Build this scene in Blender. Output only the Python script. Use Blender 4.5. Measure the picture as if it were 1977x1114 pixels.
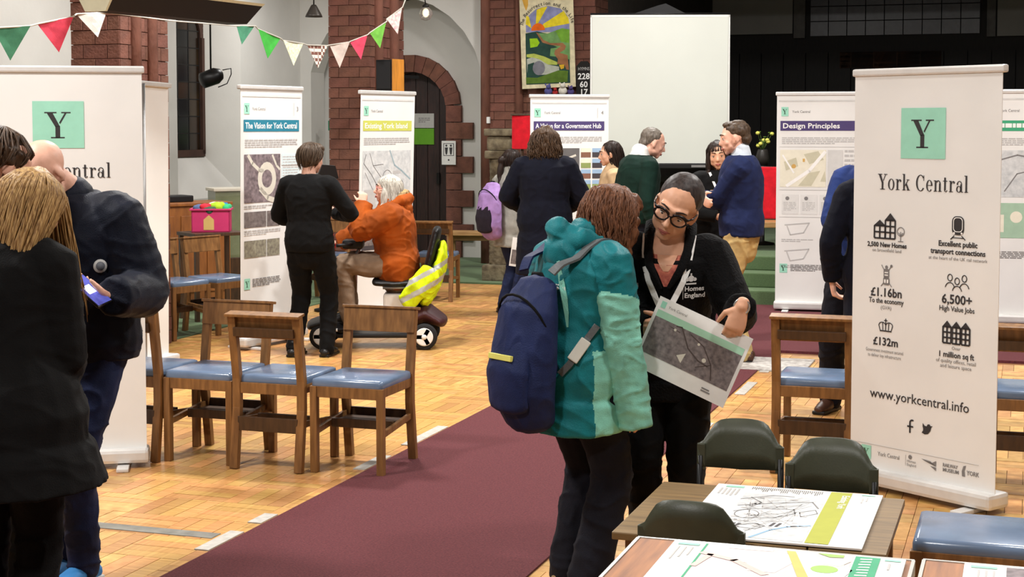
import bpy, bmesh, math, random
import numpy as np
from mathutils import Vector, Matrix, noise as mnoise
from mathutils.bvhtree import BVHTree
random.seed(7)
R = math.radians
for o in list(bpy.data.objects): bpy.data.objects.remove(o)
scene = bpy.context.scene
C = scene.collection

# ---------------------------------------------------------------- camera
F_PX, FW, FH = 3000.0, 1977.0, 1114.0
CAM_H, PITCH, PPY = 1.70, math.atan(180/3000.0), 425.0
cd = bpy.data.cameras.new('camera'); cam = bpy.data.objects.new('camera', cd); C.objects.link(cam)
cam.location = (0, 0, CAM_H); cam.rotation_euler = (math.pi/2 - PITCH, 0, 0)
cd.sensor_width = 36; cd.sensor_fit = 'HORIZONTAL'; cd.lens = F_PX/FW*36
cd.shift_y = -(FH/2 - PPY)/FW; cd.clip_start = .05; cd.clip_end = 200
scene.camera = cam

# ---------------------------------------------------------------- world, exposure
w = bpy.data.worlds.new('world'); scene.world = w; w.use_nodes = True
w.node_tree.nodes['Background'].inputs[0].default_value = (.9, .95, 1, 1)
w.node_tree.nodes['Background'].inputs[1].default_value = .02
vs = scene.view_settings
vs.view_transform = 'Standard'; vs.look = 'None'; vs.gamma = 1; vs.use_curve_mapping = False
vs.exposure = 0.2

# the hall is turned against the view: s runs along the nave, t to its right
TH = R(18.4); AX = Vector((math.sin(TH), math.cos(TH), 0)); RX = Vector((math.cos(TH), -math.sin(TH), 0))
def H(s, t, z=0.0): return AX*s + RX*t + Vector((0, 0, z))
HROT = -TH                                   # local +Y along the nave, +X to its right

# lamps of the nave: wide glass bowl pendants high above the frame
NAVE_LAMPS = [(4.0, -4.9, 5.2, 260), (4.5, .9, 5.6, 145), (9.6, -4.6, 5.2, 300), (9.6, .4, 5.2, 280), (14.2, -3.0, 5.2, 240), (-1.0, -2.2, 5.4, 250)]
AISLE_LAMPS = [(12.2, -7.7, 3.9, 34), (16.3, -7.7, 3.9, 48)]

# ---------------------------------------------------------------- helpers
def lin(c):
    return tuple(((v/255)/12.92 if v/255 <= .04045 else ((v/255+.055)/1.055)**2.4) for v in c)
MATS = {}
def mat(name, rgb, rough=.6, var=.12, scale=8, bump=0.0, bscale=60, metal=0.0, spec=.5, stretch=None, rgb2=None, detail=4, sheen=0, rnd=None, coat=0, trans=0, alpha=1, emit=0, coord='Object'):
    """procedural principled material: base colour broken up by noise, optional bump and per-piece random tint"""
    if name in MATS: return MATS[name]
    m = bpy.data.materials.new(name); m.use_nodes = True; MATS[name] = m
    nt = m.node_tree; N = nt.nodes; L = nt.links
    b = N['Principled BSDF']; c = lin(rgb)
    tc = N.new('ShaderNodeTexCoord'); mp = N.new('ShaderNodeMapping'); L.new(tc.outputs[coord], mp.inputs[0])
    if stretch: mp.inputs['Scale'].default_value = stretch
    nz = N.new('ShaderNodeTexNoise'); nz.inputs['Scale'].default_value = scale; nz.inputs['Detail'].default_value = detail
    L.new(mp.outputs[0], nz.inputs['Vector'])
    cr = N.new('ShaderNodeMix'); cr.data_type = 'RGBA'
    d = lin(rgb2) if rgb2 else tuple(max(0, v*(1-var*2)) for v in c)
    e = c if rgb2 else tuple(min(1, v*(1+var)) for v in c)
    cr.inputs[6].default_value = (*d, 1); cr.inputs[7].default_value = (*e, 1)
    rp = N.new('ShaderNodeMapRange'); rp.inputs[1].default_value = .3; rp.inputs[2].default_value = .7
    L.new(nz.outputs[0], rp.inputs[0]); L.new(rp.outputs[0], cr.inputs[0])
    out = cr.outputs[2]
    if rnd:
        hs = N.new('ShaderNodeHueSaturation'); L.new(out, hs.inputs['Color'])
        if rnd[0] == 'island':
            g = N.new('ShaderNodeNewGeometry'); src = g.outputs['Random Per Island']
        else:
            g = N.new('ShaderNodeObjectInfo'); src = g.outputs['Random']
        r1 = N.new('ShaderNodeMapRange'); r1.inputs[3].default_value = 1-rnd[1]; r1.inputs[4].default_value = 1+rnd[1]
        L.new(src, r1.inputs[0]); L.new(r1.outputs[0], hs.inputs['Value'])
        r2 = N.new('ShaderNodeMath'); r2.operation = 'MULTIPLY'; r2.inputs[1].default_value = 7.31; L.new(src, r2.inputs[0])
        r3 = N.new('ShaderNodeMath'); r3.operation = 'FRACT'; L.new(r2.outputs[0], r3.inputs[0])
        r4 = N.new('ShaderNodeMapRange'); r4.inputs[3].default_value = .5-rnd[2]; r4.inputs[4].default_value = .5+rnd[2]
        L.new(r3.outputs[0], r4.inputs[0]); L.new(r4.outputs[0], hs.inputs['Hue']); out = hs.outputs[0]
    L.new(out, b.inputs['Base Color'])
    b.inputs['Roughness'].default_value = rough; b.inputs['Metallic'].default_value = metal
    b.inputs['Specular IOR Level'].default_value = spec
    if sheen: b.inputs['Sheen Weight'].default_value = sheen
    if coat: b.inputs['Coat Weight'].default_value = coat; b.inputs['Coat Roughness'].default_value = .15
    if trans: b.inputs['Transmission Weight'].default_value = trans
    if alpha < 1: b.inputs['Alpha'].default_value = alpha
    if emit: b.inputs['Emission Color'].default_value = (*c, 1); b.inputs['Emission Strength'].default_value = emit
    if bump:
        n2 = N.new('ShaderNodeTexNoise'); n2.inputs['Scale'].default_value = bscale; n2.inputs['Detail'].default_value = 3
        L.new(mp.outputs[0], n2.inputs['Vector'])
        bp = N.new('ShaderNodeBump'); bp.inputs['Strength'].default_value = bump; bp.inputs['Distance'].default_value = .01
        L.new(n2.outputs[0], bp.inputs['Height']); L.new(bp.outputs[0], b.inputs['Normal'])
    return m
def flat(name, rgb, rough=.6, **k): return mat(name, rgb, rough, var=k.pop('var', .03), scale=k.pop('scale', 20), spec=k.pop('spec', .3), **k)

def tag(o, label=None, cat=None, group=None, kind=None):
    if label: o['label'] = label
    if cat: o['category'] = cat
    if group: o['group'] = group
    if kind: o['kind'] = kind
    return o
def empty(name, loc=(0, 0, 0), rz=0.0):
    o = bpy.data.objects.new(name, None); C.objects.link(o); o.location = loc; o.rotation_euler = (0, 0, rz)
    o.empty_display_size = .1
    return o
def thing(name, label, cat, loc=(0, 0, 0), rz=0.0, group=None):
    return tag(empty(name, loc, rz), label, cat, group)
def link(name, me, m=None, parent=None):
    o = bpy.data.objects.new(name, me); C.objects.link(o)
    if m is not None:
        for mm in (m if isinstance(m, (list, tuple)) else [m]): me.materials.append(mm)
    if parent is not None: o.parent = parent
    return o
def mesh(name, V, F, smooth=False):
    me = bpy.data.meshes.new(name); me.from_pydata([tuple(v) for v in V], [], [tuple(f) for f in F]); me.update()
    if smooth: me.shade_smooth()
    return me

class MB:
    """collects boxes, bars, tubes, prisms into ONE mesh object"""
    def __init__(s): s.V = []; s.F = []; s.sm = []
    def add(s, V, F, smooth=False):
        n = len(s.V); s.V += [tuple(v) for v in V]; s.F += [tuple(i+n for i in f) for f in F]; s.sm += [smooth]*len(F); return s
    def box(s, x0, x1, y0, y1, z0, z1, M=None, bev=0.0):
        if bev:
            V, F = bevbox(x1-x0, y1-y0, z1-z0, bev); V = [Vector(v)+Vector(((x0+x1)/2, (y0+y1)/2, (z0+z1)/2)) for v in V]
        else:
            V = [Vector((x, y, z)) for z in (z0, z1) for y in (y0, y1) for x in (x0, x1)]
            F = [(0, 2, 3, 1), (4, 5, 7, 6), (0, 1, 5, 4), (2, 6, 7, 3), (0, 4, 6, 2), (1, 3, 7, 5)]
        if M is not None: V = [M @ v for v in V]
        return s.add(V, F)
    def bar(s, a, b, wx, wy, up=(0, 0, 1), bev=0.0):
        a = Vector(a); b = Vector(b); d = b-a; L = d.length; d.normalize(); u = Vector(up)
        if abs(d.dot(u)) > .99: u = Vector((0, 1, 0))
        x = u.cross(d).normalized(); y = d.cross(x)
        M = Matrix((x, y, d)).transposed().to_4x4(); M.translation = a
        return s.box(-wx/2, wx/2, -wy/2, wy/2, 0, L, M, bev)
    def tube(s, pts, r, seg=10, closed=False, caps=True):
        V, F = tube(pts, r, seg, caps=caps, closed=closed); return s.add(V, F, True)
    def prism(s, poly, y0, y1, M=None):
        """polygon in x,z pushed from y0 to y1"""
        n = len(poly); V = [Vector((x, y0, z)) for x, z in poly]+[Vector((x, y1, z)) for x, z in poly]
        if M is not None: V = [M @ v for v in V]
        F = [tuple(range(n)), tuple(range(2*n-1, n-1, -1))]+[(i, i+n, (i+1) % n+n, (i+1) % n) for i in range(n)]
        return s.add(V, F)
    def lathe(s, prof, seg=20, c=(0, 0, 0), M=None):
        V = []; F = []; n = len(prof)
        for k in range(seg):
            a = 2*math.pi*k/seg
            for r, z in prof: V.append(Vector((c[0]+r*math.cos(a), c[1]+r*math.sin(a), c[2]+z)))
        for k in range(seg):
            for i in range(n-1):
                F.append((k*n+i, ((k+1) % seg)*n+i, ((k+1) % seg)*n+i+1, k*n+i+1))
        F.append(tuple(k*n for k in range(seg))[::-1]); F.append(tuple(k*n+n-1 for k in range(seg)))
        if M is not None: V = [M @ v for v in V]
        return s.add(V, F, True)
    def ell(s, c, r, M=None, n=(16, 10)):
        V, F = ell(c, r, n=n)
        if M is not None: V = [M @ Vector(v) for v in V]
        return s.add(V, F, True)
    def build(s, name, m=None, parent=None, loc=None, rz=None):
        me = mesh(name, s.V, s.F); me.polygons.foreach_set('use_smooth', s.sm)
        bm = bmesh.new(); bm.from_mesh(me); bmesh.ops.recalc_face_normals(bm, faces=bm.faces); bm.to_mesh(me); bm.free()
        o = link(name, me, m, parent)
        if loc is not None: o.location = loc
        if rz is not None: o.rotation_euler = (0, 0, rz)
        return o
def bevbox(X, Y, Z, b):
    bm = bmesh.new(); bmesh.ops.create_cube(bm, size=1)
    for v in bm.verts: v.co = Vector((v.co.x*X, v.co.y*Y, v.co.z*Z))
    bmesh.ops.bevel(bm, geom=list(bm.edges), offset=b, segments=2, affect='EDGES', profile=.6)
    bm.verts.index_update(); V = [v.co.copy() for v in bm.verts]; F = [[v.index for v in f.verts] for f in bm.faces]; bm.free()
    return V, F
def tube(pts, r, seg=10, side=None, caps=True, closed=False, rcap=False):
    """loft along pts; r: number, list of numbers or list of (a, b) half axes (a along `side`)"""
    P = [Vector(p) for p in pts]; n = len(P)
    rr = [r]*n if isinstance(r, (int, float)) else list(r)
    rr = [(q, q) if isinstance(q, (int, float)) else q for q in rr]
    if rcap:                                   # round the two ends off
        d0 = (P[0]-P[1]).normalized(); d1 = (P[-1]-P[-2]).normalized(); a0 = min(rr[0]); a1 = min(rr[-1])
        tail = [] if rcap == 'start' else [P[-1]+d1*a1*.45, P[-1]+d1*a1*.8, P[-1]+d1*a1*.95]
        P = [P[0]+d0*a0*.95, P[0]+d0*a0*.8, P[0]+d0*a0*.45]+P+tail
        g = lambda q, k: (q[0]*k, q[1]*k)
        rr = [g(rr[0], .3), g(rr[0], .62), g(rr[0], .9)]+rr+([g(rr[-1], .9), g(rr[-1], .62), g(rr[-1], .3)] if tail else []); n = len(P)
    V = []; F = []; prev = Vector(side) if side is not None else None
    for i in range(n):
        if closed: d = P[(i+1) % n]-P[i-1]
        else: d = P[min(i+1, n-1)]-P[max(i-1, 0)]
        d.normalize()
        if prev is None:
            prev = Vector((1, 0, 0)) if abs(d.x) < .8 else Vector((0, 1, 0))
        x = prev-d*prev.dot(d)
        if x.length < 1e-5: x = d.orthogonal()
        x.normalize(); y = d.cross(x)
        if side is None: prev = x
        a, b = rr[i]
        for k in range(seg):
            t = 2*math.pi*k/seg; V.append(P[i]+x*(a*math.cos(t))+y*(b*math.sin(t)))
    for i in range(n if closed else n-1):
        j = (i+1) % n
        for k in range(seg):
            F.append((i*seg+k, i*seg+(k+1) % seg, j*seg+(k+1) % seg, j*seg+k))
    if caps and not closed:
        F.append(tuple(range(seg))[::-1]); F.append(tuple(range((n-1)*seg, n*seg)))
    return V, F
def ell(c, r, M=None, n=(20, 12)):
    if isinstance(r, (int, float)): r = (r, r, r)
    V = []; F = []; su, sv = n; c = Vector(c)
    V.append(Vector((0, 0, -r[2])))
    for j in range(1, sv):
        p = math.pi*j/sv
        for i in range(su):
            t = 2*math.pi*i/su; V.append(Vector((r[0]*math.sin(p)*math.cos(t), r[1]*math.sin(p)*math.sin(t), -r[2]*math.cos(p))))
    V.append(Vector((0, 0, r[2]))); top = len(V)-1
    for i in range(su): F.append((0, 1+(i+1) % su, 1+i)); F.append((top, 1+(sv-2)*su+i, 1+(sv-2)*su+(i+1) % su))
    for j in range(sv-2):
        for i in range(su): F.append((1+j*su+i, 1+j*su+(i+1) % su, 1+(j+1)*su+(i+1) % su, 1+(j+1)*su+i))
    if M is not None: V = [M @ v for v in V]
    return [v+c for v in V], F

# a workshop scene of its own, to evaluate modifiers and text quickly
WS = bpy.data.scenes.new('workshop')
def evaluated(o):
    WS.collection.objects.link(o); vl = WS.view_layers[0]; vl.update(); dg = vl.depsgraph; dg.update()
    me = bpy.data.meshes.new_from_object(o.evaluated_get(dg)); WS.collection.objects.unlink(o)
    return me
def fuse(name, prims, voxel, m, parent, smooth=4, disp=None, zone=None):
    """overlapping closed shapes grown together into one continuous skin"""
    mb = MB()
    for V, F in prims: mb.add(V, F)
    src = mesh(name+'_src', mb.V, mb.F)
    bm = bmesh.new(); bm.from_mesh(src); bmesh.ops.recalc_face_normals(bm, faces=bm.faces); bm.to_mesh(src); bm.free()
    o = bpy.data.objects.new(name+'_src', src)
    md = o.modifiers.new('r', 'REMESH'); md.mode = 'VOXEL'; md.voxel_size = voxel
    if smooth:
        sm = o.modifiers.new('s', 'SMOOTH'); sm.factor = .5; sm.iterations = smooth
    me = evaluated(o); bpy.data.objects.remove(o); bpy.data.meshes.remove(src)
    me.name = name
    if disp:
        n = len(me.vertices); co = np.empty(n*3, 'f'); me.vertices.foreach_get('co', co); co = co.reshape(-1, 3)
        no = np.empty(n*3, 'f'); me.vertices.foreach_get('normal', no); no = no.reshape(-1, 3)
        d = np.array([disp(Vector(c), Vector(q)) for c, q in zip(co, no)], 'f')
        co += no*d[:, None]; me.vertices.foreach_set('co', co.ravel()); me.update()
    me.materials.clear()
    ob = link(name, me, m, parent)
    if zone:
        idx = [zone(p.center, p.normal) for p in me.polygons]; me.polygons.foreach_set('material_index', idx)
    me.shade_smooth(); me.update()
    return ob
def stick(obs, p, d, off=.003):
    """where a ray from p along d meets the given meshes (own coordinates): point lifted off the surface, normal"""
    best = None; p = Vector(p); d = Vector(d).normalized()
    for o in (obs if isinstance(obs, (list, tuple)) else [obs]):
        if o.name not in BVHS: BVHS[o.name] = BVHTree.FromPolygons([v.co.copy() for v in o.data.vertices], [tuple(q.vertices) for q in o.data.polygons])
        h = BVHS[o.name].ray_cast(p, d)
        if h[0] is not None and (best is None or h[3] < best[2]): best = (h[0], h[1], h[3])
    if best is None: return p, -d
    return best[0]+best[1]*off, best[1]
BVHS = {}
def band(name, obs, pts, dirs, wd, th, m, parent, off=.003, smooth=1):
    """flat strap laid on a surface: ray starts pts, ray directions dirs"""
    L = [stick(obs, p, d, off) for p, d in zip(pts, dirs)]; P = [l[0] for l in L]; Nn = [l[1] for l in L]; n = len(P)
    for _ in range(smooth): P = [P[0]]+[(P[i-1]+P[i]*2+P[i+1])/4+Nn[i]*.0015 for i in range(1, n-1)]+[P[-1]]
    V = []; F = []
    for i in range(n):
        t = (P[min(i+1, n-1)]-P[max(i-1, 0)]).normalized(); s_ = t.cross(Nn[i]).normalized(); w_ = wd[i] if isinstance(wd, (list, tuple)) else wd
        for a_, b_ in ((-.5, 0), (.5, 0), (.5, 1), (-.5, 1)): V.append(P[i]+s_*w_*a_+Nn[i]*th*b_)
    for i in range(n-1):
        for q in range(4): F.append((i*4+q, i*4+(q+1) % 4, (i+1)*4+(q+1) % 4, (i+1)*4+q))
    F += [(3, 2, 1, 0), tuple(4*(n-1)+q for q in range(4))]
    return MB().add(V, F, False).build(name, m, parent)
def facing(p, n, up=(0, 0, 1)):
    """matrix of a print plane (x right, z up, seen from -y) lying at p with outward normal n"""
    y = -n.normalized(); z = Vector(up); z = (z-y*z.dot(y)).normalized(); x = y.cross(z)
    M = Matrix((x, y, z)).transposed().to_4x4(); M.translation = p; return M
def copy_tree(o, parent=None):
    c = o.copy(); C.objects.link(c)
    if parent is not None: c.parent = parent
    for ch in list(o.children): copy_tree(ch, c)
    return c

# lettering: flat print on the x,z plane, read from -y
def text(name, body, size, m, parent, x, z, y, align='LEFT', bold=0.0, M=None, sx=1.0, shear=0, fit=None):
    cu = bpy.data.curves.new(name, 'FONT'); cu.body = body; cu.size = size; cu.align_x = align; cu.resolution_u = 2
    cu.offset = bold; cu.fill_mode = 'FRONT'; cu.shear = shear
    o = bpy.data.objects.new(name, cu); me = evaluated(o); bpy.data.objects.remove(o); bpy.data.curves.remove(cu)
    if fit:
        xs = [v.co.x for v in me.vertices]; sx = fit/(max(xs)-min(xs))
    T = Matrix.Translation((x, y, z)) @ Matrix.Rotation(math.pi/2, 4, 'X') @ Matrix.Diagonal((sx, 1, 1, 1))
    me.transform(M @ T if M is not None else T); me.materials.clear(); me.name = name
    return link(name, me, m, parent)
def polys(name, P, m, parent, y, M=None, sm=None):
    """flat shapes (lists of x,z) printed in plane y"""
    V = []; F = []
    for p in P:
        n = len(V); V += [Vector((q[0], y, q[1])) for q in p]; F.append(tuple(range(n, n+len(p))))
    if M is not None: V = [M @ v for v in V]
    return link(name, mesh(name, V, F), m, parent)
def rect(x0, x1, z0, z1): return [(x0, z0), (x1, z0), (x1, z1), (x0, z1)]
def quads(poly_out, poly_in):
    n = len(poly_out); return [[poly_out[i], poly_out[i+1], poly_in[i+1], poly_in[i]] for i in range(n-1)]
def ring(cx, cz, rx, rz, wx, wz, a0=0, a1=360, n=28):
    A = [R(a0+(a1-a0)*i/n) for i in range(n+1)]
    return quads([(cx+rx*math.cos(a), cz+rz*math.sin(a)) for a in A], [(cx+(rx-wx)*math.cos(a), cz+(rz-wz)*math.sin(a)) for a in A])
def line(pts, wd):
    out = []
    for (x0, z0), (x1, z1) in zip(pts[:-1], pts[1:]):
        dx, dz = x1-x0, z1-z0; L = math.hypot(dx, dz) or 1; nx, nz = -dz/L*wd/2, dx/L*wd/2; ex, ez = dx/L*wd*.25, dz/L*wd*.25
        out.append([(x0-ex+nx, z0-ez+nz), (x0-ex-nx, z0-ez-nz), (x1+ex-nx, z1+ez-nz), (x1+ex+nx, z1+ez+nz)])
    return out
def disc(cx, cz, rx, rz=None, n=18):
    rz = rz or rx; return [(cx+rx*math.cos(2*math.pi*i/n), cz+rz*math.sin(2*math.pi*i/n)) for i in range(n)]
def greek(x0, x1, z0, z1, lh=.011, gap=.008, seed=1, last=.6):
    """lines of copy too small to read, as in the photo"""
    rg = random.Random(seed); out = []; z = z1
    while z-lh >= z0-1e-6:
        xe = x1 if z-2*lh-gap >= z0 else x0+(x1-x0)*last
        x = x0
        while x < xe-.01:
            wd = min(rg.uniform(.02, .06), xe-x); out.append(rect(x, x+wd, z-lh, z)); x += wd+.007
        z -= lh+gap
    return out

# pixel of the photograph -> point on a plane of the place
def ray(u, v):
    x = (u-FW/2)/F_PX; y = -(v-PPY)/F_PX
    return Vector((x, math.cos(PITCH)+y*math.sin(PITCH), -math.sin(PITCH)+y*math.cos(PITCH)))
def W(u, v, z=0.0):
    d = ray(u, v); k = (z-CAM_H)/d.z; return Vector((0, 0, CAM_H))+d*k
def D(u, v, Y):
    d = ray(u, v); return Vector((0, 0, CAM_H))+d*(Y/d.y)
def onT(u, v, t):
    d = ray(u, v); return Vector((0, 0, CAM_H))+d*(t/d.dot(RX))
def onS(u, v, s):
    d = ray(u, v); return Vector((0, 0, CAM_H))+d*(s/d.dot(AX))
def st(p): return p.dot(AX), p.dot(RX), p.z
# ---------------------------------------------------------------- lamps
OPAL = mat('opal_glass', (250, 244, 230), .4, emit=3.0)
BRASS = flat('lamp_brass', (120, 96, 54), .4, metal=.8)
def nave_lamp(s, t, z, power, r=.32, k=0):
    lab = ['opal bowl pendant lamp hung high over the left chairs', 'opal bowl pendant lamp hung high over the poster tables', 'opal bowl pendant lamp hung high beside the brick arcade', 'opal bowl pendant lamp hung high over the right of the nave', 'opal bowl pendant lamp hung high before the chancel steps', 'opal bowl pendant lamp hung high behind the viewer', 'small opal bowl lamp hung in the side aisle by the first pier', 'small opal bowl lamp hung in the side aisle near the door'][k]
    p = thing('pendant_lamp', lab, 'lamp', H(s, t, z))
    prof = [(.02, -.16), (r*.55, -.13), (r*.9, -.05), (r, .03)]
    MB().lathe(prof, 24).build('lamp_bowl', OPAL, p)
    MB().tube([(0, 0, .03), (0, 0, 6.6-z)], .012, 8).build('rod', BRASS, p)
    MB().lathe([(.05, 6.5-z), (.08, 6.6-z)], 16).build('ceiling_rose', BRASS, p)
    ld = bpy.data.lights.new('lamp_light', 'AREA'); ld.shape = 'DISK'; ld.size = r*2.2; ld.energy = power; ld.color = (1, .98, .95)
    lo = bpy.data.objects.new('lamp_light', ld); C.objects.link(lo); lo.parent = p; lo.location = (0, 0, -.19)
    return p
for k, (s, t, z, e) in enumerate(NAVE_LAMPS): nave_lamp(s, t, z, e, k=k)
for k, (s, t, z, e) in enumerate(AISLE_LAMPS): nave_lamp(s, t, z, e, .2, k=6+k)
# ================================================================ materials
PLASTER = mat('white_plaster', (200, 198, 193), .9, var=.05, scale=1.3, bump=.15, bscale=14)
PLASTER2 = mat('chancel_plaster', (150, 148, 144), .9, var=.06, scale=1.5)
WOODF = mat('parquet_block', (206, 160, 98), .33, scale=5, rgb2=(172, 122, 66), stretch=(1, 9, 1), rnd=('object', .20, .012), bump=.05, bscale=30, spec=.4)
WOODF2 = mat('parquet_field', (206, 160, 98), .33, scale=5, rgb2=(172, 122, 66), stretch=(3, 3, 1), rnd=('island', .20, .012), spec=.4)
SUBF = mat('floor_bed', (120, 78, 40), .7, scale=4)
BRICK = mat('red_terracotta_block', (106, 66, 53), .85, scale=9, var=.16, rnd=('object', .12, .006), bump=.5, bscale=45)
BRICKM = mat('brick_mortar', (108, 72, 60), .95, scale=30, var=.2, bump=.4)
DARKW = mat('dark_door_timber', (42, 20, 16), .55, scale=6, stretch=(8, 8, 1), var=.3, bump=.3, bscale=20)
CHANW = mat('chancel_timber', (20, 15, 13), .7, scale=5, stretch=(8, 8, 1), var=.3)
GREENC = mat('green_carpet', (88, 112, 74), .95, scale=240, var=.18, bump=.4, bscale=300, sheen=.1)
REDC = mat('maroon_carpet', (104, 50, 54), .97, scale=110, var=.25, bump=.6, bscale=220, sheen=.04, rgb2=(76, 34, 40), spec=.2)
TAPE = mat('pale_stone', (176, 172, 164), .6, scale=30, var=.1)
LEAD = flat('lead_came', (28, 26, 25), .6)
GLASSN = mat('night_glass', (26, 27, 30), .18, scale=3, var=.5, rnd=('object', .4, .02))
GLASSA = mat('amber_night_glass', (46, 32, 20), .25, scale=3, var=.4, rnd=('object', .4, .02))
CEIL = mat('ceiling_plaster', (214, 208, 196), .9, scale=2, var=.05)
WHITEP = flat('white_paint', (226, 224, 218), .5)

def struct(o): o['kind'] = 'structure'; return o
# ---------------------------------------------------------------- floor: bed, parquet blocks, carpets
T_ARC, T_WALL, T_R = -6.39, -9.0, 6.5
S_BACK, S_END, S_CH = -6.0, 18.9, 14.74
fb = MB().box(T_WALL-1, T_R+.5, S_BACK-.5, 26, -.12, -.012); floor = struct(fb.build('floor', SUBF, rz=HROT))
block = MB().box(-.036, .036, -.149, .149, -.012, 0).build('wood_block', None); bme = block.data; bpy.data.objects.remove(block)
bme.materials.append(WOODF)
cells = []
S0, S1, T0, T1 = 3.2, 15.88, -6.45, 2.6
ni, nj = int((S1-S0)/.3), int((T1-T0)/.3)
for i in range(ni):
    for j in range(nj):
        s, t = S0+.3*(i+.5), T0+.3*(j+.5)
        if -3.0 < t < -1.85: continue
        if s > 14.6 and t > -4.6: continue
        if 11.6 < s and t > -1.9: continue
        cells.append((s, t, (i+j) % 2))
def inview(s, t):
    p = H(s, t); u = FW/2+F_PX*p.x/p.y; v = 245+F_PX*1.7/p.y
    return -10 < u < FW+10 and v < 1130
vis = []
for s, t, o in cells:
    for k in range(4):
        d = (-.1125+.075*k)
        vis.append((s+(d if o else 0), t+(0 if o else d), o))
def covered(s, t):                                    # floor hidden by people, chairs, banners near the camera
    p = H(s, t); u = FW/2+F_PX*p.x/p.y; v = 245+F_PX*1.7/p.y
    return (u < 215 and v < 1114) or (u > 1000 and v > 700) or not inview(s, t)
near = sorted([b for b in vis if not covered(b[0], b[1])], key=lambda b: H(b[0], b[1]).y)[:300]
nset = set(near)
for s, t, o in near:
    b = bpy.data.objects.new('wood_block', bme); C.objects.link(b); b.parent = floor
    b.location = (t, s, random.uniform(-.0012, .0)); b.rotation_euler = (0, 0, math.pi/2 if o else 0)
mb = MB()
for q in vis:
    if q in nset: continue
    s, t, o = q; z = random.uniform(-.0012, 0)
    if o: mb.box(t-.149, t+.149, s-.036, s+.036, -.012, z)
    else: mb.box(t-.036, t+.036, s-.149, s+.149, -.012, z)
struct(mb.build('wood_block_field', WOODF2, floor))['kind'] = 'stuff'

def slab(name, s0, s1, t0, t1, z0, z1, m, bev=0):
    o = MB().box(t0, t1, s0, s1, z0, z1, bev=bev).build(name, m, rz=HROT); return o
car = struct(slab('floor_carpet_aisle', 3.0, 14.74, -3.08, -1.77, -.012, .008, REDC)); 
struct(slab('floor_carpet_crossing', 11.75, 14.74, -1.77, 3.4, -.012, .008, REDC))
struct(slab('floor_carpet_side', 9.0, 19.4, T_WALL, -6.46, -.012, .006, GREENC))
struct(slab('floor_carpet_transept', 15.9, 19.4, -6.46, -4.6, -.012, .006, GREENC))
# pale stone slips let in along the carpet edge
slips = [(-3.13, 5.45, .30), (-3.13, 5.9, .16), (-3.13, 7.0, .34), (-3.13, 7.62, .55), (-1.72, 7.0, .25), (-1.72, 8.35, .4), (-1.72, 9.75, .5), (-1.72, 10.7, .3)]
for t, s, l in slips:
    MB().box(t-.032, t+.032, s, s+l, -.012, .004).build('stone_slip', TAPE, car)
MB().box(-5.05, -3.18, 5.62, 5.70, -.012, .002).build('stone_slip', mat('grey_stone', (120, 118, 110), .7, scale=12, var=.2), car)
# a patterned stone slab lies at the end of the aisle
mb = MB().box(-2.25, -1.45, 10.75, 11.35, -.012, .012, bev=.004)
sl = mb.build('floor_slab', mat('mottled_stone', (188, 184, 178), .6, scale=26, var=.25, rgb2=(128, 122, 118)), rz=HROT); struct(sl)
# ---------------------------------------------------------------- chancel steps and floor
for k in range(3):
    st_ = struct(slab('floor_chancel_step', S_CH+.3*k, 15.64 if k < 2 else 26, -4.6, 5.5, -.01 if k == 0 else .14*k, .14*(k+1), GREENC, .012))
# ---------------------------------------------------------------- walls
def wall(name, s0, s1, t0, t1, z0, z1, m=PLASTER): return struct(slab(name, s0, s1, t0, t1, z0, z1, m))
# side aisle wall with a lancet window cut in
WS0, WS1, WZ0, WZ1, WZT = 15.58, 16.42, 1.38, 2.75, 3.25
wl = wall('wall_left', S_BACK, WS0-.32, T_WALL-.5, T_WALL, 0, 7)
wall('wall_left_beyond', WS1+.32, 26, T_WALL-.5, T_WALL, 0, 7)
wall('wall_left_sill', WS0-.32, WS1+.32, T_WALL-.5, T_WALL, 0, WZ0-.5)
wall('wall_left_head', WS0-.32, WS1+.32, T_WALL-.5, T_WALL, WZT+.25, 7)
# splayed reveals
mb = MB()
a = lambda s, t, z: Vector((t, s, z))
for (sa, sb) in ((WS0-.32, WS0), (WS1+.32, WS1)):
    V = [a(sa, T_WALL, WZ0-.5), a(sb, T_WALL-.35, WZ0), a(sb, T_WALL-.35, WZT), a(sa, T_WALL, WZT+.25), a(sa, T_WALL-.5, WZ0-.5), a(sb, T_WALL-.5, WZ0), a(sb, T_WALL-.5, WZT), a(sa, T_WALL-.5, WZT+.25)]
    mb.add(V, [(0, 1, 2, 3), (4, 7, 6, 5), (0, 4, 5, 1), (3, 2, 6, 7), (0, 3, 7, 4), (1, 5, 6, 2)])
V = [a(WS0-.32, T_WALL, WZ0-.5), a(WS1+.32, T_WALL, WZ0-.5), a(WS1, T_WALL-.35, WZ0), a(WS0, T_WALL-.35, WZ0), a(WS0-.32, T_WALL-.5, WZ0-.5), a(WS1+.32, T_WALL-.5, WZ0-.5), a(WS1, T_WALL-.5, WZ0), a(WS0, T_WALL-.5, WZ0)]
mb.add(V, [(0, 1, 2, 3), (4, 7, 6, 5), (0, 4, 5, 1), (3, 2, 6, 7), (0, 3, 7, 4), (1, 5, 6, 2)])
V = [a(WS0-.32, T_WALL, WZT+.25), a(WS1+.32, T_WALL, WZT+.25), a(WS1, T_WALL-.35, WZT), a(WS0, T_WALL-.35, WZT), a(WS0-.32, T_WALL-.5, WZT+.25), a(WS1+.32, T_WALL-.5, WZT+.25), a(WS1, T_WALL-.5, WZT), a(WS0, T_WALL-.5, WZT)]
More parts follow.
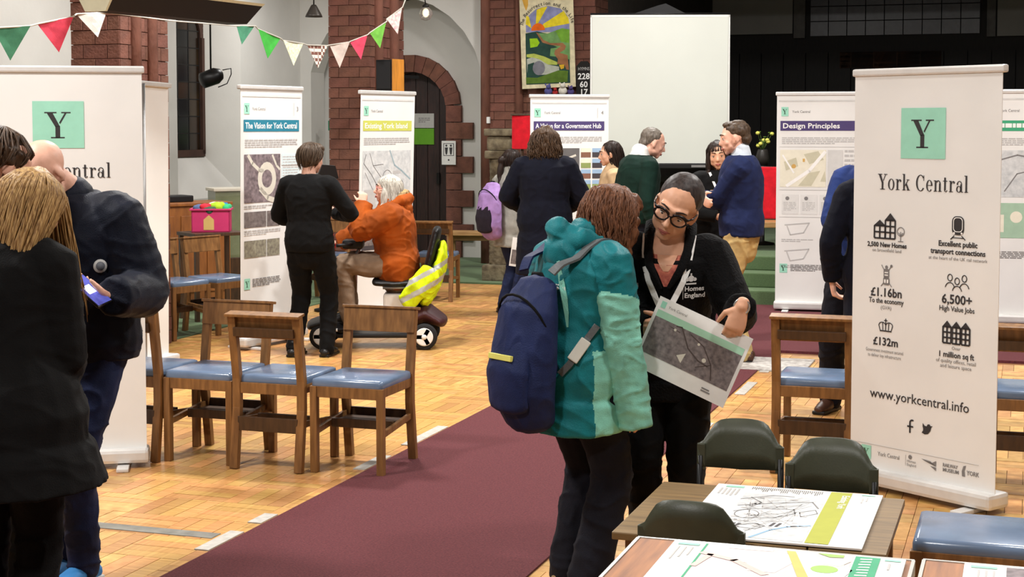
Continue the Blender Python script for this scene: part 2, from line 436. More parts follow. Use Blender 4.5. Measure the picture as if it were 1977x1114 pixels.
mb.add(V, [(0, 1, 2, 3), (4, 7, 6, 5), (0, 4, 5, 1), (3, 2, 6, 7), (0, 3, 7, 4), (1, 5, 6, 2)])
struct(mb.build('wall_left_reveal', PLASTER, rz=HROT))
win = struct(empty('window_1', H(0, 0), HROT))
mb = MB(); tw = T_WALL-.36
for s in (WS0+.02, WS1-.02): mb.box(tw-.05, tw+.05, s-.03, s+.03, WZ0, WZ1)
mb.box(tw-.05, tw+.05, WS0, WS1, WZ0-.03, WZ0+.05)
# pointed head
arc = []
wd = WS1-WS0; mid = (WS0+WS1)/2
def lancet(n=10, inset=0.0):
    P = []
    for k in range(n+1):
        f = k/n; ang = f*R(62); P.append((WS1-inset-(1-math.cos(ang))*wd*.93, WZ1+math.sin(ang)*wd*.62))
    return P
hd = lancet(); L2 = [(2*mid-x, z) for x, z in hd]
for P in (hd, L2):
    for (x0, z0), (x1, z1) in zip(P[:-1], P[1:]): mb.bar((tw, x0, z0), (tw, x1, z1), .06, .1)
mb.build('window_frame', mat('window_wood', (70, 44, 34), .7), win)
mb = MB(); 
sp = [(WS1+.02, WZ1)]+[(x+.02, z) for x, z in hd]+[(WS1+.02, WZT+.02)]
V = [(tw-.06, x, z) for x, z in sp]; V2 = [(tw+.02, x, z) for x, z in sp]; n = len(sp)
mb.add(V+V2, [tuple(range(n)), tuple(range(2*n-1, n-1, -1))]+[(i, (i+1) % n, (i+1) % n+n, i+n) for i in range(n)])
sp = [(2*mid-x, z) for x, z in sp]
V = [(tw-.06, x, z) for x, z in sp]; V2 = [(tw+.02, x, z) for x, z in sp]
mb.add(V+V2, [tuple(range(n)), tuple(range(2*n-1, n-1, -1))]+[(i, (i+1) % n, (i+1) % n+n, i+n) for i in range(n)])
mb.build('window_spandrel', PLASTER, win)
for i in range(3):
    for j in range(9):
        p = MB().box(tw-.008, tw+.008, WS0+.05+i*.25, WS0+.05+i*.25+.238, WZ0+.05+j*.2, WZ0+.05+j*.2+.188)
        p.build('pane', GLASSA if (i+j) % 4 == 0 or i == 2 else GLASSN, win)
mb = MB()
for i in range(4): mb.box(tw-.012, tw+.012, WS0+.038+i*.25-.006, WS0+.05+i*.25, WZ0, WZT)
for j in range(10): mb.box(tw-.012, tw+.012, WS0, WS1, WZ0+.038+j*.2, WZ0+.05+j*.2)
mb.build('lead_came', LEAD, win)
# end wall of the side aisle with the door, and a plastered arch in front of it
DT, DHW, DZS, DTOP = -7.69, .50, 1.98, 2.42         # door centre t, half width, spring height, crown
S_E = 18.95
mb = MB()
def arch_pts(hw, zs, top, n=12):
    # flat segmental arch from left spring to right spring
    rise = top-zs; r = (hw*hw+rise*rise)/(2*rise); a0 = math.asin(hw/r)
    return [(r*math.sin(-a0+2*a0*k/n), top-r+r*math.cos(-a0+2*a0*k/n)) for k in range(n+1)]
def wall_with_arch(mb, tc, hw, zs, top, t0, t1, z1, s0, s1):
    P = arch_pts(hw, zs, top)
    mb.box(t0, tc-hw, s0, s1, 0, z1); mb.box(tc+hw, t1, s0, s1, 0, z1)
    for (x0, za), (x1, zb) in zip(P[:-1], P[1:]):
        V = [(tc+x0, s0, za), (tc+x1, s0, zb), (tc+x1, s0, z1), (tc+x0, s0, z1), (tc+x0, s1, za), (tc+x1, s1, zb), (tc+x1, s1, z1), (tc+x0, s1, z1)]
        mb.add(V, [(0, 1, 2, 3), (4, 7, 6, 5), (0, 4, 5, 1), (3, 2, 6, 7), (0, 3, 7, 4), (1, 5, 6, 2)])
wall_with_arch(mb, DT, DHW+.09, DZS, DTOP+.10, T_WALL, -6.35, 7, S_E, S_E+.4)
struct(mb.build('wall_aisle_end', PLASTER, rz=HROT))
mb = MB(); wall_with_arch(mb, -7.68, 1.17, 1.9, 3.35, T_WALL, -6.42, 7, 18.35, 18.75)
struct(mb.build('wall_aisle_arch', PLASTER, rz=HROT))
door = struct(empty('door_1', H(0, 0), HROT))
P = arch_pts(DHW, DZS, DTOP)
nb = 6
for k in range(nb):                                   # planks of the door leaf
    x0 = -DHW+2*DHW*k/nb; x1 = x0+2*DHW/nb-.008
    f = lambda x: DZS+(DTOP-DZS)*(1-(x/DHW)**2)
    MB().prism([(DT+x0, .01), (DT+x1, .01), (DT+x1, f(x1)), (DT+x0, f(x0))], S_E+.16, S_E+.20).build('plank', DARKW, door)
MB().prism([(DT-DHW, 0), (DT+DHW, 0)]+[(DT+x, z) for x, z in P[::-1]], S_E+.21, S_E+.24).build('door_backing', DARKW, door)
mb = MB().box(DT+.30, DT+.34, S_E+.12, S_E+.16, .95, 1.1); mb.build('door_handle', flat('iron', (35, 33, 32), .5, metal=.6), door)
# terracotta surround: arch stones and quoins
sur = struct(empty('trim_1', H(0, 0), HROT))
Po = arch_pts(DHW+.20, DZS+.02, DTOP+.22, 13); Pi = arch_pts(DHW, DZS, DTOP, 13)
for k in range(13):
    (a0, b0), (a1, b1), (c1, d1), (c0, d0) = Po[k], Po[k+1], Pi[k+1], Pi[k]
    g = .004
    MB().prism([(DT+a0+g, b0), (DT+a1-g, b1), (DT+c1-g, d1), (DT+c0+g, d0)], S_E-.06-random.uniform(0, .006), S_E+.16).build('arch_stone', BRICK, sur)
z = 0; k = 0
while z < DZS-.02:
    h = .22; wq = .21 if k % 2 == 0 else .37
    for sg in (-1, 1):
        x0, x1 = sorted((DT+sg*DHW, DT+sg*(DHW+wq)))
        MB().box(x0, x1, S_E-.055-random.uniform(0, .006), S_E+.16, z+.004, z+h-.004, bev=.006).build('quoin', BRICK, sur)
    z += h; k += 1
# shell of the rest of the church
wall('wall_right', S_BACK, 26, T_R, T_R+.4, 0, 7)
wall('wall_back', S_BACK-.4, S_BACK, T_WALL-.5, T_R+.4, 0, 7)
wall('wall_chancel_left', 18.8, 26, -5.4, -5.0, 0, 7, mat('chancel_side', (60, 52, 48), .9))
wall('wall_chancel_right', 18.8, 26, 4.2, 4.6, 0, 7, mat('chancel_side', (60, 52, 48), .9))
wall('wall_chancel_pier_right', 18.2, 18.8, 2.6, T_R, 0, 7, BRICKM)
wall('wall_chancel_end', 25.6, 26, -5.4, 4.6, 0, 7, CHANW)
ceil = wall('ceiling', S_BACK-.4, 18.8, T_WALL-.5, T_R+.4, 6.6, 6.8, CEIL)
wall('ceiling_chancel', 18.8, 26, -5.4, 4.6, 5.0, 5.2, CHANW)
wall('wall_chancel_arch', 18.2, 18.8, -5.0, 2.6, 4.2, 6.6)
# grey plaster panels high on the chancel end wall, dark reredos and its faded panel between
def end_panel(name, u0, u1, v0, v1, m, s=25.56, th=.06):
    p = onS(u0, v1, s); q = onS(u1, v0, s); (_, t0, z0), (_, t1, z1) = st(p), st(q)
    return struct(MB().box(t0, t1, s-th, s, z0, z1).build(name, m, rz=HROT))
end_panel('wall_chancel_panel', 1120, 1532, -40, 73, PLASTER2)
end_panel('trim_2', 1533, 1556, -40, 74, mat('grey_reveal', (110, 108, 106), .9))
end_panel('wall_chancel_panel', 1925, 2100, -40, 70, PLASTER2)
end_panel('trim_3', 1905, 1924, -40, 71, mat('grey_reveal', (110, 108, 106), .9))
w2 = struct(empty('window_2', H(0, 0), HROT))
p0 = st(onS(1565, 70, 25.56)); p1 = st(onS(1895, -40, 25.56)); nx = 9
for i in range(nx):
    for j in range(4):
        x0 = p0[1]+(p1[1]-p0[1])*i/nx; x1 = p0[1]+(p1[1]-p0[1])*(i+1)/nx-.015; z0 = p0[2]+.24*j
        MB().box(x0, x1, 25.53, 25.56, z0, z0+.225).build('pane', mat('dim_glass', (34, 34, 38), .3, scale=9, var=.6, rnd=('object', .6, .02)), w2)
end_panel('wall_chancel_reredos', 1622, 1818, 98, 132, mat('faded_ochre', (58, 34, 16), .8, scale=2, var=.5))
end_panel('trim_4', 1130, 2000, 330, 345, CHANW)
for k in range(26):                                   # dark boarding of the chancel end
    MB().box(-4.9+.36*k, -4.9+.36*k+.345, 25.5, 25.55, .42, 2.9).build('panel', CHANW, w2)
# ---------------------------------------------------------------- brick piers of the arcade
PIER_N = [0]
bvar = []
for k in range(4):
    pass
def brick_box(L, Hh, Dp):
    key = (round(L, 3), round(Hh, 3), round(Dp, 3))
    if key in BC: return BC[key]
    V, F = bevbox(L, Dp, Hh, .003); me = mesh('brick', V, F); me.materials.append(BRICK); BC[key] = me; return me
BC = {}
def pier(name, s0, s1, t0, t1, ztop, rows_from=0.0, course=.105, shafts=()):
    p = struct(empty(name, H(0, 0), HROT))
    MB().box(t0+.012, t1-.012, s0+.012, s1-.012, 0, 6.6).build('core', BRICKM, p)
    z = rows_from; k = 0
    while z < ztop:
        for face in ('near', 'side'):
            a0, a1 = (t0, t1) if face == 'near' else (s0, s1)
            n = max(1, round((a1-a0)/.26)); L = (a1-a0)/n
            off = (L/2 if k % 2 else 0)
            x = a0-off
            while x < a1-1e-4:
                x0, x1 = max(x, a0), min(x+L, a1); x += L
                if x1-x0 < .03: continue
                me = brick_box(x1-x0-.005, course-.005, .05)
                b = bpy.data.objects.new('brick', me); C.objects.link(b); b.parent = p; pr = random.uniform(-.004, .004)
                if face == 'near': b.location = ((x0+x1)/2, s0+.02+pr, z+course/2)
                else: b.location = (t1-.02-pr, (x0+x1)/2, z+course/2); b.rotation_euler = (0, 0, math.pi/2)
        z += course; k += 1
    for (sx, tx, r) in shafts:
        MB().tube([(tx, sx, 0), (tx, sx, 6.6)], r, 14).build('shaft', mat('terracotta_shaft', (114, 72, 58), .85, scale=9, var=.15, bump=.4, stretch=(1, 1, .4)), p)
    return p
pier('wall_pier', 10.03, 10.70, T_ARC-.42, T_ARC, 3.0, shafts=[(10.22, T_ARC+.01, .05), (10.45, T_ARC+.01, .05)])
pier('wall_pier', 14.62, 15.52, T_ARC-.46, T_ARC, 3.2, shafts=[(14.8, T_ARC+.01, .06), (15.2, T_ARC+.01, .07)])
pier('wall_pier', 18.2, 18.8, -6.43, -5.0, 3.3, shafts=[(18.2, -6.40, .06), (18.17, -5.95, .05)])
# ================================================================ roll-up banners
BANW = mat('banner_vinyl', (226, 226, 224), .5, var=.03, scale=2.2, bump=.12, bscale=5)
ALU = flat('banner_rail', (214, 213, 211), .35, metal=.25)
POLEM = flat('pole_aluminium', (150, 150, 150), .4, metal=.7)
INK = flat('ink_charcoal', (52, 50, 52), .6)
INKG = flat('ink_grey', (122, 120, 120), .6)
INKL = flat('ink_light_grey', (186, 185, 184), .6)
MINT = flat('print_mint', (152, 211, 189), .6)
WHITEI = flat('print_white', (238, 238, 236), .6)
TEALB = flat('print_teal_blue', (40, 122, 146), .6)
OLIVE = flat('print_lime', (196, 200, 96), .6)
PURP = flat('print_purple', (74, 62, 110), .6)
GRNB = flat('print_green', (60, 160, 118), .6)
PALEG = flat('print_pale_grey', (205, 205, 203), .6)
PALEB = flat('print_pale_blue', (206, 222, 226), .6)
CREAM = flat('print_cream', (226, 222, 204), .6)
SKYB = flat('print_sky', (150, 178, 206), .6)
FIELD = flat('print_field', (138, 152, 92), .6)
BRNP = flat('print_brown', (128, 90, 74), .6)
DKP = flat('print_dark', (66, 62, 66), .6)
AERIAL = mat('aerial_photo_print', (142, 128, 132), .6, scale=34, rgb2=(88, 78, 82), detail=8)
AERIAL2 = mat('aerial_photo_print_grey', (128, 120, 118), .6, scale=30, rgb2=(84, 76, 76), detail=10)
ROADP = flat('print_road', (206, 202, 190), .6)
MAPP = mat('map_print', (212, 214, 214), .7, scale=26, rgb2=(180, 184, 186), detail=6, spec=.2)
FR = -.0205          # print plane in front of the sheet

def banner(label, left, right, h=2.02, lean=0.0, roll=0.0, name='roll_up_banner', width=None):
    """left/right: floor points of the two ends of the base, as read from the front"""
    l, r = Vector(left), Vector(right); wd = width or (r-l).length; c = (l+r)/2
    rz = math.atan2(r.y-l.y, r.x-l.x)
    o = thing(name, label, 'banner', (c.x, c.y, 0), rz)
    k = wd/2
    b = MB().box(-k, k, -.075, .075, .025, .095, bev=.018); base = b.build('base', ALU, o)
    for sx in (-.3, .3):
        MB().box(sx-.03, sx+.03, -.16, .16, 0, .02, bev=.006).build('foot', ALU, base)
    sh = math.tan(roll)
    # gently bowed sheet, thick enough to have two faces
    nx, nz = 12, 24; V = []; F = []
    rg = random.Random(hash(label) % 999)
    for face in (0, 1):
        for j in range(nz+1):
            z = .085+(h-.10)*j/nz
            for i in range(nx+1):
                x = -k+.012+(wd-.024)*i/nx
                bow = .006*math.sin(math.pi*i/nx)*math.sin(math.pi*j/nz)
                V.append((x+(z-.09)*sh, -.018-bow*0-(0 if face == 0 else -.004)+lean*0, z))
    n1 = (nx+1)*(nz+1)
    for f in (0, 1):
        for j in range(nz):
            for i in range(nx):
                q = f*n1+j*(nx+1)+i; F.append((q, q+1, q+nx+2, q+nx+1) if f == 0 else (q, q+nx+1, q+nx+2, q+1))
    rim = [j*(nx+1) for j in range(nz+1)]
    F += [(a, b2, b2+n1, a+n1) for a, b2 in zip(rim[1:], rim[:-1])]
    rim = [j*(nx+1)+nx for j in range(nz+1)]
    F += [(a, b2, b2+n1, a+n1) for a, b2 in zip(rim[:-1], rim[1:])]
    sheet = link('sheet', mesh('sheet', V, F, False), BANW, o)
    rail = MB().box(-k, k, -.028, .012, h-.035, h, bev=.009, M=Matrix.Translation(((h-.09)*sh, 0, 0))); rail.build('top_rail', ALU, o)
    MB().tube([(0, .03, .09), (sh*h*.9, .02, h-.02)], .012, 8).build('pole', POLEM, o)
    o['k'] = k; del o['k']
    # printing matrix: shear with the sheet
    M = Matrix(((1, 0, sh, -.09*sh), (0, 1, 0, 0), (0, 0, 1, 0), (0, 0, 0, 1)))
    return o, sheet, M, k

# ---- a high-contrast roman for the logo lettering, drawn as shapes (x-height 1)
def serif(x0, x1, z, t=.07): return rect(x0, x1, z, z+t)
GL = {
 'Y': (1.35, [[(.0, 1.38), (.62, 1.38), (.62, 1.45), (.0, 1.45)], [(.86, 1.38), (1.34, 1.38), (1.34, 1.45), (.86, 1.45)], [(.12, 1.40), (.42, 1.40), (.78, .66), (.56, .60)],
             [(1.04, 1.40), (1.14, 1.40), (.80, .78), (.74, .86)], rect(.55, .79, 0, .68), rect(.32, 1.02, 0, .07)]),
 'o': (1.0, ring(.48, .5, .45, .53, .20, .06)),
 'r': (.86, [rect(.16, .38, 0, 1), rect(.03, .58, 0, .06), rect(.03, .2, .93, 1), disc(.70, .86, .11)]+ring(.62, .62, .30, .38, .08, .08, 70, 165, 8)),
 'k': (1.08, [rect(.14, .36, 0, 1.5), rect(.02, .5, 0, .06), rect(.02, .2, 1.43, 1.5), [(.36, .45), (.74, .95), (.84, .95), (.40, .36)], rect(.60, 1.0, .93, 1), [(.46, .56), (.62, .66), (1.02, .0), (.76, .0)], rect(.64, 1.08, 0, .06)]),
 'C': (1.32, ring(.66, .72, .62, .75, .22, .07, 38, 322, 28)+[rect(1.07, 1.14, .93, 1.42)]),
 'e': (.94, ring(.46, .5, .43, .53, .20, .06, 0, 320, 24)+[rect(.2, .88, .50, .56)]),
 'n': (1.14, [rect(.16, .38, 0, 1), rect(.02, .52, 0, .06), rect(.02, .2, .93, 1), rect(.74, .96, 0, .72), rect(.62, 1.1, 0, .06)]+ring(.63, .68, .33, .34, .16, .08, 0, 150, 10)),
 't': (.72, [rect(.2, .42, .14, 1.28), rect(.02, .62, .93, 1)]+ring(.42, .18, .22, .2, .1, .08, 180, 350, 8)),
 'a': (.98, ring(.38, .28, .34, .30, .17, .06)+[rect(.58, .80, .06, .72), rect(.70, .96, 0, .06), disc(.2, .74, .1)]+ring(.46, .70, .34, .32, .12, .07, 0, 160, 10)),
 'l': (.58, [rect(.18, .40, 0, 1.5), rect(.04, .54, 0, .06), rect(.04, .2, 1.43, 1.5)]),
 ' ': (.62, []),
}
def roman(name, s, xh, cx, z, m, parent, y, M=None, sx=.86, tr=.06):
    wd = sum((GL[c][0]+tr) for c in s)*xh*sx; x = cx-wd/2; P = []
    for c in s:
        P += [[(x+q[0]*xh*sx, z+q[1]*xh) for q in p] for p in GL[c][1]]; x += (GL[c][0]+tr)*xh*sx
    return polys(name, P, m, parent, y, M)
def logo(parent, cx, cz, hw, hh, M=None, y=FR, small=False):
    q = polys('logo_square', [rect(cx-hw, cx+hw, cz-hh, cz+hh)], MINT, parent, y, M)
    xh = hh*.772
    roman('logo_letter', 'Y', xh, cx, cz-hh*.58, INK if not small else flat('ink_green', (40, 70, 50), .6), parent, y-.0006, M, sx=1.05)
def footer(o, k, M, z=.62):
    logo(o, -k+.085, z, .035, .042, M, small=True)
    polys('small_print', greek(-k+.15, k-.30, z-.035, z+.035, .007, .006, 3), INKG, o, FR, M)['kind'] = 'stuff'

# ---- the two large logo banners
def york_banner(label, left, right, dz=0.0, cx=0.0, **kw):
    o, sh, M, k = banner(label, left, right, **kw)
    logo(o, cx-.008, 1.671+dz, .122, .115, M)
    roman('logo_lettering', 'York Central', .050, cx-.008, 1.410+dz, INK, o, FR, M, sx=.80, tr=.09)['kind'] = 'stuff'
    return o, M, k
oL, ML, kL = york_banner('large white logo banner behind the man with the phone', (-2.66, 7.58, 0), (-1.825, 7.74, 0), dz=.04, cx=.02, h=2.0)
oR, MR, kR = york_banner('large white logo banner with icons and a web address beside the poster tables', (1.625, 7.37, 0), (2.135, 6.72, 0), h=1.97)
def t_(s, size, x, z, m=INK, bold=.0, sx=1.0, par=None, fit=None): return text('lettering', s, size, m, oR, x, z, FR, 'CENTER', bold, MR, sx, fit=fit)
xa, xb = -.202, .188
def house(x, z, wd, h, roof, cols, rows):
    P = [[(x-wd/2-.004, z+h), (x+wd/2+.004, z+h), (x, z+h+roof)]]
    cw = wd/cols
    for i in range(cols+1): P.append(rect(x-wd/2+cw*i-.0045, x-wd/2+cw*i+.0045, z, z+h))
    rh = h/rows
    for j in range(rows+1): P.append(rect(x-wd/2, x+wd/2, z+rh*j-.004, z+rh*j+.004))
    return P
def stuff(o): o['kind'] = 'stuff'; return o
stuff(polys('icon_houses', house(xa-.042, 1.183, .062, .058, .028, 2, 2)+house(xa+.018, 1.183, .056, .085, .034, 2, 3), INK, oR, FR, MR))
zt = 1.218
stuff(polys('icon_tree', ring(xa+.078, zt, .022, .022, .004, .004)+[rect(xa+.076, xa+.080, zt-.045, zt)]+line([(xa+.078, zt-.02), (xa+.09, zt-.005)], .004)+line([(xa+.078, zt-.02), (xa+.066, zt-.005)], .004)+[rect(xa+.063, xa+.093, zt-.047, zt-.043)], INKG, oR, FR, MR))
t_('2,500 New Homes', .031, xa, 1.143, bold=.001, fit=.225); t_('on brownfield land', .022, xa, 1.120, INKG)
def rr(cx, cz, hw, hh, r=.012, n=5):
    P = []
    for (sx, sz, a0) in ((1, 1, 0), (-1, 1, 90), (-1, -1, 180), (1, -1, 270)):
        for i in range(n+1):
            a = R(a0+90*i/n); P.append((cx+sx*(hw-r)+r*math.cos(a), cz+sz*(hh-r)+r*math.sin(a)))
    return P
zt = 1.262
polys('icon_train', [rr(xb, zt, .032, .042, .024)], INK, oR, FR, MR)
q1, q2 = rr(xb, zt+.004, .025, .033, .017), rr(xb, zt+.004, .0215, .0295, .015)
stuff(polys('icon_train_light', quads(q1+[q1[0]], q2+[q2[0]])+[disc(xb-.02, zt-.034, .005), disc(xb+.02, zt-.034, .005)], WHITEI, oR, FR-.0006, MR))
stuff(polys('icon_track', line([(xb-.02, zt-.046), (xb-.038, zt-.062)], .005)+line([(xb+.02, zt-.046), (xb+.038, zt-.062)], .005)+line([(xb-.03, zt-.055), (xb+.03, zt-.055)], .004), INK, oR, FR, MR))
t_('Excellent public', .034, xb, 1.168, bold=.001, fit=.205); t_('transport connections', .034, xb, 1.133, bold=.001, fit=.29); t_('at the heart of the UK rail network', .0215, xb, 1.106, INKG, fit=.31)
zc = 1.012
P = [disc(xa, zc+.038, .008), rr(xa, zc+.008, .016, .022, .009), rr(xa, zc-.028, .018, .018, .008)]
P += line([(xa-.014, zc+.025), (xa-.028, zc+.046)], .004)+line([(xa+.014, zc+.025), (xa+.028, zc+.046)], .004)+line([(xa-.014, zc-.034), (xa-.03, zc-.052)], .004)+line([(xa+.014, zc-.034), (xa+.03, zc-.052)], .004)+[disc(xa+.028, zc+.044, .007)]
stuff(polys('icon_crest', P, INKG, oR, FR, MR))
stuff(polys('icon_crest_mark', [rect(xa-.010, xa+.010, zc+.010, zc+.015), rect(xa-.010, xa+.010, zc-.002, zc+.003), rect(xa-.012, xa-.003, zc-.036, zc-.02), rect(xa+.003, xa+.012, zc-.036, zc-.02)], WHITEI, oR, FR-.0006, MR))
t_('£1.16bn', .056, xa, .912, bold=.0012); t_('To the economy', .034, xa, .880, bold=.0006, fit=.2); t_('(GVA)', .024, xa, .852, INKG)
P = []
for dx, dz in ((-.038, .006), (.038, .006), (0, -.008)):
    P += ring(xb+dx, 1.022+dz, .0145, .017, .0045, .0045)
    P += ring(xb+dx, .972+dz, .027, .030, .0045, .0045, 12, 168, 12)
stuff(polys('icon_people', P, INK, oR, FR, MR))
t_('6,500+', .058, xb, .912, bold=.0012); t_('High Value Jobs', .033, xb, .878, bold=.0004, fit=.185)
zc = .748
P = [rect(xa-.030, xa+.030, zc, zc+.006)]+line([(xa-.03, zc), (xa-.04, zc+.03)], .0045)+line([(xa+.03, zc), (xa+.04, zc+.03)], .0045)
P += ring(xa-.02, zc+.03, .021, .015, .0045, .0045, 0, 180, 10)+ring(xa+.02, zc+.03, .021, .015, .0045, .0045, 0, 180, 10)+line([(xa-.016, zc+.008), (xa-.018, zc+.042)], .0045)+line([(xa+.016, zc+.008), (xa+.018, zc+.042)], .0045)+line([(xa, zc+.008), (xa, zc+.06)], .005)+line([(xa-.008, zc+.052), (xa+.008, zc+.052)], .0045)
stuff(polys('icon_crown', P, INK, oR, FR, MR))
t_('£132m', .052, xa, .683, bold=.0012); t_('Government investment secured', .023, xa-.006, .649, INKG, fit=.215); t_('to deliver key infrastructure', .023, xa-.006, .625, INKG, fit=.19)
P = []
for i in (-1, 0, 1): P += house(xb+i*.049, .733, .043, .073, .028, 2, 3)
stuff(polys('icon_mills', P, INK, oR, FR, MR))
t_('Over', .022, xb, .705, INKG); t_('1 million sq ft', .036, xb, .670, bold=.0008, fit=.185); t_('of quality offices, retail', .024, xb, .645, INKG, fit=.21); t_('and leisure space', .024, xb, .622, INKG, fit=.165)
t_('www.yorkcentral.info', .064, -.012, .432, bold=.0002, fit=.55)
zf = .325
P = [rect(-.060, -.051, zf-.03, zf+.018), rect(-.071, -.038, zf-.004, zf+.004)]+ring(-.043, zf+.018, .017, .016, .008, .008, 60, 180, 8)
stuff(polys('icon_letter_f', P, INK, oR, FR, MR))
P = [[(x-.018, z+zf-.25) for x, z in [(.028, .232), (.045, .226), (.062, .230), (.076, .246), (.080, .262), (.088, .270), (.078, .268), (.070, .276), (.060, .274), (.055, .264), (.044, .266), (.033, .277), (.033, .262), (.036, .252), (.036, .243)]]]
polys('icon_bird', P, INK, oR, FR, MR)
polys('rule', [rect(-.36, .318, .206, .2085)], INKL, oR, FR, MR)['kind'] = 'stuff'
logo(oR, -.305, .167, .028, .032, MR, small=True)
text('lettering', 'York Central', .028, INKG, oR, -.238, .160, FR, 'LEFT', 0, MR, .9, fit=.125)
stuff(polys('partner_mark', [rect(-.078, -.0765, .14, .19), disc(-.052, .183, .010)], INKG, oR, FR, MR))
text('lettering', 'Homes', .017, INKG, oR, -.070, .158, FR, 'LEFT', 0, MR); text('lettering', 'England', .017, INKG, oR, -.070, .141, FR, 'LEFT', 0, MR)
stuff(polys('partner_mark', [[(x+.03, z+.045) for x, z in p] for p in [[(-.02, .142), (.03, .138), (.062, .118), (.062, .144), (.04, .132), (.0, .134)], [(.03, .116), (.062, .098), (.062, .114)]]], INKG, oR, FR, MR))
text('lettering', 'RAILWAY', .022, INKG, oR, .128, .172, FR, 'LEFT', .0006, MR, fit=.08); text('lettering', 'MUSEUM', .022, INKG, oR, .128, .15, FR, 'LEFT', .0006, MR, fit=.085)
polys('partner_mark', [[(x+.0, z+.045) for x, z in [(.232, .10), (.248, .10), (.244, .125), (.252, .15), (.238, .146), (.23, .122)]]], INKG, oR, FR, MR)
text('lettering', 'YORK', .028, INKG, oR, .256, .155, FR, 'LEFT', .0006, MR, .85)

# ---- a banner seen nearly edge on
oE, sE, ME, kE = banner('white banner seen almost edge on beside the brick pier', (-2.44, 11.05, 0), (-2.68, 10.28, 0), roll=R(0))
oE.rotation_euler.y = R(-1.2)

# ---- display banners with header bar, maps and pictures
def display(label, left, right, title, col, num, **kw):
    o, sh, M, k = banner(label, left, right, **kw)
    logo(o, -k+.085, 1.84, .032, .042, M, small=True)
    text('lettering', 'York Central', .034, INKG, o, -k+.15, 1.828, FR, 'LEFT', 0, M, .9)
    if num: text('lettering', num, .05, INKG, o, k-.075, 1.825, FR, 'CENTER', 0, M); polys('rule', [rect(k-.125, k-.121, 1.79, 1.89)], INKL, o, FR, M)
    polys('header_bar', [rect(-k+.045, k-.055, 1.665, 1.755)], col, o, FR, M)
    if not title: polys('title_lettering', greek(-k+.065, k-.2, 1.69, 1.73, .036, .02, 77), WHITEI, o, FR-.0006, M)['kind'] = 'stuff'
    else: text('lettering', title, .066, WHITEI, o, -k+.065, 1.688, FR-.0006, 'LEFT', .0012, M, .90, fit=min(2*k-.15, .030*len(title)))['kind'] = 'stuff'
    polys('small_print', greek(-k+.06, k-.08, 1.54, 1.605, .010, .007, 5, .7), INKL, o, FR, M)['kind'] = 'stuff'
    polys('print_edge', [rect(-k+.03, k-.03, 1.93, 1.945)], PALEG, o, FR, M)
    return o, M, k
# The Vision
oV, MV, kV = display('white display banner with a blue title bar behind the woman in the black suit', W(460, 677), Vector((-1.70, 12.45, 0)), 'The Vision for York Central', TEALB, '3', roll=R(.8))
polys('aerial_picture', [rect(-kV+.05, .10, 1.12, 1.49)], AERIAL, oV, FR, MV)
polys('aerial_site', ring(-.07, 1.30, .115, .13, .05, .06, 0, 360, 20)+line([(-.30, 1.48), (-.25, 1.42), (-.17, 1.37), (-.12, 1.36)], .03)+line([(-.15, 1.22), (-.06, 1.15), (.02, 1.13)], .04)+line([(.0, 1.48), (.05, 1.40), (.09, 1.37)], .02), ROADP, oV, FR-.0006, MV)['kind'] = 'stuff'
for q_ in [rect(.115, kV-.05, 1.40, 1.49), rect(.115, kV-.05, 1.30, 1.385), rect(.115, kV-.05, 1.21, 1.285), rect(.115, kV-.05, 1.12, 1.195)]: polys('side_panel', [q_], PALEB, oV, FR, MV)
polys('small_print', greek(.13, kV-.07, 1.14, 1.47, .009, .012, 9), INKL, oV, FR-.0006, MV)['kind'] = 'stuff'
for q_ in [rect(-kV+.05, -.08, .93, 1.05), rect(-.07, .09, .93, 1.05)]: polys('picture', [q_], AERIAL2, oV, FR, MV)
polys('small_print', greek(-kV+.05, .1, .86, .91, .008, .007, 11)+greek(-kV+.05, .1, 1.07, 1.10, .008, .007, 12), INKL, oV, FR, MV)['kind'] = 'stuff'
for q_ in [rect(-kV+.05, -.08, .70, .83), rect(-.07, .09, .70, .83)]: polys('picture', [q_], mat('aerial_photo_print_green', (150, 148, 128), .6, scale=40, rgb2=(104, 98, 88), detail=8), oV, FR, MV)
footer(oV, kV, MV, .50)
# Existing site
oX, MX, kX = display('white display banner with a lime title bar and a line map behind the scooter rider', (-1.37, 13.45, 0), (-.93, 14.1, 0), 'Existing York Island', OLIVE, '', roll=R(2.2))
polys('map_ground', [rect(-kX+.05, kX-.06, .98, 1.49)], MAPP, oX, FR, MX)
rd = line([(-.30, 1.46), (-.33, 1.38), (-.22, 1.28), (-.12, 1.16), (.02, 1.03)], .008)+line([(-.25, 1.47), (-.2, 1.36), (-.05, 1.22), (.05, 1.12), (.12, .99)], .006)+line([(-.2, 1.36), (-.06, 1.37)], .006)+ring(.0, 1.24, .07, .08, .006, .006)+ring(.15, 1.17, .09, .07, .006, .006)+line([(-.31, 1.3), (-.2, 1.15)], .006)
polys('map_roads', rd, INKG, oX, FR-.0006, MX)['kind'] = 'stuff'
polys('map_river', line([(.03, 1.49), (.10, 1.36), (.20, 1.31), (.33, 1.23)], .014), flat('print_river', (150, 170, 178), .6), oX, FR-.0006, MX)
for q_ in [rect(.08, .19, 1.285, 1.31), rect(.12, .21, 1.16, 1.18), rect(-.32, -.16, .985, 1.15)]: polys('map_label', [q_], INKL, oX, FR-.0009, MX)
polys('lime_rule', [rect(-kX+.05, kX-.06, .95, .975)], OLIVE, oX, FR, MX)
for q_ in [rect(-kX+.05, kX-.06, .62, .94)]: polys('picture', [q_], DKP, oX, FR, MX)
for q_ in (rect(-kX+.08, -.1, .66, .80), rect(-.05, .1, .70, .9)): polys('picture_detail', [q_], AERIAL2, oX, FR-.0006, MX)
footer(oX, kX, MX, .45)
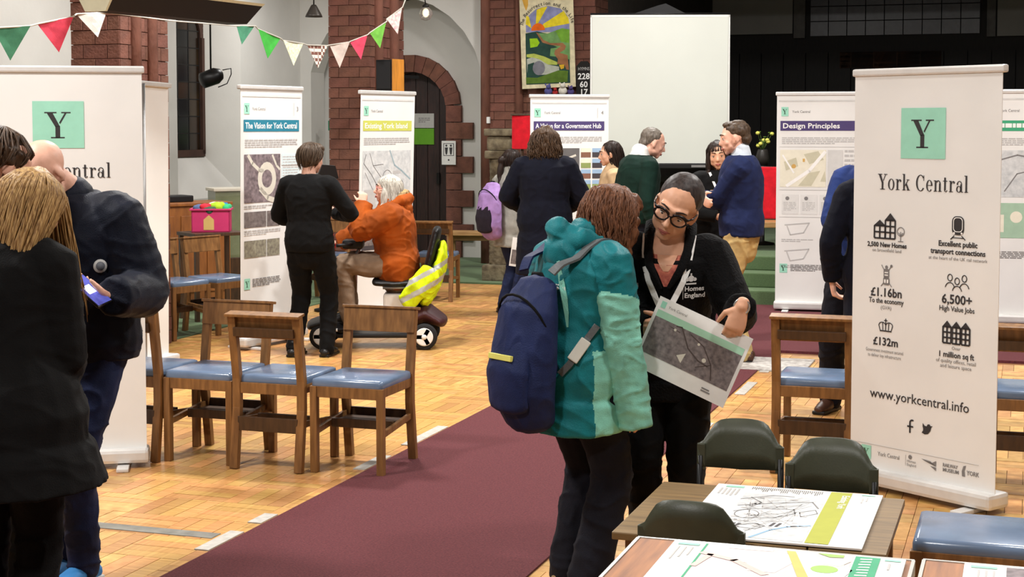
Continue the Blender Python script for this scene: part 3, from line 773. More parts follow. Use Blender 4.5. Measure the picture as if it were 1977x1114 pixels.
# Government hub
oG, MG, kG = display('white display banner with a purple title bar behind the woman in the long navy coat', (.165, 15.3, 0), (.965, 15.45, 0), 'A Vision for a Government Hub', PURP, '4')
polys('aerial_picture', [rect(-kG+.05, .10, 1.10, 1.49)], flat('print_dark_plan', (100, 98, 98), .6), oG, FR, MG)
polys('aerial_site', line([(-.15, 1.46), (-.05, 1.38), (.06, 1.42)], .02)+line([(-.05, 1.38), (.02, 1.25), (-.02, 1.13)], .02)+line([(-.3, 1.3), (-.1, 1.25)], .015), ROADP, oG, FR-.0006, MG)['kind'] = 'stuff'
for r_ in range(4):
    for c_ in range(2):
        x0, z1 = .115+c_*.115, 1.49-r_*.105
        polys('picture', [rect(x0, x0+.10, z1-.09, z1-.04)], (FIELD if r_ in (1, 3) else BRNP) if c_ == 0 else (DKP if r_ < 3 else FIELD), oG, FR, MG)
        polys('picture_sky', [rect(x0, x0+.10, z1-.04, z1)], SKYB if r_ > 1 or c_ else CREAM, oG, FR, MG)
footer(oG, kG, MG, .62)
# Design principles
oD, MD, kD = display('white display banner with a purple title bar beside the man in khaki trousers', (2.425, 14.32, 0), (3.22, 14.12, 0), 'Design Principles', PURP, '')
polys('rule', [rect(-kD+.04, kD-.05, 1.515, 1.519), rect(-kD+.04, kD-.05, 1.12, 1.124), rect(-kD+.04, kD-.05, .87, .874)], INKL, oD, FR, MD)['kind'] = 'stuff'
polys('masterplan', [rect(-kD+.045, .05, 1.15, 1.49)], CREAM, oD, FR, MD)
for q_ in [[(-.33, 1.38), (-.22, 1.42), (-.2, 1.34), (-.31, 1.3)], [(-.15, 1.45), (-.02, 1.48), (.03, 1.4), (-.1, 1.36)], [(-.2, 1.16), (-.1, 1.28), (.0, 1.3), (-.08, 1.16)], [(.0, 1.2), (.04, 1.3), (.05, 1.2)]]: polys('masterplan_block', [q_], flat('print_khaki', (196, 192, 168), .6), oD, FR-.0006, MD)
polys('masterplan_road', line([(-.3, 1.16), (-.1, 1.30), (.04, 1.47)], .03)+line([(-.34, 1.44), (-.24, 1.28)], .015), WHITEI, oD, FR-.0009, MD)['kind'] = 'stuff'
for q_ in [disc(-.24, 1.34, .02), rect(-.16, -.14, 1.38, 1.41)]: polys('masterplan_accent', [q_], flat('print_amber', (200, 160, 90), .6), oD, FR-.0009, MD)
for q_ in [rect(.065, .2, 1.15, 1.49)]: polys('side_panel', [q_], PALEG, oD, FR, MD)
polys('small_print', greek(.215, kD-.06, 1.16, 1.49, .02, .022, 21), INKL, oD, FR, MD)['kind'] = 'stuff'
for c_ in range(4):
    x0 = -.345+c_*.17
    polys('panel', [rect(x0, x0+.15, .90, 1.08)], flat('print_faint_grey', (216, 216, 214), .6), oD, FR, MD)
    polys('icon_small', [disc(x0+.05, 1.045, .018)], INKG, oD, FR-.0006, MD)
    polys('small_print', greek(x0+.015, x0+.13, .92, 1.01, .007, .007, 30+c_), INKL, oD, FR-.0006, MD)['kind'] = 'stuff'
for r_ in range(2):
    for c_ in range(2):
        x0, z1 = -.345+c_*.36, .85-r_*.24
        polys('plan_sketch', line([(x0+.03, z1-.05), (x0+.25, z1-.03), (x0+.2, z1-.12), (x0+.08, z1-.14), (x0+.05, z1-.06)], .01), INKL, oD, FR, MD)['kind'] = 'stuff'
        polys('small_print', greek(x0, x0+.3, z1-.215, z1-.18, .008, .008, 40+c_+r_*2), INKL, oD, FR, MD)['kind'] = 'stuff'
for q_ in [rect(.06, .10, .72, .82), disc(.16, .77, .016)]: polys('plan_mark', [q_], DKP, oD, FR-.0006, MD)
footer(oD, kD, MD, .40)
# the one half hidden at the right
oH, MH, kH = display('white display banner with a green title bar half hidden at the right edge', (4.02, 13.35, 0), (4.80, 13.15, 0), None, GRNB, '')
polys('map_ground', [rect(-kH+.05, kH-.05, 1.10, 1.50)], MAPP, oH, FR, MH)
polys('map_roads', line([(-.3, 1.4), (-.1, 1.46), (.0, 1.44), (.02, 1.3)], .012)+line([(-.2, 1.15), (-.1, 1.3), (.1, 1.35)], .01), INKG, oH, FR-.0006, MH)['kind'] = 'stuff'
for q_ in [rect(-kH+.05, -.02, .75, 1.05), rect(.0, kH-.05, .75, 1.05)]: polys('picture', [q_], flat('print_sage', (160, 190, 166), .6), oH, FR, MH)
for q_ in (disc(-.1, .93, .05), rect(.04, .2, .80, .9), rect(-.3, -.2, .8, .95)): polys('picture_detail', [q_], CREAM, oH, FR-.0006, MH)
footer(oH, kH, MH, .6)
# ================================================================ wooden chairs with blue seats
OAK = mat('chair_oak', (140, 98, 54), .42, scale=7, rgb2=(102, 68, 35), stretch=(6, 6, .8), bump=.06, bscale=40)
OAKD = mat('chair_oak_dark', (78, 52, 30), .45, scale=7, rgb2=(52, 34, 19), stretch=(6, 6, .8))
BLUEV = mat('blue_vinyl', (102, 122, 150), .22, scale=6, var=.10, bump=.06, bscale=18, spec=.6)
def make_chair():
    c = empty('wooden_chair'); hw, hd, sh = .195, .20, .43           # local +Y is where a sitter faces
    for sx in (-1, 1):
        mb = MB().bar((sx*(hw-.018), hd-.02, 0), (sx*(hw-.018), hd-.02, sh), .036, .036, (0, 1, 0), .003); mb.build('front_leg', OAK, c)
        # rear post, raked below and above the seat
        x = sx*(hw-.018); V = []
        prof = [(-hd-.035, 0), (-hd+.005, .30), (-hd+.005, .45), (-hd-.045, .775)]
        mb = MB()
        for (y0, z0), (y1, z1) in zip(prof[:-1], prof[1:]): mb.bar((x, y0, z0), (x, y1, z1+.004), .034, .042, (1, 0, 0), .003)
        mb.build('rear_post', OAK, c)
        MB().box(sx*(hw-.018)-.012, sx*(hw-.018)+.012, -hd+.01, hd-.03, .385, sh, bev=.003).build('seat_rail', OAK, c)
        MB().bar((sx*(hw-.018), -hd+.0, .235), (sx*(hw-.018), hd-.03, .20), .03, .02, (1, 0, 0), .003).build('stretcher', OAK, c)
    MB().box(-hw+.03, hw-.03, hd-.032, hd-.008, .375, sh, bev=.003).build('seat_rail', OAK, c)
    MB().box(-hw+.03, hw-.03, -hd-.006, -hd+.018, .375, sh, bev=.003).build('seat_rail', OAK, c)
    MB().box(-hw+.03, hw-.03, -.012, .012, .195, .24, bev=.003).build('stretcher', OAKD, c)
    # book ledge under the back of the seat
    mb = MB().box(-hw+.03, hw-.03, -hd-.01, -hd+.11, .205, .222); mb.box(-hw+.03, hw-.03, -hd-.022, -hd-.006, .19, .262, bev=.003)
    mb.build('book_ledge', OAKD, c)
    # padded seat
    me = MB(); V, F = bevbox(2*hw-.012, 2*hd-.016, .05, .018)
    V = [(v.x, v.y, v.z+sh+.012+(.012 if v.z > 0 else 0)*math.cos(v.x/hw*1.45)*math.cos(v.y/hd*1.45)) for v in V]
    me.add(V, F, True); me.build('seat', BLUEV, c)
    # broad back board and cap
    Mb = Matrix.Translation((0, -hd-.036, .715)) @ Matrix.Rotation(R(8.5), 4, 'X')
    MB().box(-hw+.0, hw-.0, .008, .028, -.062, .056, Mb, .003).build('back_board', OAK, c)
    MB().box(-hw-.008, hw+.008, -.038, .036, .056, .070, Mb, .003).build('back_cap', OAK, c)
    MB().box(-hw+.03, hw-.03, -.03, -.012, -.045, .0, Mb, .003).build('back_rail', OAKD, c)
    return c
proto = make_chair()
ANG = {'a': HROT, 'away': HROT, 'toward': HROT+math.pi}
chairs = [
 (H(7.07, -4.36), HROT, 'wooden chair at the left end of the row, half hidden by the banner'),
 (H(7.07, -3.96), HROT+math.pi, 'wooden chair with blue seat facing the viewer, left of the chair turned round'),
 (H(7.07, -3.555), HROT, 'wooden chair with blue seat seen from behind between two facing chairs'),
 (H(7.07, -3.14), HROT+math.pi, 'wooden chair with blue seat facing the viewer at the edge of the maroon carpet'),
 (Vector((-2.72, 12.52, 0)), R(-128), 'wooden chair with blue seat by the brick pier, below the pink toy crate'),
 (Vector((-2.43, 12.86, 0)), R(-128), 'wooden chair with blue seat partly behind the blue titled banner'),
 (Vector((-.74, 15.3, 0)), R(-8), 'wooden chair with blue seat standing behind the hi-vis vest of the scooter'),
 (Vector((-1.86, 15.2, 0)), R(160), 'wooden chair with blue seat between the black suited woman and the scooter rider'),
 (H(7.82, -.985), HROT, 'wooden chair with blue seat seen from behind, left of the large icon banner'),
 (H(7.76, .035), HROT, 'wooden chair with blue seat cut by the right edge, behind the icon banner'),
 (H(4.93, -.12), HROT+R(90), 'wooden chair with broad blue seat in the bottom right corner beside the tables'),
]
for i, (p, rz, lab) in enumerate(chairs):
    o = proto if i == 0 else copy_tree(proto)
    o.location = p; o.rotation_euler = (0, 0, rz); tag(o, lab, 'chair', 'wooden church chairs with blue seats')
# ---------------------------------------------------------------- green plastic chairs
GPL = mat('green_plastic', (58, 62, 48), .42, scale=14, var=.1, bump=.05, bscale=200, spec=.45)
BLKM = flat('black_tube', (18, 18, 19), .4, metal=.3)
def make_green():
    c = empty('plastic_chair'); hw = .142
    top = .72
    # shaped back: flat bottom bar with shoulders rising to the crown
    prof = [(-hw, .575), (-hw, .638), (-hw+.022, .652), (-hw+.046, .70), (-hw+.075, .718), (-.03, .722), (.03, .722), (hw-.075, .718), (hw-.046, .70), (hw-.022, .652), (hw, .638), (hw, .575), (hw-.02, .562), (0, .555), (-hw+.02, .562)]
    n = len(prof); V = []; F = []
    curve = lambda x: -.165-.028*(1-(x/hw)**2)                 # bowed away from the sitter
    # fill by columns so that the curve is followed
    cols = 16; up = []; lo = []
    def at(x, lowr):
        P = [p for p in prof[12:]]+[] if lowr else prof[1:11]
        if lowr: P = sorted(P+[prof[0], prof[11]])
        for (x0, z0), (x1, z1) in zip(P[:-1], P[1:]):
            if x0-1e-9 <= x <= x1+1e-9: return z0+(z1-z0)*((x-x0)/(x1-x0) if x1 > x0 else 0)
        return P[-1][1]
    for k in range(cols+1):
        x = -hw+2*hw*k/cols; zu = at(x, False); zl = at(x, True)
        for f, dy in ((0, 0), (1, -.012)):
            for j in range(4): 
                z = zl+(zu-zl)*j/3; V.append((x, curve(x)+dy+(z-.64)*-.14, z))
    def id_(k, f, j): return k*8+f*4+j
    for k in range(cols):
        for j in range(3):
            F.append((id_(k, 0, j), id_(k+1, 0, j), id_(k+1, 0, j+1), id_(k, 0, j+1))); F.append((id_(k, 1, j), id_(k, 1, j+1), id_(k+1, 1, j+1), id_(k+1, 1, j)))
        F.append((id_(k, 0, 3), id_(k+1, 0, 3), id_(k+1, 1, 3), id_(k, 1, 3))); F.append((id_(k, 0, 0), id_(k, 1, 0), id_(k+1, 1, 0), id_(k+1, 0, 0)))
    for k in (0, cols):
        for j in range(3): F.append((id_(k, 0, j), id_(k, 0, j+1), id_(k, 1, j+1), id_(k, 1, j)))
    mb = MB().add(V, F, True); b = mb.build('backrest', GPL, c)
    MB().tube([(x, curve(x)-.017, .592) for x in [-hw+.02+(2*hw-.04)*i/8 for i in range(9)]], .006, 6).build('rib', GPL, b)
    for sx in (-1, 1):
        MB().tube([(sx*(hw-.012), curve(hw)-.012, .585), (sx*(hw-.012), curve(hw)-.022, .585)], .006, 8).build('bolt', flat('brass_bolt', (176, 160, 100), .35, metal=.8), b)
        MB().box(sx*(hw-.012)-.014, sx*(hw-.012)+.014, curve(hw)-.016, curve(hw)+.002, .552, .64, bev=.003).build('bracket', GPL, b)
        MB().tube([(sx*(hw-.008), -.22, 0), (sx*(hw-.008), -.165, .38), (sx*(hw-.008), -.168, .60)], .0105, 10).build('rear_leg', BLKM, c)
        MB().tube([(sx*(hw-.008), .21, 0), (sx*(hw-.008), .16, .385), (sx*(hw-.008), -.16, .375)], .0105, 10).build('front_leg', BLKM, c)
    V, F = bevbox(2*hw+.02, .34, .022, .009); V = [(v.x, v.y, v.z+.395-.02*math.cos(v.y*6)) for v in V]
    MB().add(V, F, True).build('seat', GPL, c)
    return c
gp = make_green()
greens = [(Vector((.767, 5.15, 0)), HROT+math.pi+R(4), 'dark green plastic chair beyond the low table, nearest the black fleece'),
          (Vector((1.007, 4.83, 0)), HROT+math.pi, 'dark green plastic chair beyond the low table, against the icon banner'),
          (Vector((.468, 4.035, 0)), HROT, 'dark green plastic chair seen from behind between the two poster tables')]
for i, (p, rz, lab) in enumerate(greens):
    o = gp if i == 0 else copy_tree(gp)
    # the back sits behind the seat centre: move so the given point is the back
    off = Matrix.Rotation(rz, 3, 'Z') @ Vector((0, .19, 0))
    o.location = p+off; o.rotation_euler = (0, 0, rz); tag(o, lab, 'chair', 'dark green plastic chairs at the tables')
# ---------------------------------------------------------------- tables and posters
TTOP = mat('worn_table_top', (128, 102, 62), .5, scale=5, rgb2=(96, 74, 42), stretch=(1, 10, 1), bump=.05)
TTOP2 = mat('oak_laminate', (166, 104, 48), .5, scale=4, rgb2=(122, 70, 28), stretch=(14, 1.2, 1), detail=6)
def table(label, s0, s1, t0, t1, z, m, edge=None, leaf=False):
    o = thing('table', label, 'table', H((s0+s1)/2, (t0+t1)/2), HROT); hx, hy = (t1-t0)/2, (s1-s0)/2
    if leaf:
        MB().box(-hx, -hx+.20, -hy, hy, z-.022, z, bev=.004).build('leaf', m, o)
        MB().box(-hx+.204, hx-.204, -hy, hy, z-.022, z, bev=.004).build('top', m, o)
        MB().box(hx-.20, hx, -hy, hy, z-.022, z, bev=.004).build('leaf', m, o)
        for yy in (-hy*.5, hy*.5):
            MB().box(-hx+.19, -hx+.214, yy-.02, yy+.02, z-.001, z+.002).build('hinge', flat('iron', (35, 33, 32), .5, metal=.6), o)
    else:
        MB().box(-hx, hx, -hy, hy, z-.03, z, bev=.003).build('top', m, o)
    if edge:
        mb = MB().box(-hx-.006, hx+.006, hy, hy+.008, z-.032, z+.002); mb.box(-hx-.006, hx+.006, -hy-.008, -hy, z-.032, z+.002); mb.box(-hx-.008, -hx, -hy, hy, z-.032, z+.002); mb.box(hx, hx+.008, -hy, hy, z-.032, z+.002); mb.build('edging', edge, o)
    lw = m if leaf else POLEM
    for sx in (-1, 1):
        for sy in (-1, 1):
            x, y = sx*(hx-.05), sy*(hy-.05)
            if leaf: MB().box(x-.02, x+.02, y-.02, y+.02, 0, z-.022, bev=.003).build('leg', OAK, o)
            else: MB().tube([(x, y, 0), (x, y, z-.03)], .014, 10).build('leg', lw, o)
        if leaf: MB().box(sx*(hx-.05)-.012, sx*(hx-.05)+.012, -hy+.07, hy-.07, z-.10, z-.024).build('apron', OAK, o)
    return o
EDG = flat('silver_edging', (196, 196, 192), .35, metal=.4)
table('low wooden drop-leaf table carrying the lime striped map', 4.045, 4.68, -1.06, -.33, .60, TTOP, leaf=True)
table('oak topped table with silver edging at the bottom edge of the view', 2.2, 3.57, -.865, -.235, .72, TTOP2, EDG)
table('oak topped table in the bottom right corner under a poster board', 2.2, 3.585, -.205, .45, .72, TTOP2, EDG)
BOARD = flat('foam_board', (222, 222, 220), .7, spec=.15)
def poster(label, s0, s1, t0, t1, z, tilt=0):
    o = thing('poster_board', label, 'poster', H((s0+s1)/2, (t0+t1)/2, z+.001), HROT+tilt); hx, hy = (t1-t0)/2, (s1-s0)/2
    MB().box(-hx, hx, -hy, hy, 0, .006, bev=.0015).build('board', BOARD, o)
    return o, hx, hy
FLATM = Matrix.Rotation(-math.pi/2, 4, 'X')            # print plane x,z -> board x,y
def pp(name, P, m, o, lay=0): 
    V = []; F = []
    for p in P:
        n = len(V); V += [(q[0], q[1], .0066+.0005*lay) for q in p]; F.append(tuple(range(n, n+len(p))))
    return link(name, mesh(name, V, F), m, o)
def ptext(body, size, m, o, x, y, rz=0, lay=1, bold=0):
    T = Matrix.Translation((x, y, .0066+.0005*lay)) @ Matrix.Rotation(rz, 4, 'Z') @ Matrix.Rotation(-math.pi/2, 4, 'X')
    return text('lettering', body, size, m, o, 0, 0, 0, 'LEFT', bold, T)
def rbars(x0, x1, y0, y1, n, seed):
    rg = random.Random(seed); return [rect(x0+(x1-x0)*i/n, x0+(x1-x0)*(i+.45)/n, y1-(y1-y0)*rg.uniform(.35, 1), y1) for i in range(n)]
# map on the low table: its header runs down the right side
o, hx, hy = poster('white board with line map and lime stripe lying on the low table', 4.05, 4.668, -.885, -.392, .602)
pp('map_ground', [rect(-hx+.10, hx-.155, -hy+.015, hy-.10)], MAPP, o)
pp('lime_stripe', [rect(hx-.15, hx-.088, -hy+.01, hy-.01)], flat('print_lime_strong', (164, 168, 54), .6), o, 1)
ptext('Existing York', .030, WHITEI, o, hx-.112, hy-.05, -math.pi/2, 2, .0004)
pp('key_text', rbars(-hx+.11, hx-.17, hy-.075, hy-.018, 36, 4), INKG, o, 1)['kind'] = 'stuff'
for q_ in (rect(-hx+.03, -hx+.085, hy-.04, hy-.02), rect(hx-.06, hx-.02, hy-.03, hy-.02)): pp('logo_square', [q_], MINT, o, 1)
pp('key_text', rbars(-hx+.02, -hx+.085, hy-.15, hy-.055, 5, 5)+[rect(hx-.055, hx-.05, hy-.12, hy-.06), rect(hx-.042, hx-.038, hy-.10, hy-.05)], INKL, o, 1)['kind'] = 'stuff'
rd = line([(-hx+.10, .13), (-.06, .20), (.0, .20)], .004)+line([(-.14, .05), (-.02, .12), (.06, .15), (.085, .08)], .005)+line([(-.14, -.02), (-.10, .02), (-.03, .04), (.02, .05), (.03, .0), (-.02, -.06), (-.1, -.09)], .004)+ring(-.10, -.04, .035, .05, .003, .003)+line([(-.12, .16), (-.08, .10), (-.1, .05)], .004)+line([(.04, .02), (.08, .06), (.09, .02), (.05, -.03), (.04, .02)], .003)+line([(-.1, -.17), (-.06, -.14), (-.03, -.16), (-.05, -.2), (-.1, -.19)], .004)
pp('map_roads', rd, INKG, o, 1)['kind'] = 'stuff'
pp('map_river', line([(-.05, -hy+.02), (-.01, -.20), (.03, -.15), (.088, -.12)], .008), flat('print_blue', (130, 168, 196), .6), o, 1)
pp('map_marks', [[(-.128, -.19), (-.118, -.19), (-.110, -.15), (-.12, -.15)], [(-.112, -.19), (-.104, -.19), (-.096, -.15), (-.104, -.15)], [(-.02, -.16), (-.012, -.16), (-.004, -.12), (-.012, -.12)], [(-.004, -.16), (.004, -.16), (.012, -.12), (.004, -.12)]], DKP, o, 2)['kind'] = 'stuff'
rg = random.Random(8)
pp('map_blocks', [rect(x, x+.012+.012*rg.random(), y, y+.006+.01*rg.random()) for x, y in [(rg.uniform(-.14, .06), rg.uniform(-.22, .17)) for _ in range(46)]], INKL, o, 1)['kind'] = 'stuff'
pp('map_lanes', sum([line([(rg.uniform(-.14, .07), rg.uniform(-.25, .2)) for _ in range(3)], .0016) for _ in range(16)], []), INKL, o, 1)['kind'] = 'stuff'
# board on the oak table
o, hx, hy = poster('white board with coloured street plan and teal stripe on the oak table', 2.72, 3.545, -.775, -.245, .722)
pp('plan_ground', [rect(-hx+.08, hx-.115, -hy, hy-.012)], flat('print_mauve_grey', (212, 200, 200), .6), o)
for q_ in [[(-.16, hy-.05), (.02, hy-.045), (.03, hy-.10), (.0, hy-.20), (-.06, hy-.2), (-.07, hy-.14), (-.14, hy-.12)], [(.03, hy-.055), (.11, hy-.05), (.16, hy-.13), (.14, hy-.22), (.07, hy-.22)], [(-.13, hy-.016), (-.03, hy-.014), (-.03, hy-.032), (-.13, hy-.034)]]: pp('plan_block', [q_], WHITEI, o, 1)
pp('plan_paths', line([(-hx+.085, hy-.09), (-.1, hy-.13), (-.02, hy-.22)], .02)+line([(-hx+.085, hy-.2), (-.16, hy-.1)], .015), flat('print_blush', (214, 190, 184), .6), o, 2)
pp('lime_stripe', [[(.0, hy-.016), (.02, hy-.016), (.085, hy-.25), (.06, hy-.25)]], flat('print_lime_dull', (190, 186, 104), .6), o, 2)
for q_ in ([(.07, hy-.014), (.13, hy-.014), (.13, hy-.035), (.10, hy-.04)], disc(.10, hy-.14, .03)): pp('plan_lawn', [q_], flat('print_leaf', (158, 196, 106), .6), o, 2)
pp('plan_lawn', [[(.09, hy-.10), (.13, hy-.05), (.15, hy-.06), (.13, hy-.11)]], CREAM, o, 2)
pp('teal_stripe', [rect(hx-.11, hx-.055, -hy, hy-.012)], GRNB, o, 1)
pp('stripe_lettering', [[(hx-.098+.026*(i % 2)*.2, hy-.03-.022*i), (hx-.072, hy-.026-.022*i), (hx-.072, hy-.034-.022*i), (hx-.098, hy-.038-.022*i)] for i in range(7)], WHITEI, o, 2)['kind'] = 'stuff'
pp('teal_rule', [rect(-hx+.078, -hx+.083, -hy, hy-.012)], GRNB, o, 1)
for q_ in (rect(-hx+.015, -hx+.065, hy-.035, hy-.018), rect(hx-.045, hx-.01, hy-.03, hy-.016)): pp('logo_square', [q_], MINT, o, 1)
pp('key_text', [rect(-hx+.02+.016*i, -hx+.024+.016*i, hy-.16+.02*i, hy-.05) for i in range(3)]+[rect(hx-.035, hx-.03, hy-.10, hy-.05)], INKL, o, 1)['kind'] = 'stuff'
o, hx, hy = poster('white board with an aerial picture in the bottom right corner', 2.8, 3.56, -.12, .42, .722)
pp('aerial_picture', [rect(-hx+.09, hx-.02, -hy+.03, hy-.012)], AERIAL, o)
pp('logo_square', [rect(-hx+.015, -hx+.07, hy-.035, hy-.018)], MINT, o, 1)
pp('key_text', [rect(-hx+.03+.016*i, -hx+.034+.016*i, hy-.16, hy-.05) for i in range(3)], INKL, o, 1)['kind'] = 'stuff'
# ================================================================ people
def skinm(n, rgb): return mat('skin_'+n, rgb, .48, scale=30, var=.05, bump=.04, bscale=180, spec=.35)
SK1, SK2, SK3 = skinm('light', (218, 168, 140)), skinm('warm', (216, 164, 134)), skinm('pink', (222, 172, 150))
def cloth(n, rgb, rough=.85, var=.12, bump=.2, bs=220, sheen=.02, **k): return mat('cloth_'+n, rgb, rough, var=var, scale=k.pop('scale', 14), bump=bump, bscale=bs, sheen=sheen, spec=k.pop('spec', .14), **k)
def hairm(n, a, b): return mat('hair_'+n, a, .5, rgb2=b, scale=3, stretch=(45, 45, 5), spec=.22, detail=3)
BLACKC = cloth('black_wool', (9, 9, 10)); BLACKF = cloth('black_fleece', (9, 9, 11), bs=120, bump=.5); NAVYC = cloth('navy_coat', (12, 14, 27)); NAVYJ = cloth('navy_puffer', (17, 22, 36), .6, sheen=.05)
TEAL = cloth('teal_shell', (22, 112, 120), .5, sheen=.05); MINTC = cloth('mint_shell', (128, 196, 178), .5, sheen=.05); DKTR = cloth('charcoal_trousers', (20, 20, 28)); BLKTR = cloth('black_trousers', (7, 7, 8))
JEANS = cloth('dark_jeans', (32, 40, 70), .8, var=.25, scale=6); KHAKI = cloth('khaki', (186, 160, 108)); NAVYS = cloth('navy_knit', (26, 35, 70)); BLUES = cloth('blue_knit', (36, 54, 108)); GREENS = cloth('bottle_green_knit', (14, 38, 31))
RUST = cloth('rust_coat', (152, 72, 18), .75, var=.2, scale=5); TAUPE = cloth('taupe_trousers', (128, 108, 90)); GREYC = cloth('grey_coat', (150, 148, 140)); BEIGE = cloth('beige_coat', (190, 160, 124)); WHITEC = cloth('white_collar', (226, 224, 220))
SHOEB = flat('black_leather', (22, 20, 20), .4); SHOEN = flat('brown_leather', (70, 44, 32), .45); SHOEL = flat('blue_sneaker', (50, 120, 180), .6); SHOET = flat('tan_suede', (150, 126, 92), .8); SOLE = flat('pale_sole', (206, 208, 206), .6)
EYEW = flat('eye_white', (228, 222, 216), .2); IRIS = flat('eye_iris', (58, 40, 30), .2); LIP = flat('lip', (168, 96, 88), .45); BROW = flat('brow_dark', (44, 32, 28), .8)

def Rm(yaw=0, pitch=0, roll=0):
    """yaw left +, pitch forward +, roll to the right +"""
    return Matrix.Rotation(yaw, 3, 'Z') @ Matrix.Rotation(-pitch, 3, 'X') @ Matrix.Rotation(roll, 3, 'Y')
def ik(a, b, l1, l2, hint):
    a, b = Vector(a), Vector(b); d = b-a; L = min(d.length, (l1+l2)*.999); d.normalize(); b = a+d*L
    x = (l1*l1-l2*l2+L*L)/(2*L); h = math.sqrt(max(l1*l1-x*x, 0)); hn = Vector(hint); hn -= d*hn.dot(d)
    hn.normalize(); return a+d*x+hn*h, b
def resample(P, Rr, n):
    """smooth path through joints with radii"""
    P = [Vector(p) for p in P]; out = []; rad = []; m = len(P)
    for i in range(m-1):
        p0, p1, p2, p3 = P[max(i-1, 0)], P[i], P[i+1], P[min(i+2, m-1)]
        for k in range(n):
            t = k/n; tt, ttt = t*t, t*t*t
            lin_ = p1.lerp(p2, t)
            cr = .5*((2*p1)+(p2-p0)*t+(2*p0-5*p1+4*p2-p3)*tt+(3*p1-p0-3*p2+p3)*ttt)
            out.append(lin_.lerp(cr, .45)); rad.append(Rr[i]+(Rr[i+1]-Rr[i])*t)
    out.append(P[-1]); rad.append(Rr[-1]); return out, rad
def limb(P, Rr, n=4, seg=14, cap=True):
    p, r = resample(P, Rr, n); return tube(p, r, seg, rcap=cap)
def hand_prims(w, d, n, th, k=1.0, curl=.45, thumb=.4, spread=.0):
    """five-fingered hand: w wrist, d finger direction, n the way the palm faces, th thumb side"""
    d = Vector(d).normalized(); n = Vector(n); n = (n-d*n.dot(d)).normalized(); th = Vector(th); th = (th-d*th.dot(d)-n*th.dot(n)).normalized(); w = Vector(w)
    P = []
    P.append(tube([w-d*.02*k, w+d*.02*k, w+d*.055*k, w+d*.088*k], [(.026*k, .019*k), (.032*k, .018*k), (.040*k, .016*k), (.041*k, .0135*k)], 14, side=th, rcap=True))
    cu = curl if isinstance(curl, (list, tuple)) else [curl]*4
    for i in range(4):
        b = w+d*(.085-.004*abs(i-1))*k+th*(.030-.0205*i)*k; L = [.070, .079, .073, .057][i]*k; q = b-d*.012*k; pts = [q]; a = 0; r = [.0098*k]
        for j, fr in enumerate((.46, .30, .24)):
            a += cu[i]*(.9, 1.15, .75)[j]; dr = d*math.cos(a)+n*math.sin(a)+th*spread*(1-i*.66); q = q+dr.normalized()*(L*fr+(.012*k if j == 0 else 0)); pts.append(q); r.append((.0092, .0086, .0074)[j]*k)
        P.append(tube(pts, r, 10, rcap=True))
    b = w+d*.022*k+th*.024*k; t1 = (d*.55+th*.75+n*thumb).normalized(); t2 = (d*.9+th*.25+n*(thumb+.25)).normalized()
    P.append(tube([b, b+t1*.036*k, b+t1*.036*k+t2*.03*k, b+t1*.036*k+t2*.054*k], [.0145*k, .0122*k, .0105*k, .0085*k], 10, rcap=True))
    return P
def nails(w, d, n, th, k, curl, m, parent):
    d = Vector(d).normalized(); n = Vector(n); n = (n-d*n.dot(d)).normalized(); th = Vector(th); th = (th-d*th.dot(d)-n*th.dot(n)).normalized(); w = Vector(w)
    for i in range(4):
        b = w+d*(.085-.004*abs(i-1))*k+th*(.030-.0205*i)*k; L = [.070, .079, .073, .057][i]*k; q = b-d*.012*k; a = 0
        for j, fr in enumerate((.46, .30, .24)):
            a += curl*(.9, 1.15, .75)[j]; dr = d*math.cos(a)+n*math.sin(a); q = q+dr*(L*fr+(.012*k if j == 0 else 0))
        up = -(n*math.cos(a)-d*math.sin(a)); M = Matrix((th, dr, up)).transposed()
        V, F = ell(q+up*.0062*k+dr*.001, (.0062*k, .0088*k, .003*k), M, (10, 6)); MB().add(V, F, True).build('nail', m, parent)
def head_prims(Mh, c, k, nose=1.0, jaw=1.0, lids=True):
    T = lambda p: c+Mh @ (Vector(p)*k)
    E = lambda p, r, M=None: ell(T(p), tuple(q*k for q in r), Mh @ M if M is not None else Mh, (22, 14))
    S = lambda pts, r: tube([T(p) for p in pts], [q*k for q in r], 12, rcap=True)
    P = [E((0, -.012, .035), (.074, .094, .080)), E((0, .020, .0), (.064, .072, .086)), E((0, .026, -.052), (.052*jaw, .055, .047)), E((0, .064, -.089), (.023*jaw, .018, .018)),
         E((.037, .056, -.024), (.024, .022, .022)), E((-.037, .056, -.024), (.024, .022, .022)),
         S([(-.046, .066, .030), (-.022, .083, .031), (0, .086, .027), (.022, .083, .031), (.046, .066, .030)], [.009, .011, .010, .011, .009]),
         S([(0, .086, .022), (0, .0945, -.004), (0, .094+.011*nose, -.026)], [.0085, .0095, .0122]), E((.011, .092, -.031), (.009, .010, .0085)), E((-.011, .092, -.031), (.009, .010, .0085)),
         E((0, .078, -.060), (.026, .016, .017)), E((.044, .03, -.05), (.018, .03, .026)), E((-.044, .03, -.05), (.018, .03, .026))]
    for sx in (-1, 1):
        P.append(E((sx*.074, -.006, -.004), (.008, .019, .031), Matrix.Rotation(sx*R(-22), 3, 'Z') @ Matrix.Rotation(R(-10), 3, 'X')))
        P.append(E((sx*.071, .002, -.028), (.007, .010, .012)))
        if lids: P.append(E((sx*.031, .0735, .0155), (.0175, .0135, .0085))); P.append(E((sx*.031, .0715, -.005), (.0165, .0115, .006)))
    return P
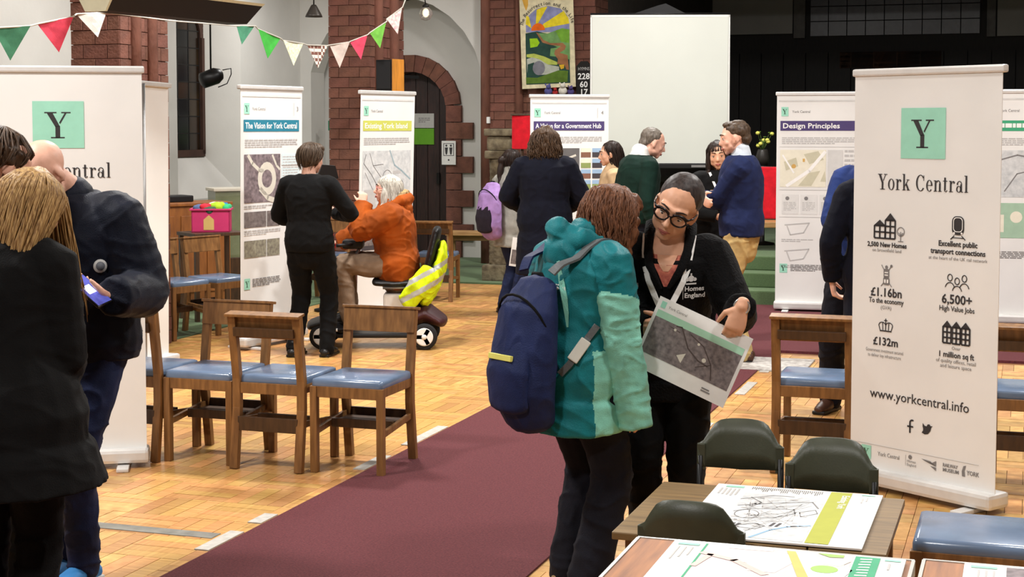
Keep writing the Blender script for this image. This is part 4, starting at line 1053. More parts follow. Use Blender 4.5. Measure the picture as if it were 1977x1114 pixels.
def face_parts(root, Mh, c, k, brow=BROW, lip=LIP, down=0.0):
    T = lambda p: c+Mh @ (Vector(p)*k)
    for sx in (-1, 1):
        e = T((sx*.031, .0712, .0045)); V, F = ell(e, .0128*k, n=(16, 10)); eye = MB().add(V, F, True).build('eye', EYEW, root)
        dr = Mh @ Vector((0, math.cos(down), -math.sin(down))); V, F = ell(e+dr*.0072*k, .0072*k, n=(12, 8)); MB().add(V, F, True).build('iris', IRIS, eye)
        MB().tube([T((sx*.013, .0955, .031)), T((sx*.024, .0945, .036)), T((sx*.037, .0875, .037)), T((sx*.050, .074, .031))], [.0026*k, .0034*k, .003*k, .0014*k], 8).build('eyebrow', brow, root)
        MB().tube([T((sx*.018, .0835, .0085)), T((sx*.026, .0862, .0105)), T((sx*.036, .0858, .0100)), T((sx*.045, .080, .0065))], [.0010*k, .0017*k, .0018*k, .001*k], 6).build('eyelash', BROW, root)
    mb = MB(); mb.tube([T((-.024, .083, -.061)), T((-.010, .094, -.0585)), T((0, .0945, -.0595)), T((.010, .094, -.0585)), T((.024, .083, -.061))], [.0015*k, .0042*k, .0042*k, .0042*k, .0015*k], 8)
    mb.build('lip', lip, root)
    mb = MB(); mb.tube([T((-.021, .083, -.063)), T((0, .094, -.068)), T((.021, .083, -.063))], [.0015*k, .0052*k, .0015*k], 8); mb.build('lip', lip, root)
def fold(A=.006, f=9, zf=1.6, seed=0.0):
    def d(c, n):
        v = Vector((c.x*f+seed, c.y*f, c.z*f*zf)); w_ = mnoise.noise(v*.45)*1.1
        r1 = 1-2*abs(mnoise.noise(v+Vector((w_, w_, -w_)))); r2 = mnoise.noise(v*2.4)
        return A*(.55*r1*r1*r1+.22*r2)
    return d
def hairdisp(A=.005, f=55, zf=6, curl=0.0):
    def d(c, n):
        v = Vector((c.x*f, c.y*f, c.z*zf)); 
        return A*mnoise.noise(v)+(curl*mnoise.noise(c*38) if curl else 0)+A*.8*mnoise.noise(Vector((c.x*f*.4, c.y*f*.4, c.z*zf)))
    return d

TORSO = [(-.13, .150, .110), (-.05, .168, .118), (.03, .163, .115), (.13, .142, .104), (.25, .155, .112), (.34, .168, .112), (.41, .160, .098), (.455, .112, .080), (.49, .062, .060)]
def person(label, loc, rz, h, top, legs, shoes=SHOEB, skin=SK1, lean=0, tilt=0, twist=0, head=(0, 0, 0), hoff=(0, 0, 0), wr=None, wl=None, er=None, el=None, hr=None, hl=None,
           pelvis=None, ankles=None, kneehint=(0, 1, 0), bw=1.0, bd=1.0, vox=.009, face=False, hm=1.0, neck=1.0, sleeve_ext=0.0, jaw=1.0, lids=True, sitting=False, hs=1.0):
    """wr/wl: wrist targets in the person's frame; hr/hl: (finger dir, palm dir, thumb dir, curl, thumb) or None"""
    k = h/1.70; root = thing('person', label, 'person', (loc[0], loc[1], loc[2] if len(loc) > 2 else 0), rz)
    pel = Vector(pelvis)*k if pelvis else Vector((0, 0, .93*k)); Tm = Rm(twist, lean, tilt)
    def tz(z):                                        # a point of the spine axis
        return pel+(Tm @ Vector((0, 0, z*k)) if z > 0 else Vector((0, 0, z*k)))
    nb = tz(.475); hc = nb+Tm @ Vector((0, .012*k, .05*k))+Rm(*head) @ Vector((0, .018*k, .085*k))*hm+Vector(hoff)*k; Mh = Rm(*head)
    J = dict(root=root, k=k, hk=k*hs, pel=pel, T=Tm, hc=hc, Mh=Mh, nb=nb)
    # arms
    arms = {}
    for sx, w_, e_, nm in ((1, wr, er, 'r'), (-1, wl, el, 'l')):
        sh = tz(.405)+Tm @ Vector((sx*.163*k*bw, -.005, 0)); tgt = Vector(w_)*k if w_ is not None else sh+Vector((sx*.05*k, .04*k, -.50*k))
        eb, wj = ik(sh, tgt, .285*k, .245*k, Vector(e_) if e_ else Vector((sx*.4, -1, -.2))); arms[nm] = (sh, eb, wj)
    J['arms'] = arms
    an = ankles or [(.085, -.01, .075), (-.085, -.01, .075)]; LG = []
    for sx, a in zip((1, -1), an):
        hp = pel+Vector((sx*.088*k*bw, 0, -.03*k)); kn, aj = ik(hp, Vector(a)*k, .44*k, .42*k, kneehint); LG.append((hp, kn, aj))
    J['legs'] = LG
    # body: head, neck, torso, limbs and hands grown into one skin
    P = head_prims(Mh, hc, k*hs, jaw=jaw, lids=lids)
    P.append(tube([nb-Tm @ Vector((0, 0, .05*k)), nb+Tm @ Vector((0, 0, .02*k)), hc+Mh @ Vector((0, -.018*k, -.055*k))], [.066*k*neck, .056*k*neck, .052*k*neck], 16, rcap=True))
    P.append(tube([tz(z) for z, a, b in TORSO[1:]], [(a*.84*k*bw, b*.84*k*bd) for z, a, b in TORSO[1:]], 18, side=Tm @ Vector((1, 0, 0)), rcap=True))
    for nm, hd in (('r', hr), ('l', hl)):
        sh, eb, wj = arms[nm]; P.append(limb([sh, eb, wj], [.046*k, .038*k, .025*k])); sx = 1 if nm == 'r' else -1
        fd = (wj-eb).normalized()
        if hd: P += hand_prims(wj, hd[0], hd[1], hd[2], k, hd[3], hd[4], *(hd[5:6]))
        else: P += hand_prims(wj, fd, Vector((-sx, .2, 0)), Vector((0, 1, 0)), k, .3, .3)
    for (hp, kn, aj) in LG:
        P.append(limb([hp, kn, aj], [.07*k, .05*k, .036*k])); P.append(tube([aj+Vector((0, -.03*k, -.04*k)), aj+Vector((0, .12*k, -.045*k))], [.03*k, .025*k], 10, rcap=True))
    fuse('body', P, vox, skin, root, 3)
    if face: face_parts(root, Mh, hc, k*hs, down=R(25))
    # trousers
    g = legs.get('ease', 1.0); P = []
    for (hp, kn, aj) in LG:
        P.append(limb([hp+Vector((0, 0, .03*k)), hp.lerp(kn, .5), kn, kn.lerp(aj, .5), aj+Vector((0, 0, .0))+((aj-kn).normalized()*.015*k)], [q*k*g for q in legs.get('r', (.098, .088, .070, .066, .060))]))
    P.append(tube([pel+Vector((0, 0, z*k)) for z in (-.15, -.09, -.02, .06, .12)], [(a*k*bw, b*k*bd) for a, b in ((.122, .100), (.150, .114), (.160, .116), (.152, .108), (.138, .10))], 18, side=(1, 0, 0), rcap=True))
    fuse('trousers', P, max(vox, .008), legs['m'], root, 3, fold(.013*k, 8, 1.5, h))
    for (hp, kn, aj) in LG:
        fd = Vector((0, 1, 0)); P = []; a0 = Vector((aj.x, aj.y, aj.z)); z0 = a0.z-.075*k
        P = [tube([Vector((aj.x, aj.y-.055*k, z0+.035*k)), Vector((aj.x, aj.y+.03*k, z0+.045*k)), Vector((aj.x, aj.y+.10*k, z0+.036*k)), Vector((aj.x, aj.y+.165*k, z0+.028*k))], [(.036*k, .034*k), (.040*k, .044*k), (.045*k, .034*k), (.034*k, .024*k)], 14, side=(1, 0, 0), rcap=True),
             tube([Vector((aj.x, aj.y-.01*k, z0+.04*k)), Vector((aj.x, aj.y-.012*k, z0+.10*k))], [.043*k, .045*k], 14, rcap=True)]
        s = fuse('shoe', P, .008, shoes, root, 3)
        V, F = bevbox(.078*k, .26*k, .022*k, .008); MB().add([v+Vector((aj.x, aj.y+.055*k, z0+.011*k)) for v in V], F).build('sole', SOLE if shoes in (SHOEL,) else SHOEB, s)
    # upper garment
    hem = top['hem']; g = top.get('ease', 1.0); fl = top.get('flare', 0.0); P = []; path = []; rad = []
    zs = [z for z, a, b in TORSO if z > hem-.93+.04]
    if hem-.93 < -.13:
        n = 6
        for i in range(n):
            z = (hem-.93)+(-.13-(hem-.93))*i/n; f_ = 1+top.get('swing', 0)*.38*.6+fl*(-.13-z); path.append(tz(z)+(Vector((0, top.get('sweep', 0)*(-.13-z), 0)))); rad.append((.172*k*bw*g*f_, .130*k*bd*g*f_))
    else: path.append(tz(hem-.93)); rad.append((.165*k*bw*g, .122*k*bd*g))
    sw = top.get('swing', 0)
    for z, a, b in TORSO:
        if z > hem-.93+.02 and z < top.get('neck', 9):
            path.append(tz(z)); e = .010*k; s_w = 1+sw*max(0, .25-z)*.6; rad.append((((a+.004)*k*bw*g+e)*s_w, ((b+.006)*k*bd*g+e)*s_w))
    if sitting: P.append(tube(path, rad, 20, side=Tm @ Vector((1, 0, 0)), rcap=True))
    else:
        V, F = tube(path, rad, 20, side=Tm @ Vector((1, 0, 0))); P.append((V, F))
    SL = {}
    sr = top.get('sleeve', (.070, .064, .056, .054, .046))
    for nm in ('r', 'l'):
        sh, eb, wj = arms[nm]; e2 = wj+(wj-eb).normalized()*sleeve_ext*k
        i_ = sh+(tz(.40)-sh)*.35
        (SL.setdefault(nm, []) if top.get('split') else P).append(limb([i_, sh, sh.lerp(eb, .5), eb, eb.lerp(wj, .5), e2], [.075*k*g, sr[0]*k*g]+[q*k*g for q in sr[1:]], cap='start'))
    if top.get('collar'): 
        P.append(tube([nb-Tm @ Vector((0, 0, .05*k)), nb+Tm @ Vector((0, 0, .03*k))], [.085*k, .072*k], 16, rcap=True))
    P += top.get('extra', lambda J: [])(J)
    J['top'] = fuse(top.get('name', 'jacket'), P, top.get('vox', vox), top['m'], root, top.get('smooth', 4), fold(top.get('fold', .007)*k, top.get('ff', 8), 1.5, h*3), top.get('zone'))
    for nm, q in SL.items(): fuse('sleeve', q, top.get('vox', vox), top['m'], root, top.get('smooth', 4), fold(top.get('fold', .007)*k, 9, 2.2, h*2), (lambda c, n, nm=nm: top['split'](nm, c)))
    return J
def strands(name, Mh, c, k, secs, n, m, parent, r=.0035, wave=.006, wf=30, seed=1, phi=(0, 360), flick=0.0, pts=11, whorl=True):
    """locks riding on the hair's envelope; secs from crown to tips: (z, rx, ry, cy)"""
    rg = random.Random(seed); mb = MB(); S = ([(.128, .012, .012, -.02), (.112, .052, .06, -.02)]+[s for s in secs if s[0] < .095]) if whorl else secs
    for i in range(n):
        a = R(rg.uniform(*phi)); ph = rg.uniform(0, 6.28); z0, z1 = S[0][0], S[-1][0]+rg.uniform(-.035, .05); out = rg.uniform(.98, 1.05); P = []; dr = rg.uniform(-.25, .25)
        for j in range(pts):
            t = j/(pts-1); z = z0+(z1-z0)*t; q = None
            for (za, xa, ya, ca), (zb, xb, yb, cb) in zip(S[:-1], S[1:]):
                if zb <= z <= za: f = (za-z)/(za-zb); q = (xa+(xb-xa)*f, ya+(yb-ya)*f, ca+(cb-ca)*f); break
            if q is None: f = max(.3, 1-(S[-1][0]-z)*6); q = (S[-1][1]*f, S[-1][2]*f, S[-1][3])
            aa = a+dr*t; P.append(c+Mh @ (Vector((q[0]*math.cos(aa)*out+wave*t*math.sin(z*wf+ph), q[2]+q[1]*math.sin(aa)*out+wave*t*math.cos(z*wf+ph)-flick*t*t*.5, z))*k))
        rr_ = r*rg.uniform(.6, 1.2)*k
        V, F = tube(P, [rr_*(.6 if j == 0 else (1.1-.35*j/pts if j < pts-2 else (.5 if j == pts-2 else .12))) for j in range(pts)], 4); mb.add(V, F, True)
    return mb.build(name, m, parent)
def hair(J, m, secs, cap=((0, -.023, .045), (.081, .096, .080)), extra=(), n=90, vox=.007, disp=None, strand=True, **kw):
    k, c, Mh, root = J['hk'], J['hc'], J['Mh'], J['root']
    P = [ell(c+Mh @ (Vector(cap[0])*k), tuple(q*k for q in cap[1]), Mh, (24, 16))] if cap else []
    if secs:
        S2 = [s for s in secs if s[0] < .08]; S2 = S2[:-1]+[(S2[-1][0]+.02, S2[-1][1]*.9, S2[-1][2]*.9, S2[-1][3]), (S2[-1][0], S2[-1][1]*.55, S2[-1][2]*.55, S2[-1][3])]
        P.append(tube([c+Mh @ (Vector((0, s[3], s[0]))*k) for s in S2], [(s[1]*k*.96, s[2]*k*.96) for s in S2], 18, side=Mh @ Vector((1, 0, 0))))
    for (p, r) in extra: P.append(ell(c+Mh @ (Vector(p)*k), tuple(q*k for q in r), Mh, (16, 10)))
    h_ = fuse('hair', P, vox, m, root, 2, disp or hairdisp(.004*k))
    if strand and secs: strands('hair_locks', Mh, c, k, secs, n, m, h_, **kw)
    return h_
HB = hairm('brown', (126, 82, 56), (70, 42, 28)); HBL = hairm('blond', (184, 150, 98), (112, 80, 48)); HDK = hairm('dark', (48, 34, 28), (24, 17, 15)); HGR = hairm('grey', (126, 118, 108), (70, 62, 56)); HWH = hairm('white', (206, 202, 192), (140, 134, 122)); HCU = hairm('curly_brown', (88, 66, 48), (44, 32, 24)); HMB = hairm('mid_brown', (84, 68, 54), (46, 36, 28))
# ---- woman in the teal jacket, back half turned to us
TZ = {}
def split12(nm, c):
    k = TZ['k']; sh, eb, wj = TZ['arms'][nm]; ax = (eb-sh).normalized(); t = (c-sh).dot(ax)
    return 1 if t > .125*k+.35*(c.y-sh.y) else 0
def z12(c, n):
    k = TZ['k']; return 1 if (c.x > .02 and c.y > -.065*k and c.z < 1.0*k) else 0
def extra12(J): TZ.update(J); return []
loc12 = (.226, 5.60)
tj = dict(m=[TEAL, MINTC], hem=.665, ease=1.10, name='jacket', fold=.012, ff=8, vox=.006, sleeve=(.080, .078, .074, .070, .060), flare=.25, collar=True, split=split12, zone=z12, extra=extra12)
J12 = person('woman in a teal and mint rain jacket looking at a printed map, back turned', loc12, R(-52), 1.55, tj, dict(m=DKTR, ease=1.06, r=(.100, .092, .078, .078, .078)), SHOET, SK3, lean=R(6), head=(R(10), R(22), 0),
   hoff=(.01, .085, -.02), wr=(.235, .11, .72), wl=(-.16, .26, .98), er=(.3, -1, 0), el=(-1, -.3, -.5), bw=1.10, bd=1.22, vox=.009, sleeve_ext=.12, ankles=[(.09, .0, .075), (-.085, .05, .075)])
hair(J12, HB, [(.105, .05, .06, -.02), (.06, .098, .118, -.022), (.0, .108, .118, -.035), (-.07, .106, .100, -.04), (-.14, .098, .085, -.03), (-.20, .075, .062, -.02)], n=360, wave=.014, wf=60, r=.0042, disp=hairdisp(.006, 45, 9, .012), extra=[((0, .02, .075), (.088, .10, .055)), ((.062, .03, -.05), (.04, .055, .11)), ((-.062, .03, -.03), (.04, .05, .09)), ((.06, .04, -.16), (.038, .045, .08))])
# hood lying on the back of the neck
k = J12['k']; nb = J12['nb']; P = []
P.append(tube([nb+Vector((-.085, .0, .0))*k, nb+Vector((-.065, -.08, .02))*k, nb+Vector((0, -.115, .03))*k, nb+Vector((.065, -.08, .02))*k, nb+Vector((.085, .0, .0))*k], [.034*k, .045*k, .052*k, .045*k, .034*k], 14, rcap=True))
P.append(ell(nb+Vector((0, -.125, -.035))*k, (.085*k, .05*k, .07*k))); P.append(ell(nb+Vector((-.01, -.13, .055))*k, (.05*k, .038*k, .05*k)))
fuse('hood', P, .006, TEAL, J12['root'], 3, fold(.016, 13, 1, 3))
def on12(x, y, z): return Vector((x, y, z))*k
JK12 = [o for o in J12['root'].children if o.name.split('.')[0] in ('jacket', 'sleeve')]
cast_in = lambda x, z, y=-.6: (on12(x, y, z), Vector((-.1 if x > 0 else .1, 1, 0)))
ps = [cast_in(x, z) for x, z in ((.075, 1.36), (.10, 1.32), (.125, 1.26), (.14, 1.20), (.148, 1.14), (.15, 1.09))]
band('shoulder_stripe', JK12, [p for p, q in ps], [q for p, q in ps], [.010, .016, .022, .022, .016, .006], .002, MINTC, J12['root'])
p_, n_ = stick(JK12, on12(.07, -.6, 1.235), (0, 1, 0), .003)
polys('jacket_logo', [disc(-.012, .004, .008, .006, 10), disc(-.022, .012, .003), disc(-.015, .017, .003), disc(-.007, .016, .003), rect(.002, .006, -.004, .014), rect(.010, .014, -.004, .008), rect(.018, .022, -.004, .010), rect(.004, .020, -.004, -.001)], WHITEC, J12['root'], -.001, facing(p_, n_))['kind'] = 'stuff'
# ---- woman in the black fleece holding the map
def loc13(u, v, Y):
    p = D(u, v, Y)-Vector((.60, 5.93, 0)); q = Matrix.Rotation(-R(168), 3, 'Z') @ p; return tuple(q*(1.70/1.57))
WR13 = loc13(1290, 634, 5.685); WL13 = loc13(1432, 592, 5.475)
HR13 = ((.97, .2, .0), (-.2, .97, 0), (0, 0, 1)); HL13 = ((.30, .05, -.95), (.2, -.97, -.1), (.97, .2, .2))
J13 = person('woman in glasses and a black fleece with a white lanyard, holding a printed map', (.60, 5.93), R(168), 1.57, dict(m=BLACKF, hem=.72, ease=1.06, name='fleece_jacket', vox=.007, fold=.008, sleeve=(.082, .078, .068, .062, .054), neck=.42), dict(m=BLKTR, ease=1.10), SHOEB, SK2, lean=R(13), tilt=R(-2),
   head=(R(-10), R(20), R(-27)), hoff=(.0, .0, .012), hs=1.12, wr=WR13, wl=WL13, er=(1, -.5, -.9), el=(-.25, -.6, -1), bw=1.04, bd=1.14, vox=.0052, face=True, jaw=1.22,
   hr=(HR13[0], HR13[1], HR13[2], 1.12, -.1), hl=(HL13[0], HL13[1], HL13[2], .5, .4), neck=1.1, sleeve_ext=-.015)
k = J13['hk']; c = J13['hc']; Mh = J13['Mh']; rt = J13['root']
hair(J13, hairm('slate', (66, 58, 56), (36, 30, 30)), None, cap=((0, -.026, .0435), (.0800, .0935, .0835)), extra=[((0, -.115, .03), (.04, .04, .04))], vox=.005, disp=hairdisp(.0014, 60, 60), strand=False)
# spectacles
T = lambda p: c+Mh @ (Vector(p)*k)
g = empty('glasses'); g.parent = rt
FRM = flat('spectacle_frame', (26, 18, 20), .25)
for sx in (-1, 1):
    pts = [T((sx*.0335+.0265*math.cos(a)*(1.0 if math.sin(a) < 0 else 1.08), .0985-.010*abs(math.cos(a)*sx*.5+.5) if False else .100-.25*abs(sx*.0335+.0265*math.cos(a))**1.0*.55, .003+.0205*math.sin(a))) for a in [2*math.pi*i/22 for i in range(22)]]
    MB().tube(pts, [(.0034*k if True else 0)]*22, 8, closed=True).build('rim', FRM, rt)
    top_ = [T((sx*x, .1015-.55*.25*x, z)) for x, z in ((.008, .019), (.025, .026), (.045, .027), (.061, .022))]
    MB().tube(top_, .0042*k, 8).build('brow_bar', FRM, rt)
    MB().tube([T((sx*.061, .092, .020)), T((sx*.074, .06, .018)), T((sx*.080, -.005, .014))], [.004*k, .0035*k, .0025*k], 8).build('temple_arm', FRM, rt)
    lens = [T((sx*.0335+.024*math.cos(a), .0995-.25*.55*abs(sx*.0335+.024*math.cos(a)), .003+.0185*math.sin(a))) for a in [2*math.pi*i/22 for i in range(22)]]
    lm = mesh('lens', lens, [tuple(range(22))]); link('lens', lm, mat('lens_glass', (200, 206, 206), .05, alpha=.05, spec=.5), rt)
MB().tube([T((-.009, .099, .010)), T((0, .1045, .012)), T((.009, .099, .010))], .003*k, 8).build('bridge', FRM, rt)
bpy.data.objects.remove(g)
# fleece collar, patterned top, lanyard, emblem
nb = J13['nb']; Tm = J13['T']; k = J13['k']
Q = lambda x, y, z: nb+Tm @ (Vector((x, y, z))*k)
FJ = [J13['top']]+[o for o in J13['root'].children if o.name.startswith('body')]; BK = Tm @ Vector((0, -1, 0))
LAN = flat('lanyard_white', (232, 232, 230), .6); EM = flat('embroidery_white', (226, 228, 230), .7)
def vee(name, xs, m, off):
    """patch on the chest, rows (z, half width)"""
    V = []; F = []; n = 7
    for z, hw_ in xs:
        for i in range(n):
            p, q = stick(FJ, Q(-hw_+2*hw_*i/(n-1), .5, z), BK, off); V.append(p)
    for r_ in range(len(xs)-1):
        for i in range(n-1): F.append((r_*n+i, r_*n+i+1, (r_+1)*n+i+1, (r_+1)*n+i))
    return link(name, mesh(name, V, F, True), m, rt)
CORAL = mat('cloth_coral_print', (206, 120, 96), .8, scale=60, rgb2=(150, 70, 60), bump=.1)
vee('blouse', [(-.05, .070), (-.06, .062), (-.075, .05), (-.11, .03), (-.16, .006)], CORAL, .003)
vee('neck_skin', [(-.05, .040), (-.065, .034), (-.08, .024), (-.10, .010)], SK2, .0045)
for sx in (-1, 1):
    zs_ = (.035, .0, -.04, -.08, -.12, -.165); xs_ = (.085, .088, .078, .062, .042, .014)
    pts = [stick(FJ, Q(sx*x, .5, z), BK, .010)[0] for x, z in zip(xs_[1:], zs_[1:])]
    pts = [Q(sx*.035, -.085, .05), Q(sx*.082, -.03, .045)]+pts
    MB().add(*tube(pts, [(.020*k, .018*k), (.026*k, .018*k), (.024*k, .016*k), (.022*k, .014*k), (.018*k, .010*k), (.013*k, .008*k), (.006*k, .005*k)], 10, rcap=True), True).build('collar', BLACKF, rt)
    ps = [(Q(sx*x, .5, z), BK) for x, z in ((.10, .005), (.098, -.04), (.088, -.09), (.068, -.14), (.044, -.19), (.018, -.235), (.002, -.265))]
    band('lanyard', FJ, [p for p, q in ps], [q for p, q in ps], .022, .003, LAN, rt, .009, 2)
ps = [(Q(0, .5, z), BK) for z in (-.255, -.29, -.33)]; band('lanyard_clip', FJ, [p for p, q in ps], [q for p, q in ps], .012, .003, LAN, rt, .008)
p_, n_ = stick(FJ, Q(-.095, .5, -.17), BK, .004); Me = facing(p_, n_, Tm @ Vector((0, 0, 1)))
polys('emblem_crest', [disc(.004, .040, .012), disc(-.010, .037, .007), disc(.018, .037, .007), rect(-.016, .024, .017, .023), rect(.001, .007, .050, .061)], EM, rt, -.002, Me)['kind'] = 'stuff'
polys('emblem_bar', [rect(-.027, -.0255, -.04, .058)], EM, rt, -.002, Me)
text('lettering', 'Homes', .026, EM, rt, -.021, -.008, -.002, 'LEFT', .0006, Me); text('lettering', 'England', .026, EM, rt, -.021, -.034, -.002, 'LEFT', .0006, Me)
p_, n_ = stick(FJ, Q(.125, .5, -.17), BK, .004); polys('fleece_tab', [rect(-.018, .018, -.008, .008)], flat('tab_grey', (150, 152, 152), .6), rt, -.002, facing(p_, n_))
def chest(J, name, pts, wd, m):
    tp = J['top']; nb_ = J['nb']; T_ = J['T']; k_ = J['k']; ps = [nb_+T_ @ (Vector((x, .5, z))*k_) for x, z in pts]
    return band(name, tp, ps, [T_ @ Vector((0, -1, 0))]*len(ps), wd, .003, m, J['root'], .006, 2)
NAIL = flat('nail_dark', (60, 16, 26), .25)
sh, eb, wj = J13['arms']['r']; nails(wj, *HR13, k, 1.12, NAIL, rt)
sh, eb, wj = J13['arms']['l']; nails(wj, *HL13, k, .5, NAIL, rt)
MB().tube([wj+Vector((.027*math.cos(a), .006, .027*math.sin(a)-.0)) for a in [2*math.pi*i/18 for i in range(18)]], .004, 6, closed=True).build('bracelet', flat('silver', (200, 200, 200), .25, metal=.9), rt)

# ---- man in navy jumper and khaki trousers
J11 = person('man in a navy jumper and khaki trousers standing with folded arms', (1.66, 11.22), R(78), 1.79, dict(m=NAVYS, hem=.865, ease=1.12, name='jumper', fold=.006), dict(m=KHAKI, ease=1.04), SHOEN, SK3, lean=R(1), head=(R(8), R(8), 0),
   wr=(-.10, .25, 1.13), wl=(.13, .26, 1.10), er=(1, .1, -.9), el=(-1, .1, -.9), hr=((-.9, -.2, -.25), (.1, -1, 0), (0, .1, 1), .3, .3), hl=((.9, -.3, 0), (0, -1, .2), (0, .3, 1), .3, .3), bw=1.06, bd=1.1, face=True)
hair(J11, HMB, None, cap=((0, -.022, .046), (.080, .094, .078)), extra=[((0, .030, .098), (.052, .042, .022)), ((0, -.07, -.01), (.066, .045, .05))], disp=hairdisp(.004, 50, 50), strand=False)
k = J11['k']; nb = J11['nb']
P = [tube([nb+Vector((0, -.005, -.03))*k, nb+Vector((0, 0, .045))*k], [(.082*k, .080*k), (.068*k, .066*k)], 16, rcap=True)]
fuse('shirt_collar', P, .008, cloth('pale_blue_shirt', (196, 204, 214)), J11['root'], 2)
# ---- woman in black coat with long dark hair
J10 = person('woman with long dark hair and a black coat facing the man in khaki', (1.62, 12.25), R(195), 1.63, dict(m=BLACKC, hem=.50, ease=1.10, name='coat', flare=.2), dict(m=BLKTR), SHOEB, SK2, head=(R(-22), R(6), R(4)), wr=(.10, .24, 1.05), wl=(-.12, .25, 1.02), er=(1, 0, -.8), el=(-1, 0, -.8), face=True)
hair(J10, HDK, [(.10, .05, .06, -.01), (.05, .086, .098, -.015), (-.02, .090, .090, -.035), (-.12, .098, .07, -.045), (-.24, .105, .06, -.035), (-.30, .09, .045, -.025)], n=120, wave=.006, extra=[((.072, .02, -.06), (.022, .03, .10)), ((-.072, .02, -.06), (.022, .03, .10)), ((.085, .05, -.2), (.03, .035, .09))])
k = J10['k']; nb = J10['nb']
for sx in (-1, 1): chest(J10, 'lanyard', [(sx*x, z) for x, z in ((.095, -.01), (.09, -.06), (.07, -.13), (.035, -.2), (.005, -.26))], .018, LAN)
MB().box(-.045*k, .045*k, .168*k, .174*k, nb.z-.31*k, nb.z-.22*k).build('name_badge', LAN, J10['root'])
# ---- grey haired man in green jumper
J9 = person('grey haired man in a bottle green jumper over a white shirt', (1.02, 12.75), R(-66), 1.76, dict(m=GREENS, hem=.88, ease=1.08, name='jumper'), dict(m=DKTR), SHOEB, SK3, lean=R(4), head=(R(-16), R(20), 0), hoff=(0, .05, -.015), bw=1.08, bd=1.2, face=True, jaw=1.1)
hair(J9, HGR, None, cap=((0, -.026, .044), (.080, .092, .078)), extra=[((0, -.07, -.015), (.064, .042, .05))], disp=hairdisp(.004, 50, 50), strand=False)
k = J9['k']; nb = J9['nb']
P = [tube([nb+Vector((0, -.01, -.055))*k, nb+Vector((0, .0, .035))*k], [(.105*k, .10*k), (.074*k, .076*k)], 16, rcap=True), ell(nb+Vector((.06, .085, -.07))*k, (.035*k, .03*k, .055*k))]
fuse('shirt_collar', P, .008, WHITEC, J9['root'], 2)
chest(J9, 'lanyard', [(.08, -.04), (.075, -.10), (.06, -.16), (.03, -.24), (.01, -.3)], .016, LAN)
# ---- woman in profile behind him
J8 = person('dark haired woman in a beige coat in profile before the display banner', (.90, 13.75), R(88), 1.61, dict(m=BEIGE, hem=.55, ease=1.1, name='coat', flare=.2, collar=True), dict(m=BLKTR), SHOEB, SK2, head=(R(6), R(4), 0), face=True)
hair(J8, HDK, [(.10, .05, .06, -.015), (.05, .086, .098, -.022), (-.02, .090, .088, -.045), (-.12, .088, .062, -.055), (-.17, .07, .05, -.05)], n=80)
# ---- woman in the long navy coat
J7 = person('woman with curly brown hair in a long navy coat, seen from behind', (.275, 13.05), R(-4), 1.74, dict(m=NAVYC, hem=.45, ease=1.16, name='long_coat', flare=.25, collar=True, sleeve=(.076, .072, .066, .062, .052)), dict(m=BLKTR), SHOEB, SK3, head=(R(0), R(6), 0), wr=(.16, .22, .98), wl=(-.17, .22, .98), er=(1, -.6, -.3), el=(-1, -.6, -.3), bw=1.12, bd=1.12)
hair(J7, HCU, [(.11, .05, .06, -.02), (.06, .108, .122, -.022), (0, .122, .125, -.03), (-.08, .135, .11, -.04), (-.16, .125, .085, -.05)], n=170, wave=.016, wf=55, disp=hairdisp(.008, 40, 14, .018), r=.004)
# ---- girl with the lavender rucksack
J6 = person('girl with a dark ponytail in a grey coat carrying a lavender rucksack', (-.02, 14.15), R(-52), 1.53, dict(m=GREYC, hem=.68, ease=1.14, name='coat', flare=.15, collar=True), dict(m=JEANS, ease=1.05), SHOEN, SK3, head=(R(-10), R(6), 0), wr=(.12, .22, .80), wl=(-.2, .1, .8), bw=1.0)
hair(J6, HDK, [(.10, .05, .06, -.02), (.05, .088, .10, -.02), (-.01, .088, .09, -.035), (-.06, .07, .06, -.05)], n=70, extra=[((0, -.125, .0), (.032, .05, .045)), ((.0, -.135, -.10), (.030, .034, .11)), ((.01, -.13, -.22), (.022, .026, .09))])
# ---- woman in the black suit
J4 = person('woman with short dark hair in a black trouser suit, seen from behind', (-1.50, 11.46), R(-14), 1.62, dict(m=BLACKC, hem=.82, ease=1.06, name='blazer', sleeve=(.070, .064, .058, .054, .046), flare=.5), dict(m=BLKTR, ease=1.04, r=(.10, .09, .07, .064, .058)), SHOEB, SK3, head=(R(-22), R(8), 0), wr=(.13, .24, 1.10), wl=(-.12, .24, 1.02), er=(1.2, -.5, -.5), el=(-1.2, -.6, -.5), ankles=[(.13, .03, .075), (-.12, -.03, .075)], bw=1.04)
hair(J4, HMB, [(.10, .05, .06, -.02), (.06, .090, .105, -.02), (.01, .094, .10, -.032), (-.04, .084, .075, -.045), (-.075, .06, .05, -.05)], n=110, wave=.006, extra=[((0, .03, .085), (.07, .075, .045))])
